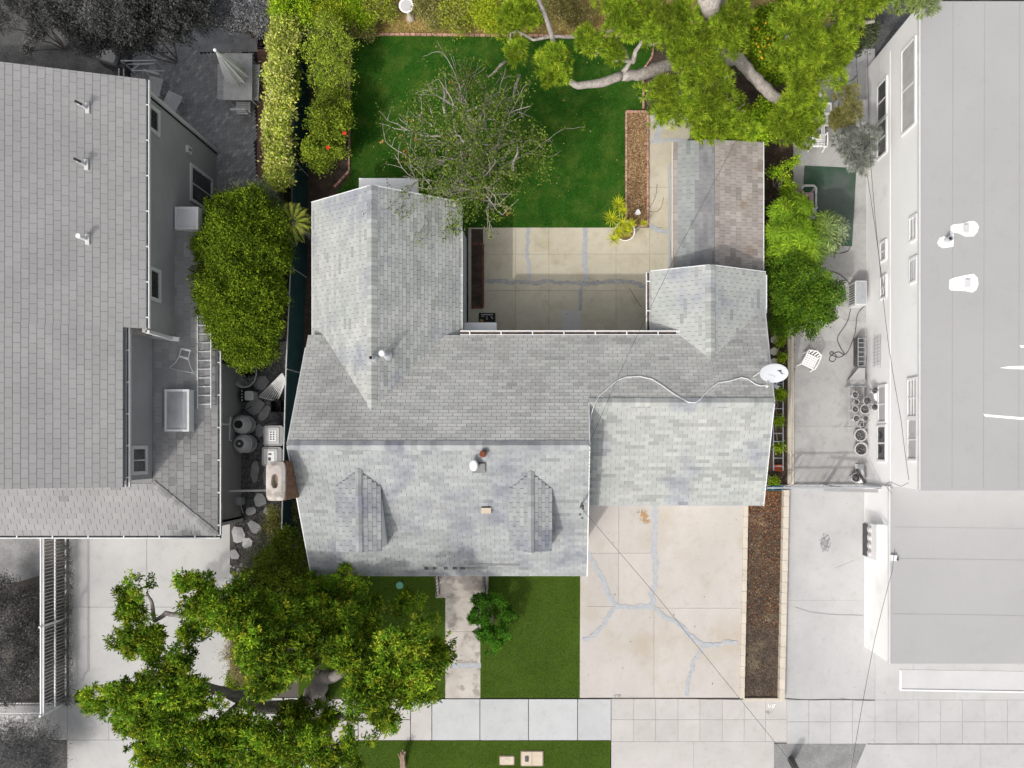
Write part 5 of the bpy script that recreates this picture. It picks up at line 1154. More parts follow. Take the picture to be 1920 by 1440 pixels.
dc = table('slatted deck chair half hidden behind the corner of the left house roof', 277, 145, 303, 178, .4, 9, name='deck_chair', cat='chair', rz=-.25, gapf=.75)
mb = MB(); mb.bar((-.32,.36,.75),(.28,.36,.75), .07, .06); P('backrest', mb, 'greywood', dc)
for s in (-.28,.25): mb = MB(); mb.bar((s,.33,.4),(s,.37,.75), .04, .04); P('back_post', mb, 'greywood', dc)
pr = T('closed_parasol', 'closed off-white parasol standing through the patio table', 'parasol', U(449,150,0))
base = U(449,149,.75); tip = U(403,94,3.3); tip.x = base.x+ (tip.x-base.x); 
top = U(404,95,3.1)
mb = MB(); mb.tube([U(449,149,0), U(449,149,.75), top], .02, 8); P('pole', mb, 'greywood', pr)
ax = (top-base).normalized(); e1 = ax.cross(Vector((0,0,1))).normalized(); e2 = ax.cross(e1)
low = base.lerp(top, .16); mb = MB(); k = 20; vs = []
for i, (f, r) in enumerate(((1.0,.015),(.75,.13),(.4,.30),(.03,.44))):
    c = base.lerp(top, .12+.86*f)
    for j in range(k):
        t = 6.283*j/k; rr = r*(1.0 if j%2 else .62); vs.append(c+e1*rr*math.cos(t)+e2*rr*math.sin(t))
mb.add(vs, [(i*k+j, i*k+(j+1)%k, (i+1)*k+(j+1)%k, (i+1)*k+j) for i in range(3) for j in range(k)]+[tuple(range(3*k,4*k))]); P('canopy', mb, 'offw', pr)
mb = MB(); mb.sphere(top+ax*.05, .06, 8, 5); P('finial', mb, 'roofwhite', pr)
gi = T('barbecue_grill', 'dark covered barbecue grill beside the steps behind the left house', 'grill', U(203,106)); a = U(203,106,.9)
rm = Matrix.Translation((a.x,a.y,0)) @ Matrix.Rotation(-.3,4,'Z')
for nm, q, m_ in (('body',(-.36,.36,-.25,.25,.3,.8),'dkmetal'),('hood',(-.33,.33,-.2,.22,.8,1.02),'plastic'),('side_shelf',(.37,.6,-.2,.2,.74,.78),'dkmetal'),('side_shelf',(-.5,-.37,-.2,.2,.74,.78),'dkmetal')):
    mb = MB(); mb.box(*q, m=rm); P(nm, mb, m_, gi)
for sx in (-.3,.3): mb = MB(); mb.box(sx-.03,sx+.03,-.2,.2,0,.3,m=rm); P('leg', mb, 'dkmetal', gi)
hr = T('stair_railing', 'pale metal handrail beside the dark back steps of the left house', 'railing', U(262,120))
for pts in ([(227,114,1.0),(292,113,1.0),(292,116,.1)], [(228,121,.6),(290,119,.6)], [(247,132,.5),(310,133,.5)], [(247,131,.5),(262,121,.5),(280,120,.5)], [(223,128,1.0),(223,150,1.0)], [(232,128,.6),(232,150,.6)]):
    mb = MB(); mb.tube([U(*p) for p in pts], .025, 6); P('rail', mb, 'trim_g', hr)
for p in ((227,114),(292,113)): q = U(*p, 1.0); mb = MB(); mb.tube([(q.x,q.y,0), q], .025, 6); P('post', mb, 'trim_g', hr)

# ================================================================ GARDEN OBJECTS
bb = T('bird_bath', 'pale round bird bath on the bank behind the back lawn', 'bird bath', U(771,32)); b = U(770,34); c = U(767,16,.85)
mb = MB(); mb.lathe([(.2,0),(.12,.1),(.08,.4),(.12,.8)], b, 16); P('pedestal', mb, 'curb', bb, smooth=True)
mb = MB(); cb = Vector((b.x, b.y, .0)); mb.lathe([(.1,.75),(.26,.84),(.27,.88),(.24,.87),(.1,.82),(.001,.81)], cb, 26); P('bowl', mb, 'roofwhite', bb, smooth=True)
mb = MB(); mb.lathe([(.22,.855),(.22,.86)], cb, 20); P('water', mb, 'palegrey', bb)
# big pot with yellow-green rosette plant
c = U(1170,439); pt = T('potted_plant', 'white round pot of spiky yellow-green rosettes at the patio corner', 'potted plant', c)
mb = MB(); mb.lathe([(.24,0),(.31,.2),(.37,.45),(.38,.48),(.345,.48),(.33,.40)], c, 28); P('pot', mb, 'roofwhite', pt, smooth=True)
mb = MB(); mb.lathe([(.335,.38),(.335,.42)], c, 20); P('soil', mb, 'mulch', pt)
rng = random.Random(2); nr = np.random.default_rng(2)
for (x, y, h, r, bx, by) in ((1159,383,1.4,15,1168,437),(1167,396,1.2,11,1168,437),(1146,411,1.1,17,1165,436),(1167,419,1.0,14,1168,440),(1182,422,.9,13,1170,440),(1158,436,.8,14,1166,441),(1150,449,.8,16,1164,442),(1176,434,.8,12,1170,440),(1207,419,.5,7,1176,440)):
    e = U(x, y, h); s0 = U(bx, by, .4); mb = MB(); mb.tube(wobble(s0, e, 4, .03, rng), [.022,.02,.018,.016,.014], 6); P('stem', mb, 'barkpale', pt)
    n = 46; mb = MB(); rr = r*(H-h)/F
    for i in range(n):
        t = 6.283*i/n*2.4; el = rng.uniform(-.15,1.2); d = Vector((math.cos(t)*math.cos(el), math.sin(t)*math.cos(el), math.sin(el))); l = rr*rng.uniform(.85,1.25)/max(.6,math.cos(el)) if el < .9 else rr*.8; s = Vector((-math.sin(t), math.cos(t), 0))*.011
        m1 = e+d*l*.55+Vector((0,0,.02)); tp = e+d*l-Vector((0,0,.08*l)); mb.add([e-s*.6, e+s*.6, m1+s, m1-s, tp], [(0,1,2,3),(3,2,4)])
    P('rosette', mb, 'rosette', pt, kind=None)
c = U(1144,441); mb = MB(); mb.lathe([(.17,.03),(.17,.06),(.14,.065)], c, 24); O('round_stepping_disc', mb, 'curb', 'flat round brown disc on the patio left of the white pot', 'disc')
c = U(1196,398,.4); ml = T('garden_light', 'small white leaf-shaped solar garden light in the long mulch bed', 'garden light', (c.x,c.y,0))
mb = MB(); mb.tube([(c.x,c.y,0),c], .012, 6); P('stake', mb, 'white', ml); mb = MB(); mb.prism([(c.x-.11,c.y-.06),(c.x-.06,c.y-.1),(c.x+.06,c.y-.1),(c.x+.11,c.y-.05),(c.x+.06,c.y+.07),(c.x,c.y+.12),(c.x-.06,c.y+.06)], .4, .43); P('shade', mb, 'roofwhite', ml)
# doormat
dm = T('doormat', 'black printed doormat at the inner courtyard corner', 'doormat', U(913,595)); a, b = U(898,604), U(929,587)
mb = MB(); mb.box(a.x,b.x,a.y,b.y,.03,.05); pd = P('mat', mb, 'black', dm)
mb = MB(); x = a.x+.09
for ch_ in range(9): mb.box(x, x+.035, b.y-.085, b.y-.045, .05, .053); x += .05
P('lettering', mb, 'palegrey', pd)
mb = MB(); stroke(mb, [(a.x+.1,a.y+.20),(a.x+.14,a.y+.22),(a.x+.2,a.y+.2)], .02, .051); stroke(mb, [(a.x+.29,a.y+.22),(a.x+.31,a.y+.17),(a.x+.29,a.y+.12),(a.x+.33,a.y+.09)], .022, .051); stroke(mb, [(a.x+.46,a.y+.22),(a.x+.48,a.y+.16),(a.x+.53,a.y+.13)], .03, .051); P('figure_print', mb, 'palegrey', pd)
mb = MB(); mb.lathe([(.04,.051),(.04,.053)], (a.x+.07,a.y+.06,0), 12); mb.lathe([(.04,.051),(.04,.054)], (a.x+.13,a.y+.05,0), 12); P('spot_print', mb, 'rusty', pd)
# front details
c = U(750,1097); mb = MB(); mb.lathe([(.14,.0),(.14,.05),(.12,.06)], c, 22); O('valve_lid', mb, 'green', 'round pale green valve lid in the front lawn beside the tree', 'lid')
def util(x0,y0,x1,y1,label):
    a, b = U(x0,y1), U(x1,y0); o = T('utility_box', label, 'utility box', ((a.x+b.x)/2,(a.y+b.y)/2,0), 'utility lids in the parkway lawn'); mb = MB(); rounded(mb,a.x,b.x,a.y,b.y,0,.045,.05); P('frame', mb, 'mortar', o)
    mb = MB(); rounded(mb,a.x+.035,b.x-.035,a.y+.035,b.y-.035,.045,.062,.04); P('lid', mb, 'beige', o); return o, a, b
o, a, b = util(976,1407,1019,1436,'larger beige utility lid with a dark reader slot in the parkway lawn')
mb = MB(); mb.box((a.x+b.x)/2-.008,(a.x+b.x)/2+.008,a.y+.04,b.y-.04,.062,.066); P('seam', mb, 'mortar', o); mb = MB(); rounded(mb,a.x+.17,a.x+.31,a.y+.18,a.y+.40,.062,.075,.03); P('reader', mb, 'dkmetal', o)
o, a, b = util(936,1416,965,1434,'smaller beige utility lid with an oval mark in the parkway lawn'); cx_, cy_ = (a.x+b.x)/2, (a.y+b.y)/2
mb = MB(); rounded(mb,cx_-.1,cx_+.1,cy_-.06,cy_+.06,.062,.07,.05); P('oval_mark', mb, 'curb', o)
st_ = T('tree_stump', 'split brown palm stump leaning in the parkway lawn', 'stump', U(756,1430)); rng = random.Random(3)
for i in range(9):
    b0 = U(756+rng.uniform(-6,6), 1440+rng.uniform(-4,4)); t0 = U(751+rng.uniform(-5,9), 1408+rng.uniform(-4,6), .55); mb = MB(); mb.tube([b0, b0.lerp(t0,.5), t0], [.07,.05,.02], 5); P('splinter', mb, 'wood', st_)
bl = T('street_light', 'dark cylindrical bollard lamp at the bottom edge in the dirt strip', 'bollard', U(1487,1424)); c = U(1483,1424,0)
mb = MB(); mb.tube([c, U(1494,1446,1.0)], [.13,.12], 16); P('post', mb, 'dkmetal', bl); mb = MB(); d = (U(1494,1446,1.0)-c).normalized(); mb.box(-.04,.04,-.02,.02,-.01,.01,m=Matrix.Translation(U(1490,1438,.75)+Vector((0,.03,.13)))); P('plate', mb, 'white', bl)
# east strip: hexagon pavers, orange crate
for (x, y, lab) in ((1451,659,'northernmost clear pale hexagon paver in the soil strip'),(1452,637,'dusty hexagon paver below the green bushes'),(1451,679,'small brown hexagon paver just above the satellite dish'),(1442,900,'grey round paver in the soil south of the ladder')):
    c = U(x, y); mb = MB(); mb.prism([(c.x+.16*math.cos(math.pi/6+i*math.pi/3), c.y+.16*math.sin(math.pi/6+i*math.pi/3)) for i in range(6)], 0, .04); O('hexagon_paver', mb, 'curb' if y != 900 else 'stone', lab, 'paver', 'pavers in the east soil strip')
oc = T('orange_crate', 'open orange plastic crate under the lower end of the strip ladder', 'crate', U(1459,877)); a = U(1459,877)
for q in ((-.16,.16,-.12,-.1),(-.16,.16,.1,.12),(-.16,-.14,-.1,.1),(.14,.16,-.1,.1)): mb = MB(); mb.box(a.x+q[0],a.x+q[1],a.y+q[2],a.y+q[3],0,.12); P('side', mb, 'orange', oc)
mb = MB(); mb.box(a.x-.14,a.x+.14,a.y-.1,a.y+.1,0,.02); P('floor', mb, 'orange', oc)

# ================================================================ RIGHT YARD OBJECTS
sheet('outdoor_rug', [(1508,311),(1605,316),(1597,462),(1500,460)], 'rug', .044, 'worn green outdoor rug', kind=None)
bpy.data.objects['outdoor_rug']['category'] = 'rug'; bpy.data.objects['outdoor_rug']['label'] = 'worn green outdoor rug lying on the side yard concrete'
# slatted armchair with pink seat
ac = T('adirondack_chair', 'pale armchair with faded pink slats on the green rug', 'chair', U(1517,371)); g = lambda x, y, h=.4: U(x, y, h)
for i in range(4): p, q = g(1508+i*5,361), g(1508+i*5,388); mb = MB(); mb.bar(p, q, .085, .025); P('seat_slat', mb, 'pink', ac)
for i in range(4): p, q = g(1507,364+i*6,.42), g(1495+i*.6,352+i*9,.95); mb = MB(); mb.bar(p, q, .09, .025, up=(0,1,0)); P('back_slat', mb, 'pink', ac)
mb = MB(); mb.tube([g(1501,352,.6),g(1508,348,.6),g(1526,348,.6),g(1530,353,.6),g(1530,362,.6)], .045, 6); P('armrest', mb, 'palegrey', ac)
mb = MB(); mb.tube([g(1502,388,.6),g(1514,392,.6),g(1529,393,.6),g(1532,388,.6)], .045, 6); P('armrest', mb, 'palegrey', ac)
for (x, y) in ((1505,352),(1529,352),(1505,391),(1530,391)): q = g(x,y,.6); mb = MB(); mb.box(q.x-.035,q.x+.035,q.y-.03,q.y+.03,0.04,.6); P('leg', mb, 'palegrey', ac)
mb = MB(); mb.bar(g(1530,352,.38), g(1530,391,.38), .06, .05); P('front_rail', mb, 'palegrey', ac)
rt = T('round_side_table', 'small round grey table with a ring tray beside the pink armchair', 'table', U(1519,402)); c = U(1519,400,.45)
mb = MB(); mb.lathe([(.24,-.03),(.25,0),(.24,.01)], c, 24); P('top', mb, 'palegrey', rt); mb = MB(); mb.tube([(c.x,c.y,.04),(c.x,c.y,.43)], .04, 8); P('pedestal', mb, 'palegrey', rt); mb = MB(); mb.lathe([(.18,.04),(.05,.08)], (c.x,c.y,0), 16); P('foot', mb, 'palegrey', rt)
by = U(1517,397,.47); mb = MB(); mb.lathe([(.09,0),(.11,.05),(.09,.05),(.07,.015)], by, 18); O('bowl', mb, 'curb', 'small round bowl on the grey side table', 'bowl', smooth=False)
def plchair(label, px, py, rz, m='roofwhite', sc=1.0):
    c = U(px, py); o = T('garden_chair', label, 'chair', c, 'white plastic garden chairs'); OFF[o.name] = Vector((0,0,0)); o.rotation_euler = (0,0,rz)
    w = .24*sc
    for i in range(6): mb = MB(); mb.box(-w+.01, w-.01, -w+i*.08*sc, -w+i*.08*sc+.055*sc, .41, .43); P('seat_slat', mb, m, o)
    for x in (-w, -w*.5, 0, w*.5, w-.02): mb = MB(); mb.box(x, x+.02, -w, w, .405, .425); P('seat_rib', mb, m, o)
    mb = MB(); mb.tube([(-w-.02,w,.44),(-w-.01,w+.06,.66),(0,w+.10,.84),(w+.01,w+.06,.66),(w+.02,w,.44)], .026, 6); P('back_frame', mb, m, o)
    for i in range(4): x = -w*.7+i*w*.46; mb = MB(); mb.bar((x,w+.01,.44),(x,w+.08,.76), .04, .015, up=(0,1,0)); P('back_slat', mb, m, o)
    for s in (-1,1):
        mb = MB(); mb.tube([(s*(w+.02),w+.03,.62),(s*(w+.03),0,.64),(s*(w+.02),-w,.60),(s*(w+.02),-w,.42)], .024, 6); P('armrest', mb, m, o)
        for y in (-w, w): mb = MB(); mb.bar((s*w,y,.42),(s*(w+.03),y*1.1,.03), .04, .04); P('leg', mb, m, o)
    return o
plchair('white plastic garden chair standing alone in the middle of the side yard', 1512, 679, -.45)
plchair('white plastic garden chair below the benches at the top of the side yard', 1528, 272, 3.1)
tb2 = table('narrow weathered bench under the hanging pine boughs', 1540, 213, 1548, 262, .45, 2, 'greywood', name='garden_bench', cat='bench', gapf=.7)
copy = copy_tree(tb2, loc=tb2.location+Vector((-.12,-.0,0))) if False else None
table('narrow weathered bench just north of the other bench in the side yard', 1545, 206, 1554, 236, .45, 2, 'trim_g', name='garden_bench', cat='bench', gapf=.7)
wb = T('wash_basin', 'small white basin on a stand above the narrow benches', 'basin', U(1552,203)); c = U(1552,203,.6)
mb = MB(); rounded(mb,c.x-.12,c.x+.12,c.y-.18,c.y+.18,.5,.52,.04); P('floor', mb, 'palegrey', wb)
for q in ((-.14,-.11,-.2,.2),(.11,.14,-.2,.2),(-.11,.11,-.2,-.17),(-.11,.11,.17,.2)): mb = MB(); mb.box(c.x+q[0],c.x+q[1],c.y+q[2],c.y+q[3],.5,.62); P('rim', mb, 'roofwhite', wb)
for sx in (-.1,.1): mb = MB(); mb.box(c.x+sx-.02,c.x+sx+.02,c.y-.15,c.y+.15,.04,.5); P('leg', mb, 'greywood', wb)
pl = T('planter_box', 'long pale planter box against the white building wall', 'planter', U(1618,205)); a, b = U(1613,228,.5), U(1625,188,.5)
mb = MB(); mb.box(a.x,b.x,a.y,b.y,.03,.5); P('box', mb, 'white', pl); mb = MB(); mb.box(a.x-.02,b.x+.02,a.y-.02,b.y+.02,.5,.53); P('lid', mb, 'palegrey', pl)
acu = T('air_conditioner', 'grey air conditioner unit beside the white building wall', 'air conditioner', U(1612,549)); a, b = U(1604,572,.75), U(1626,526,.75)
mb = MB(); rounded(mb,a.x,b.x,a.y,b.y,.05,.72,.03); P('housing', mb, 'trim_g', acu); mb = MB(); mb.box(a.x+.04,b.x-.03,a.y+.05,b.y-.05,.72,.74); P('top_grille', mb, 'metal', acu)
for k in range(8): mb = MB(); y = a.y+.1+k*.09; mb.box(a.x-.012,a.x,y,y+.04,.15,.65); P('fin', mb, 'dkmetal', acu)
# pot rack
pr_ = T('plant_rack', 'wire plant rack full of potted plants under the building windows', 'rack', U(1612,758)); a, b = U(1592,800,.5), U(1622,725,.5)
for x in (a.x, (a.x+b.x)/2, b.x-.05):
    mb = MB(); mb.tube([(x,a.y,.5),(x,b.y,.5)], .015, 5); P('bar', mb, 'metal', pr_)
for y in (a.y, (a.y+b.y)/2, b.y): mb = MB(); mb.tube([(a.x,y,.5),(b.x,y,.5)], .015, 5); P('bar', mb, 'metal', pr_)
for x in (a.x, b.x-.05):
    for y in (a.y, b.y): mb = MB(); mb.tube([(x,y,.03),(x,y,.9)], .015, 5); P('upright', mb, 'metal', pr_)
def pot(px, py, h0, r, label, seed, leafy=1, m='palegrey', hgt=.3):
    c = U(px, py, h0); c.z = h0; o = T('flower_pot', label, 'flower pot', c, 'potted plants by the white building')
    mb = MB(); mb.lathe([(r*.7,0),(r,hgt),(r*1.02,hgt+.02),(r*.84,hgt+.02),(r*.8,hgt-.06)], c, 22); P('pot', mb, m, o, smooth=False)
    mb = MB(); mb.lathe([(r*.82,hgt-.08),(r*.82,hgt-.05)], c, 14); P('soil', mb, 'greysoil', o)
    if leafy:
        rg = np.random.default_rng(seed); n = int(60*leafy); cc = np.array(c)+rg.normal(size=(n,3))*[r*.4,r*.4,.05]+[0,0,hgt+.03]; v = leafquads(cc, rg.normal(size=(n,3)), .10, .03, rg)
        me = npmesh('foliage', v-np.array(c), n, rg.uniform(.06,.22,(n,1))*np.ones((1,3))); f = bpy.data.objects.new('foliage', me); COL.objects.link(f); f.parent = o; f['kind'] = 'stuff'
    return o
for i, (x, y, h, r, lab) in enumerate([(1598,741,.5,.13,'white-rimmed pot at the upper left corner of the plant rack'),(1598,768,.5,.13,'white-rimmed pot in the middle of the rack left column'),(1600,785,.5,.12,'pot at the lower left corner of the plant rack'),(1616,768,.5,.18,'largest white-rimmed pot in the middle of the plant rack'),(1617,785,.5,.11,'small dark pot at the lower right of the plant rack'),(1600,755,.5,.11,'dark small pot squeezed in the rack left column'),
    (1620,752,.5,.15,'leafy dark pot right of the rack centre'),(1634,764,.9,.13,'straggly pot high beside the window under the rack'),(1634,733,.9,.12,'leafy pot at the upper right corner of the rack'),(1608,816,.03,.24,'upper of the two big round planters below the rack'),(1609,842,.03,.25,'lower of the two big round planters below the rack'),(1599,895,.03,.18,'white-rimmed bucket by the gate fence'),(1613,798,.03,.14,'half-hidden pot just below the plant rack')]):
    pot(x, y, h, r, lab, i, 1.2 if i in (6,7,8) else .7)
c = U(1646,740,1.0); mb = MB(); mb.lathe([(.2,0),(.24,.05),(.2,.12),(.05,.16)], c, 20, sx=.7, sy=1.2); O('wash_tub', mb, 'roofwhite', 'white upturned tub leaning by the dark window above the rack', 'tub')
ce = T('cloth_heap', 'pale cloth sheet heaped over tools beside the white-rimmed bucket', 'cloth', U(1611,888)); rg = random.Random(4); mb = MB(); n = 7; vs = []
for i in range(n):
    for j in range(n): x, y = i/(n-1), j/(n-1); q = U(1602+16*x, 870+36*y); vs.append((q.x, q.y, .05+.35*math.sin(math.pi*x)*math.sin(math.pi*y)+rg.uniform(0,.1)))
mb.add(vs, [(i*n+j,i*n+j+1,(i+1)*n+j+1,(i+1)*n+j) for i in range(n-1) for j in range(n-1)]); P('sheet', mb, 'white', ce); mb = MB(); mb.bar(U(1606,880,.5), U(1622,905,.3), .1, .05); P('tool', mb, 'dkmetal', ce)
# wire shelf and chute
ws = T('wire_shelf', 'grey wire shelf stacked with scrap against the white building wall', 'shelf', U(1617,655)); a, b = U(1609,686,.6), U(1622,634,.6)
for x in (a.x, b.x): mb = MB(); mb.tube([(x,a.y,.6),(x,b.y,.6)], .015, 5); P('bar', mb, 'metal', ws)
for k in range(7): y = a.y+(b.y-a.y)*k/6; mb = MB(); mb.tube([(a.x,y,.6),(b.x,y,.6)], .012, 5); P('bar', mb, 'metal', ws)
mb = MB(); rounded(mb, a.x+.03,b.x-.02,a.y+.04,b.y+.06,.04,.5,.05); P('scrap_bundle', mb, 'greysoil', ws)
wt = T('wall_trellis', 'thin wire trellis mounted on the white building wall', 'trellis', U(1630,655))
for z in (.9,1.2,1.45): mb = MB(); mb.tube([(XB-.05,yat(690,z),z),(XB-.05,yat(628,z),z)], .01, 5); P('wire', mb, 'metal', wt)
for k in range(9): y = yat(684,1.2)+k*.12; mb = MB(); mb.tube([(XB-.06,y,.8),(XB-.06,y,1.5)], .01, 5); P('wire', mb, 'metal', wt)
dk_ = T('storage_box', 'dark box with sloping lid between wire shelf and plant rack', 'box', U(1612,712)); a, b = U(1592,726,.3), U(1622,712,.3)
mb = MB(); mb.box(a.x,b.x,a.y,b.y,.03,.4); P('box', mb, 'plastic', dk_); mb = MB(); p = [U(1592,712,.42),U(1622,712,.42),U(1622,690,.7),U(1610,690,.7)]; mb.slab(p, .03); P('lid', mb, 'plastic', dk_)
# hoses
def hose(label, pix, m='dkmetal', r=.014, z=.05):
    pts = [U(x, y, z) for x, y in pix]; out = []
    for i in range(len(pts)-1):
        p0, p1, p2, p3 = pts[max(i-1,0)], pts[i], pts[i+1], pts[min(i+2,len(pts)-1)]
        for k in range(5): t = k/5; out.append(.5*((2*p1)+(p2-p0)*t+(2*p0-5*p1+4*p2-p3)*t*t+(3*p1-p0-3*p2+p3)*t**3))
    for i, p in enumerate(out): p.z = z+.006*math.sin(i*.9)
    mb = MB(); mb.tube(out+[pts[-1]], r, 6); return O('garden_hose', mb, m, label, 'hose')
hose('dark looped hose lying in coils in the middle of the side yard', [(1622,573),(1608,590),(1603,625),(1592,655),(1583,665),(1572,660),(1560,665),(1555,675),(1563,678),(1568,668),(1560,660),(1556,664),(1572,670),(1583,664),(1575,650),(1571,632),(1590,600),(1597,560),(1594,535),(1575,515),(1545,505),(1520,497)])
hose('dark hose curving out from the rug corner', [(1594,462),(1590,470),(1575,475),(1560,472)])
hose('thin green hose near the top of the side yard', [(1575,150),(1585,154),(1598,150),(1607,140)], 'teal', .012)
hose('thin brown cord curling over the path beside the long bed', [(1232,345),(1230,365),(1224,380),(1216,395),(1230,397),(1240,388),(1244,370)], 'wood', .009, .04)
# ================================================================ VEGETATION
PINE = [(.145,.21,.015),(.225,.31,.02),(.08,.135,.012),(.31,.37,.03),(.17,.26,.02),(.05,.085,.010)]
YEL = [(.30,.36,.02),(.42,.44,.03),(.20,.28,.02),(.12,.17,.015)]
LIME = [(.22,.34,.015),(.34,.44,.02),(.12,.22,.012),(.07,.13,.01)]
FRONT = [(.075,.15,.010),(.12,.20,.012),(.04,.085,.008),(.19,.26,.015),(.025,.055,.006),(.09,.18,.015)]
HEDGE = [(.42,.46,.10),(.36,.42,.04),(.55,.54,.18),(.24,.32,.04),(.46,.44,.16),(.15,.2,.03)]
BUSH = [(.16,.22,.012),(.10,.16,.01),(.24,.29,.02),(.06,.10,.008),(.03,.055,.006)]
GREY = [(.05,.052,.048),(.08,.082,.078),(.03,.031,.029),(.11,.11,.105)]
OLIVE = [(.16,.17,.04),(.24,.23,.07),(.09,.10,.025),(.30,.26,.12)]
def tree(name, label, base, lobes, limbs, bark, foli, r0=.2, group=None, cat='tree', seed=0, extra=None):
    b = U(*base, 0) if len(base) == 2 else U(*base); t = T(name, label, cat, (b.x, b.y, 0), group)
    rng = random.Random(seed)
    for i, (pts, rs) in enumerate(limbs):
        w = [U(*p) for p in pts]; out = []
        rr = []
        for j in range(len(w)-1):
            for k in range(4):
                q = w[j].lerp(w[j+1], k/4); out.append(q+Vector((rng.uniform(-1,1),rng.uniform(-1,1),rng.uniform(-1,1)))*rs[0]*.12*(0 if (j == 0 and k == 0) else 1)); rr.append((rs[0]+(rs[1]-rs[0])*(j+k/4)/(len(w)-1))*rng.uniform(.92,1.1))
        out.append(w[-1]); rr.append(rs[1]); mb = MB(); mb.tube(out, rr, 9); P('trunk' if i == 0 else 'limb', mb, bark, t, smooth=True)
    foli(t); return t
# --- front street tree
FL = [(260,1112,4.3,34),(245,1140,4.2,28),(268,1185,4.4,42),(300,1208,4.4,32),(240,1195,4.2,24),(285,1100,4.3,18),(368,1100,4.6,38),(385,1140,4.8,46),(355,1165,4.5,30),(400,1180,4.5,28),(430,1155,5,40),
  (185,1305,4.2,26),(215,1310,4.5,40),(262,1305,5,46),(310,1292,5.2,50),(350,1268,5.2,44),(385,1295,5,42),(300,1350,5.2,55),(360,1350,5,50),(262,1350,4.6,36),(295,1405,4.8,44),(350,1410,5,55),(320,1445,4.6,50),(410,1385,4.6,40),(395,1425,5,45),(350,1240,4.6,28),
  (470,1130,4.6,46),(520,1165,4.6,56),(480,1200,5.4,50),(585,1125,3.4,46),(635,1118,3.3,48),(600,1170,4.2,58),(660,1180,4.3,56),(560,1225,5.2,46),(652,1222,5.2,44),(700,1225,4.9,56),(755,1200,5.6,45),(780,1245,5.4,46),(820,1225,5.0,26),(843,1233,4.7,16),(735,1275,5.4,48),(790,1285,5.0,32),(690,1300,5.4,48),(500,1265,5.4,45),(530,1268,5.2,26),(690,1145,3.2,34),(790,1150,3.2,36),(760,1135,2.8,26),
  (600,1350,3.4,40),(555,1352,3.4,36),(640,1330,3.0,26),(680,1350,5.0,44),(715,1340,4.8,30),(655,1375,4.8,34),(450,1360,4.6,38),(490,1390,4.8,52),(550,1385,5.0,52),(600,1410,4.8,48),(520,1430,4.8,50),(445,1425,4.6,46),(640,1415,4.6,34)]
tree('street_tree', 'wide yellow-green broadleaf street tree with curving grey limbs at the front left', (590,1322), None,
  [([(592,1330,0),(590,1300,1.4),(605,1275,2.8),(638,1262,4.4)], (.42,.16)), ([(592,1305,1.2),(560,1325,2.2),(500,1328,3.2),(450,1313,3.8),(412,1294,4.2),(380,1300,4.6)], (.26,.12)), ([(500,1300,2.6),(460,1300,3.1),(420,1300,3.4)], (.14,.07)), ([(605,1275,2.8),(560,1200,4.2),(480,1160,4.8),(400,1150,4.5),(350,1155,4.4),(310,1150,4.3),(290,1165,4.2)], (.15,.06)),
   ([(412,1294,4.2),(345,1270,4.6),(312,1258,4.6),(311,1240,4.6),(318,1225,4.4)], (.12,.06)), ([(605,1275,2.8),(680,1240,4.4),(760,1230,4.8)], (.18,.05)), ([(592,1310,1.6),(620,1345,3),(680,1350,4.4)], (.16,.06)), ([(560,1325,2.2),(560,1380,3.8),(480,1400,4.4)], (.17,.06)), ([(450,1320,3.8),(400,1360,4.4),(330,1400,4.6)], (.12,.05)),
   ([(290,1165,4.2),(285,1130,4.3),(275,1110,4.3)], (.07,.03))], 'barkdk',
  lambda t: foliage('foliage', t, [lob(x,y,h,r*.92,.62) for x,y,h,r in FL], 10500, 20, .06, .135, .044, FRONT+[(.24,.25,.02)], 11, up=.5, lo=.55, outward=.9, wob=.22, sub=.27, blobtone=.34), seed=5)
# darker shrubs under and behind the street tree
shrub('hedge_shrub', 'dark green clipped shrub mass between chimney and street tree', 'shrub', [lob(x,y,h,r,.8) for x,y,h,r in ((545,1020,2.2,32),(520,1060,2.3,42),(560,1075,2.3,42),(480,1100,2.0,38),(530,1120,2.2,50),(480,1160,1.8,45),(570,1130,2,36))], 1500, 22, .08, .09, .04, [(.06,.10,.008),(.10,.14,.012),(.035,.06,.006),(.13,.16,.015)], 12)
shrub('ornamental_grass', 'brownish wispy bush at the driveway edge beneath the street tree', 'shrub', [lob(x,y,h,r,.7) for x,y,h,r in ((450,1225,.9,26),(462,1255,.8,26),(447,1205,.7,16))], 260, 26, .14, .16, .012, [(.22,.19,.09),(.14,.13,.06),(.30,.26,.14)], 13)
shrub('shrub', 'low green shrub at the driveway edge below the brown wispy bush', 'shrub', [lob(x,y,h,r,.7) for x,y,h,r in ((450,1280,.6,24),(480,1290,.8,26),(440,1268,.5,14))], 260, 22, .08, .08, .035, BUSH, 14)
shrub('shrub', 'grey-green feathery bush beside the pale flagstones', 'shrub', [lob(x,y,h,r,.7) for x,y,h,r in ((490,1040,.8,24),(500,1010,.7,20),(472,1070,.7,24),(495,1085,.9,26))], 420, 22, .10, .10, .016, [(.14,.14,.10),(.08,.085,.06),(.2,.2,.15)], 15)
shrub('shrub', 'thin green growth along the fence south of the chimney', 'shrub', [lob(x,y,h,r,.7) for x,y,h,r in ((516,965,.7,16),(514,990,.7,18),(548,960,.6,14))], 160, 22, .09, .08, .03, OLIVE, 16)
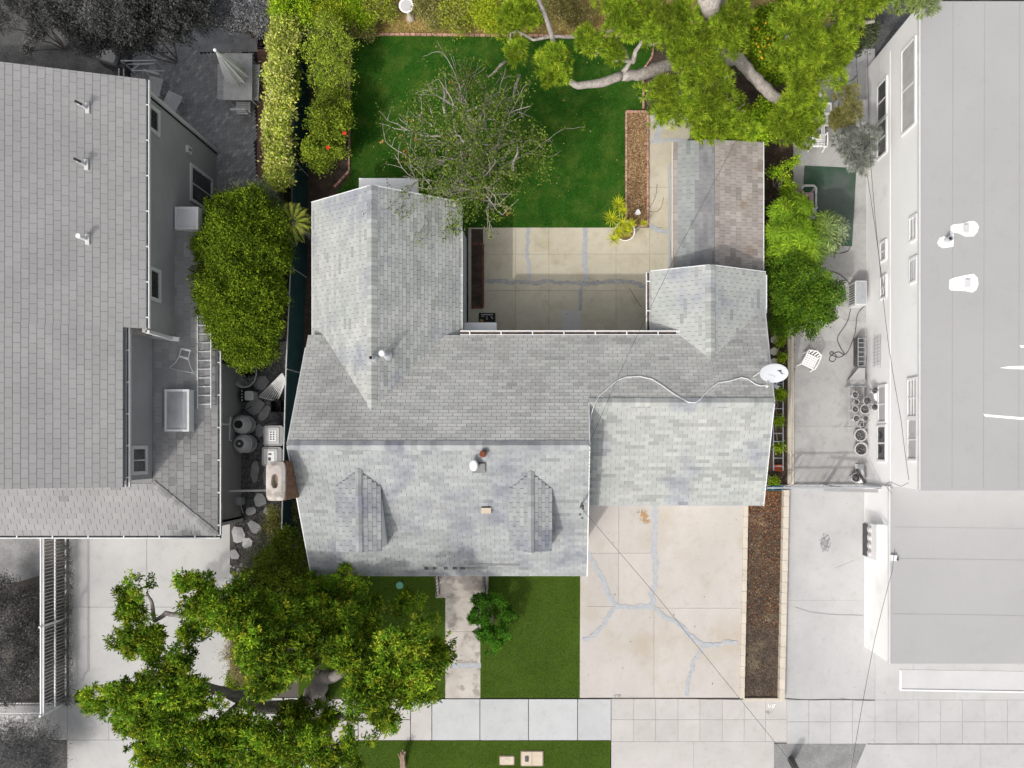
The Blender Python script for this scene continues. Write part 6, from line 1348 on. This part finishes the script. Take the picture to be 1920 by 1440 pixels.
# round shrub beside the front walk
RS = [(903,1132,.95,17),(915,1128,.9,14),(897,1155,1.0,18),(905,1180,1.05,19),(922,1195,.95,20),(940,1180,.95,18),(948,1150,.95,15),(946,1200,.8,12),(905,1143,1.0,16),(893,1170,.9,15),(928,1122,.8,12),(916,1208,.8,16),(935,1208,.8,14)]
shrub('round_shrub', 'dark glossy round shrub beside the front walk', 'shrub', [lob(x,y,h,r,.9) for x,y,h,r in RS], 1000, 24, .04, .06, .028, [(.03,.10,.008),(.05,.14,.012),(.02,.06,.006),(.08,.19,.015)], 17, lo=.75, sub=.13)
# --- big clipped bush left of the teal fence
BB = [(450,465,2.9,82),(448,560,3.1,84),(462,622,2.7,62),(395,430,2.6,34),(420,400,2.7,40),(465,395,2.8,44),(500,430,2.8,44),(400,480,2.7,44),(445,450,3.2,50),(490,490,3.1,50),(395,530,2.7,42),(440,520,3.3,55),(490,550,3.0,48),(400,580,2.7,40),(440,585,3.1,52),(485,610,2.9,44),(415,625,2.6,36),(455,645,2.8,42),(490,655,2.6,30),(455,668,2.4,26),(520,470,2.4,26)]
shrub('big_bush', 'large dense rounded bush between left house and teal fence', 'bush', [lob(x+4,y,h,r*.94,.8) for x,y,h,r in BB], 6500, 20, .075, .10, .038, [(.105,.165,.010),(.065,.11,.008),(.18,.24,.015),(.04,.07,.006),(.02,.04,.005),(.13,.19,.012)], 18, lo=.78, wob=.16)
shrub('shrub', 'greyish sprigs above the big rounded bush', 'shrub', [lob(x,y,h,r,.7) for x,y,h,r in ((455,370,2.2,26),(490,362,2.2,22))], 260, 20, .09, .10, .018, [(.16,.18,.12),(.10,.12,.07),(.24,.25,.18)], 19)
# palm
def palm(label, px, py, h, rp, nf, seed, pal):
    b = U(px, py, 0); t = T('palm', label, 'palm', (b.x, b.y, 0)); c = U(px, py, h); rng = random.Random(seed)
    b = Vector((c.x, c.y, 0)); mb = MB(); mb.tube([b, c], [.09,.07], 8); P('trunk', mb, 'bark', t)
    for f in range(nf):
        a = 6.283*f/nf+rng.uniform(-.2,.2); R = rp*(H-h)/F*rng.uniform(.8,1.1); d = Vector((math.cos(a), math.sin(a), 0)); s = Vector((-d.y, d.x, 0)); vs = []; cols = []
        for i in range(16):
            q = .12+.88*i/15; p = c+d*R*q+Vector((0,0,.35*math.sin(q*2.2)-.45*q*q)); ll = R*.33*math.sin(math.pi*min(1,q*.85+.12))
            for sd in (-1,1):
                tip = p+s*sd*ll*.8+d*ll*.75-Vector((0,0,ll*.35)); w = d*.014; vs.append([p-w, p.lerp(tip,.5)+w*.8+Vector((0,0,.02)), tip, p.lerp(tip,.5)-w*.8+Vector((0,0,.02))]); cols.append(rng.choice(pal))
        v = np.array([[tuple(x-t.location) for x in q] for q in vs]); me = npmesh('frond', v, len(v), np.array(cols)); o = bpy.data.objects.new('frond', me); COL.objects.link(o); o.parent = t
    return t
palm('feathery palm with arching yellow-green fronds beside the north end of the big bush', 550, 418, 2.6, 38, 13, 1, [(.26,.30,.04),(.16,.22,.03),(.34,.34,.07)])
palm('darker small palm behind the feathery palm at the hedge end', 515, 398, 2.2, 30, 11, 2, [(.10,.15,.02),(.06,.1,.015)])
# --- ivy hedge
rng_ = random.Random(6); HL = []
for i in range(26):
    y = -25+i*15; x = 535-max(0, y-40)*.075 if y < 200 else 523+(y-200)*.04; x += rng_.uniform(-3,3); HL.append((x, y, 1.75+rng_.uniform(-.15,.15), 19+rng_.uniform(-3,3)))
hd = shrub('ivy_hedge', 'long bright yellow-green ivy hedge beside the brick patio', 'hedge', [lob(x,y,h,r,1.0) for x,y,h,r in HL], 3000, 22, .085, .10, .055, HEDGE, 20, lo=.6, wob=.2, sub=.16)
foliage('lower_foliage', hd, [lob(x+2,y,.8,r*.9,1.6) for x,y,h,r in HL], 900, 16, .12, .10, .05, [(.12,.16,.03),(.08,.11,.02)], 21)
shrub('ivy', 'dark green ivy climbing between teal fence and hedge at the top', 'ivy', [lob(x,y,h,r,.8) for x,y,h,r in ((560,5,1.8,22),(575,35,1.5,16),(530,15,2.0,20),(548,110,1.5,10),(552,140,1.4,9),(553,175,1.4,8))], 420, 20, .08, .09, .045, LIME, 22)
# --- side bed shrubs
def twiggy(name, label, lobes, nst, base, seed, rleaf, fol, bark='barkpale', cat='shrub', r0=.03, group=None):
    b = U(*base); t = T(name, label, cat, (b.x, b.y, 0), group); rng = random.Random(seed)
    mb = MB()
    for i in range(nst):
        l = rng.choice(lobes); a = rng.uniform(0,6.283); e = Vector((l[0]+l[3]*math.cos(a)*rng.uniform(.3,1.1), l[1]+l[4]*math.sin(a)*rng.uniform(.3,1.1), l[2]+l[5]*rng.uniform(.1,.8)))
        s0 = Vector((b.x+rng.uniform(-.2,.2), b.y+rng.uniform(-.2,.2), 0)); pts = wobble(s0, e, 5, .07, rng); mb.tube(pts, [r0,r0*.8,r0*.6,r0*.45,r0*.3,r0*.12], 4)
        for k in (2,3,4):
            p = pts[k]; mb.tube([p, p+Vector((rng.uniform(-.3,.3),rng.uniform(-.3,.3),rng.uniform(0,.25)))], [r0*.35,.003], 3)
    P('stem', mb, bark, t); fol(t); return t
L1 = [lob(x,y,h,r,.8) for x,y,h,r in ((610,60,1.6,36),(600,100,1.7,34),(640,90,1.6,30),(620,130,1.6,36),(645,140,1.4,22),(600,150,1.4,24))]
twiggy('twiggy_shrub', 'tall twiggy yellow-green shrub at the top of the side bed', L1, 90, (615,110), 1, 0, lambda t: foliage('foliage', t, L1, 620, 12, .08, .075, .035, [(.24,.32,.03),(.15,.22,.02),(.32,.36,.05),(.1,.15,.02)], 23, lo=.4), r0=.02)
L2 = [lob(x,y,h,r,.9) for x,y,h,r in ((612,235,1.5,38),(640,245,1.5,28),(620,275,1.5,40),(600,290,1.3,26),(645,215,1.2,20),(625,300,1.2,26))]
h2 = shrub('hibiscus_shrub', 'rounded green shrub with two red flowers in the side bed', 'shrub', L2, 1100, 20, .075, .075, .04, [(.16,.22,.02),(.10,.16,.015),(.26,.30,.03),(.05,.08,.01)], 24, lo=.55, sub=.18)
for (x, y) in ((615,277),(646,250)):
    c = U(x, y, 2.1); mb = MB()
    for k in range(5): a = 6.283*k/5; d = Vector((math.cos(a), math.sin(a), .2)); s = Vector((-d.y, d.x, 0))*.03; mb.add([c, c+d*.045+s, c+d*.08, c+d*.045-s], [(0,1,2,3)])
    P('flower', mb, 'red', h2)
L3 = [lob(x,y,h,r,.8) for x,y,h,r in ((620,185,1.1,26),(605,205,1.0,20),(640,180,1.0,18))]
twiggy('twiggy_shrub', 'small sparse twiggy shrub between the two larger side bed shrubs', L3, 30, (622,190), 2, 0, lambda t: foliage('foliage', t, L3, 300, 14, .09, .07, .03, [(.2,.26,.03),(.12,.17,.02)], 25, lo=.4), r0=.014)
# --- bank plants at the back
BK = [((540,30,1.4,26),(580,15,1.5,30),(620,25,1.2,26)), ((655,15,.8,28),(680,35,.6,22)), ((700,10,.7,26),(725,20,.5,16)), ((800,12,.7,24),(820,35,.6,22)), ((850,25,.8,30),(880,10,.8,30),(865,50,.5,18)), ((910,25,.9,28),(930,45,.6,20)), ((975,15,.9,26),(1000,30,.8,20)), ((1050,15,1.0,34),(1085,35,.8,28)), ((660,50,.5,16),(690,58,.4,12))]
labs = ['leafy bush at the top end of the teal fence','yellow-green bush on the bank left of the bird bath','bright low bush just left of the bird bath','low bush just right of the bird bath','straggly bush mass in the middle of the bank','bush on the bank behind the bare tree','bush beneath the leftmost pine bough','dry brown-green bush at the bank right of the long pine limb','low groundcover spilling over the lawn edge by the side bed']
for i, (ls, lab) in enumerate(zip(BK, labs)):
    shrub('bank_shrub', lab, 'shrub', [lob(x,y,h,r,.7) for x,y,h,r in ls], 380, 20, .10, .075, .032, [YEL, LIME, YEL+OLIVE, OLIVE, YEL+OLIVE][i%5] if i != 7 else OLIVE+[(.2,.12,.07)], 30+i, group='bushes on the bank behind the lawn', lo=.45)
mb = MB(); 
# --- bare-ish tree over the back lawn
CT = [(845,190,4.6,50),(800,230,4.4,42),(870,250,5.2,70),(820,290,4.6,50),(900,310,4.8,60),(850,340,4.4,50),(915,370,3.9,46),(870,395,3.8,40),(850,430,3.6,22),(945,250,4.4,50),(1000,255,4.2,36),(1010,300,4.0,40),(960,330,4.2,40),(880,150,4.4,40),(795,330,4.2,26),(925,200,4.6,40)]
CTL = [lob(x,y,h,r,.6) for x,y,h,r in CT]
def bare(t):
    rng = random.Random(12); b = Vector((t.location.x, t.location.y, 0)); mb = MB(); tw = MB()
    fork = U(892,285,1.6); mb.tube([b, b.lerp(fork,.5)+Vector((.05,0,0)), fork], [.24,.2,.18], 9)
    ends = []
    def grow(p, d, L, r, lvl):
        n = 4; pts = [p]; q = p
        for i in range(n): d = (d+Vector((rng.uniform(-1,1),rng.uniform(-1,1),rng.uniform(-.6,.6)))*.28).normalized(); q = q+d*L/n; pts.append(q)
        (mb if lvl < 2 else tw).tube(pts, [r*(1-.13*i) for i in range(n+1)], 6 if lvl < 2 else 4)
        if lvl >= 3: ends.append(q)
        if lvl >= 4: return
        k = (4,4,3,2,2)[lvl]
        for i in range(k):
            s = pts[rng.choice((2,3,4))]; dd = (d*.7+Vector((rng.uniform(-1,1),rng.uniform(-1,1),rng.uniform(-.35,.5)))*.95).normalized(); grow(s, dd, L*rng.uniform(.5,.75), r*.5, lvl+1)
    for (x, y, h) in ((800,230,4.0),(850,170,4.2),(880,240,5.0),(810,310,4.0),(900,340,4.2),(860,400,3.6),(965,260,4.0),(1000,300,3.6),(930,190,4.3),(855,290,4.6),(920,390,3.4),(780,270,3.9)):
        e = U(x, y, h); d = (e-fork); L = d.length; grow(fork, d.normalized(), L*.67, .08, 1)
    P('trunk', mb, 'barkpale', t, smooth=True); P('branches', tw, 'barkpale', t, kind='stuff')
    # broken pale stubs visible from above
    for a, c in (((829,157,4.6),(836,218,4.9)),((971,272,4.4),(961,320,4.4)),((855,252,5.3),(872,266,5.2)),((781,212,4.2),(794,230,4.3)),((866,360,4.2),(852,386,3.9)),((915,145,4.2),(948,115,4.0)),((950,215,3.4),(975,140,3.2))):
        m2 = MB(); m2.tube([U(*a), U(*a).lerp(U(*c),.35)+Vector((.05,.02,0)), U(*a).lerp(U(*c),.7)-Vector((.03,0,.02)), U(*c)], [.02,.035,.05,.055], 7); P('limb', m2, 'barkpale', t, smooth=True)
    EL = [(e.x, e.y, e.z, .14, .14, .1) for e in ends]; G_ = [(.075,.12,.014),(.045,.08,.010),(.15,.20,.03),(.025,.05,.006),(.11,.14,.04)]
    foliage('foliage', t, EL, int(len(EL)*1.7), 8, .09, .085, .045, G_, 41, lo=.2, up=.5); foliage('inner_foliage', t, CTL, 850, 11, .10, .085, .042, G_, 42, lo=.2, up=.5)
    foliage('dry_leaves', t, EL, int(len(EL)*.06), 6, .06, .09, .05, [(.30,.13,.04),(.4,.24,.08)], 43, lo=.2)
bt = T('sparse_tree', 'sparse half-bare tree with pale twisting branches over the back lawn', 'tree', (U(895,300).x, U(895,300).y, 0)); bare(bt)
# --- pines at the upper right
def pine(label, base, limbs, lobes, n, seed, pal=PINE, grad=None, L=.2, group='pine trees behind the lawn', name='pine_tree', per=20, Wd=.016):
    LB = [lob(x,y,h,r,.7) for x,y,h,r in lobes]
    def fl(t):
        needles('foliage', t, LB, n, per, L, Wd, pal, seed, grad=grad)
        rng = random.Random(seed); tw = MB()
        for l in LB:
            for k in range(5): a = rng.uniform(0,6.283); tw.tube([Vector(l[:3])-Vector((0,0,l[5]*.3)), Vector((l[0]+l[3]*.8*math.cos(a), l[1]+l[4]*.8*math.sin(a), l[2]+l[5]*rng.uniform(.2,.7)))], [.025,.006], 4)
        P('twigs', tw, 'barkpale', t, kind='stuff')
    return tree(name, label, base, None, limbs, 'barkpale', fl, group=group, seed=seed)
pine('main pine with long bare limb reaching left over the lawn and round needle clumps', (1325,105), [([(1325,105,0),(1330,110,1.6),(1300,110,3.2),(1240,125,3.6),(1205,140,3.8),(1165,142,4.0)], (.24,.16)), ([(1165,142,4.0),(1120,157,4.1),(1082,161,4.2),(1064,150,4.3)], (.15,.09)),
   ([(1165,138,4.0),(1185,115,4.4),(1150,113,4.6)], (.08,.05)), ([(1180,120,4.3),(1172,95,4.6),(1155,70,4.9)], (.06,.03)), ([(1186,118,4.3),(1192,95,4.6),(1208,72,4.9)], (.08,.05)), ([(1005,-10,4.6),(1025,35,4.6),(1034,65,4.7),(1042,100,4.7)], (.07,.09)), ([(1034,68,4.7),(1000,75,4.8),(970,58,4.9),(958,62,5.0),(955,85,5.0)], (.05,.02)), ([(1034,68,4.7),(1065,70,4.7),(1100,66,4.7),(1140,60,4.8),(1180,40,4.9)], (.05,.05))],
   [(1040,128,4.5,32),(970,98,4.7,20),(962,45,4.7,24),(975,12,4.6,26),(1100,82,4.8,13),(1118,98,4.8,14),(1145,98,4.8,15),(1165,50,5.2,30),(1205,18,5.4,36),(1150,12,5,24),(1240,45,5.6,30),(1222,82,5.2,20),(1190,45,5.2,22)], 2100, 51)
pine('broad pine crown over the north end of the shed roof', (1400,120), [([(1345,-5,0),(1350,15,2.5),(1335,20,5.0),(1330,-10,6.0)], (.55,.35)), ([(1350,112,3.0),(1385,112,3.4),(1420,150,3.4),(1450,180,3.2),(1475,198,3.0),(1500,225,2.5)], (.22,.15)), ([(1350,20,3),(1350,70,3.3),(1350,112,3.3)], (.2,.18))],
   [(1262,70,5.2,20),(1285,50,5.2,30),(1305,85,5.2,30),(1282,112,5.0,16),(1372,42,5.4,30),(1345,75,5.2,22),(1368,78,5.2,14),(1210,182,4.4,19),(1235,200,4.4,26),(1262,168,4.6,26),(1265,215,4.2,24),(1310,200,4.6,30),(1300,135,4.8,26),(1335,145,4.8,24),(1362,145,4.8,22),(1350,190,4.6,30),(1345,225,4.3,30),(1380,205,4.3,22),(1315,232,4.0,24),(1400,240,4.0,20)], 3300, 52)
pine('eastern pine with feathery crown fading to grey at the side yard', (1490,80), [([(1490,60,0),(1480,70,4.8)], (.3,.15)), ([(1480,70,3),(1560,50,5),(1640,40,5.4)], (.15,.05)), ([(1480,70,3),(1540,180,4.6)], (.12,.05))],
   [(1470,15,5.4,26),(1500,40,5.8,36),(1545,25,5.8,32),(1490,82,5.8,28),(1530,85,5.8,36),(1570,70,5.6,30),(1482,112,5.4,24),(1510,135,5.4,34),(1555,125,5.2,30),(1580,110,5.2,20),(1495,180,4.8,24),(1600,10,5.6,24),(1635,-2,5.8,24),(1605,45,5.4,18),(1690,-8,6,22),(1730,8,6,14)], 3300, 53, grad=greyfade(9.6,12.6))
pine('lower pine bough hanging beside the shed and the narrow benches', (1500,225), [([(1500,225,0),(1498,230,3.2)], (.15,.08))],
   [(1484,222,3.8,22),(1505,203,3.9,24),(1490,248,3.7,26),(1520,225,3.7,16),(1462,245,3.6,18)], 1200, 54, grad=greyfade(9.6,13.5))
pine('small young pine with thin clumps in the side yard', (1560,225), [([(1547,238,0),(1575,245,1.6),(1590,262,2.2)], (.05,.04)), ([(1575,235,1.4),(1572,190,2),(1585,175,2.2)], (.03,.02))], [(1575,225,2.2,14),(1588,215,2.3,17),(1583,185,2.4,12),(1570,232,2.1,12),(1592,172,2.4,5)], 420, 55, pal=OLIVE, grad=greyfade(9.5,14))
pine('grey rounded pine crown touching the white building wall', (1605,278), [([(1590,262,2.2),(1605,275,2.2)], (.04,.03)), ([(1603,290,0),(1604,280,2.4)], (.05,.04))], [(1600,280,2.4,28),(1618,255,2.5,20),(1613,295,2.4,22),(1590,270,2.3,20)], 900, 56, pal=[(.16,.17,.15),(.10,.11,.09),(.24,.25,.22),(.30,.31,.28)])
# broadleaf bushes around the shed
def LS(ls, sz=.8): return [lob(x,y,h,r,sz) for x,y,h,r in ls]
shrub('citrus_bush', 'bright yellow-green bush against the north wall of the shed', 'bush', LS([(1330,240,2.0,28),(1365,235,2.2,34),(1400,235,2.2,34),(1430,215,2.2,32),(1420,245,2.0,26),(1385,255,1.9,24),(1345,255,1.8,22)]), 1200, 20, .08, .09, .05, LIME, 61, sub=.2)
ob = shrub('fruit_tree', 'bushy citrus tree with small orange fruit beneath the pines', 'tree', LS([(1425,75,2.6,34),(1450,50,2.6,34),(1440,105,2.5,36),(1465,90,2.4,28),(1460,135,2.4,24),(1430,40,2.5,24)]), 1100, 20, .09, .09, .05, LIME+BUSH, 62)
rng = random.Random(8); mb = MB()
for i in range(16):
    mb = MB(); c = U(rng.uniform(1415,1470), rng.uniform(35,110), 3.1); mb.sphere(c, .04, 6, 4); P('fruit', mb, 'yellow', ob)
shrub('bush', 'dark leafy bush at the far top between the pines and the white building', 'bush', LS([(1600,70,1.8,30),(1625,60,1.8,20),(1590,45,1.9,26)]), 500, 20, .09, .08, .045, [(.04,.06,.02),(.07,.09,.04),(.1,.11,.07)], 63)
# strelitzia-like leaves
sp = T('strappy_plant', 'dark strappy plant showing through the gap in the pines', 'plant', (U(1310,150).x, U(1310,150).y, 0)); rng = random.Random(4)
for i in range(34):
    a = rng.uniform(0,6.283); d = Vector((math.cos(a), math.sin(a), rng.uniform(.5,1.4))).normalized(); b = U(1312,150)+Vector((rng.uniform(-.3,.3),rng.uniform(-.3,.3),0)); L = rng.uniform(1.0,1.6); s = Vector((-math.sin(a), math.cos(a), 0))*.06
    m_ = b+d*L*.6+Vector((0,0,.1)); tp = b+d*L+Vector((math.cos(a),math.sin(a),-.3))*.25; mb = MB(); mb.add([b-s*.4,b+s*.4,m_+s,m_-s,tp], [(0,1,2,3),(3,2,4)]); P('leaf', mb, 'strap', sp)
# east row of bushes
shrub('climbing_rose', 'thin straggly shrub in the dark soil right of the shed roof', 'shrub', LS([(1462,318,1.4,11),(1470,335,1.4,10),(1483,350,1.2,9),(1450,325,1.3,8),(1482,312,1.3,8),(1492,300,1.2,7),(1470,360,1.1,8)]), 110, 14, .08, .08, .04, LIME, 64, lo=.4)
def rosettes(name, label, lobes, n, per, L, Wd, pal, seed, grad=None):
    A = np.array(lobes); c0 = A[:,:3].mean(0); t = T(name, label, 'bush', (c0[0], c0[1], 0)); rg = np.random.default_rng(seed)
    mb = MB(); r = random.Random(seed)
    for l in lobes: mb.tube(wobble(Vector((c0[0],c0[1],0)), Vector(l[:3]), 4, .05, r), [.04,.035,.03,.02,.01], 5)
    P('stem', mb, 'bark', t)
    cc, d, idx = clusters(lobes, n, rg, .75, wob=.1); N_ = n*per; ci = np.repeat(np.arange(n), per); k = np.tile(np.arange(per), n)
    a = 6.283*k/per+rg.random(n)[ci]*6.28; ax = d*.5; ax[:,2] = np.abs(ax[:,2])+.8; ax /= np.linalg.norm(ax, axis=1, keepdims=True)
    e1 = np.cross(ax, [1,.1,0]); e1 /= np.linalg.norm(e1, axis=1, keepdims=True); e2 = np.cross(ax, e1)
    dr = e1[ci]*np.cos(a)[:,None]+e2[ci]*np.sin(a)[:,None]-ax[ci]*.25+rg.normal(size=(N_,3))*.08; dr /= np.linalg.norm(dr, axis=1, keepdims=True)
    Ls = L*rg.uniform(.8,1.15,N_); s = np.cross(dr, ax[ci]); s /= np.linalg.norm(s, axis=1, keepdims=True); c = cc[ci]+dr*Ls[:,None]*.55
    v = np.empty((N_,4,3)); v[:,0] = c-dr*Ls[:,None]*.5; v[:,1] = c+dr*Ls[:,None]*.15+s*Wd/2; v[:,2] = c+dr*Ls[:,None]*.5-[0,0,.02]; v[:,3] = c+dr*Ls[:,None]*.15-s*Wd/2
    pl = np.array(pal); cols = (pl[rg.integers(len(pl), size=n)][ci]*.7+pl[rg.integers(len(pl), size=N_)]*.3)*(1+.15*rg.normal(size=(N_,1))).clip(.5,1.6)
    if grad: cols = grad(c, cols)
    me = npmesh('foliage', v-np.array([c0[0],c0[1],0]), N_, cols); o = bpy.data.objects.new('foliage', me); COL.objects.link(o); o.parent = t; o['kind'] = 'stuff'
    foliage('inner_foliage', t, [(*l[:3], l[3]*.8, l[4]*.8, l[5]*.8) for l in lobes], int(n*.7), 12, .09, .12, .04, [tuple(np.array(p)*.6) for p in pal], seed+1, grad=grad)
    return t
rosettes('rosette_bush', 'bush of large star-like leaf rosettes between shed and green rug', LS([(1470,400,2.0,26),(1495,390,2.0,22),(1465,435,2.0,26),(1495,440,2.1,34),(1525,450,1.9,28),(1480,470,2.0,32),(1515,475,1.9,26),(1460,465,1.9,22),(1550,425,1.8,24),(1570,430,1.6,20),(1555,455,1.6,18)]), 520, 11, .34, .062, [(.14,.24,.015),(.10,.18,.012),(.21,.31,.02),(.06,.11,.01)], 71, grad=greyfade(8.8,10.8))
shrub('bush', 'dense green bush beside the east wing with pale yellow lower branches', 'bush', LS([(1455,520,2.0,26),(1490,520,2.2,34),(1460,560,2.0,30),(1500,560,2.2,36),(1535,540,2.0,30),(1560,550,1.7,22),(1480,595,1.8,30),(1520,590,1.9,28),(1455,600,1.6,20),(1545,585,1.5,16),(1465,620,1.3,14)]), 2400, 20, .07, .075, .04, [(.07,.15,.012),(.045,.10,.008),(.13,.21,.015),(.03,.06,.007)], 72, sub=.24, lo=.5, wob=.35, grad=greyfade(9.2,11.6,.8))
shrub('groundcover', 'low green plants under the ladder in the east strip', 'plants', LS([(1460,700,.25,10),(1462,740,.25,10),(1458,790,.25,10),(1460,840,.2,9),(1462,640,.3,9),(1450,905,.25,10),(1466,670,.25,8)], .8), 260, 16, .06, .07, .035, LIME+BUSH, 73)
# --- grey vegetation of the left neighbour
shrub('dark_tree', 'large dark grey tree crown at the upper left', 'tree', LS([(150,20,3.2,55),(210,40,3.4,50),(260,30,3.4,55),(310,20,3.2,50),(180,70,2.6,30),(240,75,2.8,30),(290,60,2.9,34),(340,30,2.8,40),(120,-5,3.2,40),(330,55,2.4,26),(370,15,2.4,34)]), 3600, 20, .08, .08, .045, GREY, 81, lo=.55, sub=.28, bark='barkdk')
shrub('dark_shrub', 'paler grey shrub at the top edge beside the ivy hedge', 'shrub', LS([(420,15,1.6,34),(460,20,1.6,36),(495,25,1.6,30),(385,40,1.3,24),(440,42,1.2,22),(490,48,1.1,18)]), 1400, 20, .08, .06, .03, [(.20,.2,.21),(.12,.12,.13),(.30,.3,.31),(.06,.06,.06)], 82)
shrub('ivy_column', 'narrow grey vine-covered column rising at the far upper left', 'vine', LS([(62,20,2.0,18),(68,45,1.9,16),(66,70,1.8,13),(55,95,1.5,10),(60,0,2.1,22)]), 500, 18, .07, .06, .035, GREY+[(.2,.2,.19)], 83)
shrub('dark_shrub', 'dark grey tangled shrub in the top left corner', 'shrub', LS([(15,10,2,36),(40,-5,2,30),(5,45,1.4,18)]), 420, 18, .09, .07, .03, GREY, 84)
shrub('grey_bush', 'dark grey wispy shrub at the bottom left corner beside the sidewalk', 'shrub', LS([(20,1400,1.2,40),(60,1385,1.3,42),(90,1400,1.1,30),(40,1430,1.2,50),(95,1430,1.0,26),(10,1370,1,24)]), 700, 24, .16, .16, .014, [(.11,.11,.11),(.06,.06,.06),(.18,.18,.18)], 85, lo=.4)
shrub('grey_bush', 'dark grey low shrubs filling the fenced left garden', 'shrub', LS([(20,1150,1.0,44),(60,1190,.9,34),(20,1230,1.0,44),(55,1260,.9,34),(10,1110,.8,30),(60,1120,.6,24),(20,1290,.8,30)]), 1100, 22, .12, .08, .03, [(.06,.06,.06),(.10,.10,.10),(.16,.16,.155),(.03,.03,.03)], 86)
shrub('hedge_strip', 'low grey groundcover hedge along the iron fence', 'hedge', LS([(128,1025+i*24,.25,9) for i in range(13)], .9)+LS([(110,1025+i*24,.15,10) for i in range(13)], .6), 700, 18, .07, .05, .02, [(.10,.10,.09),(.16,.16,.15),(.07,.07,.07)], 87)
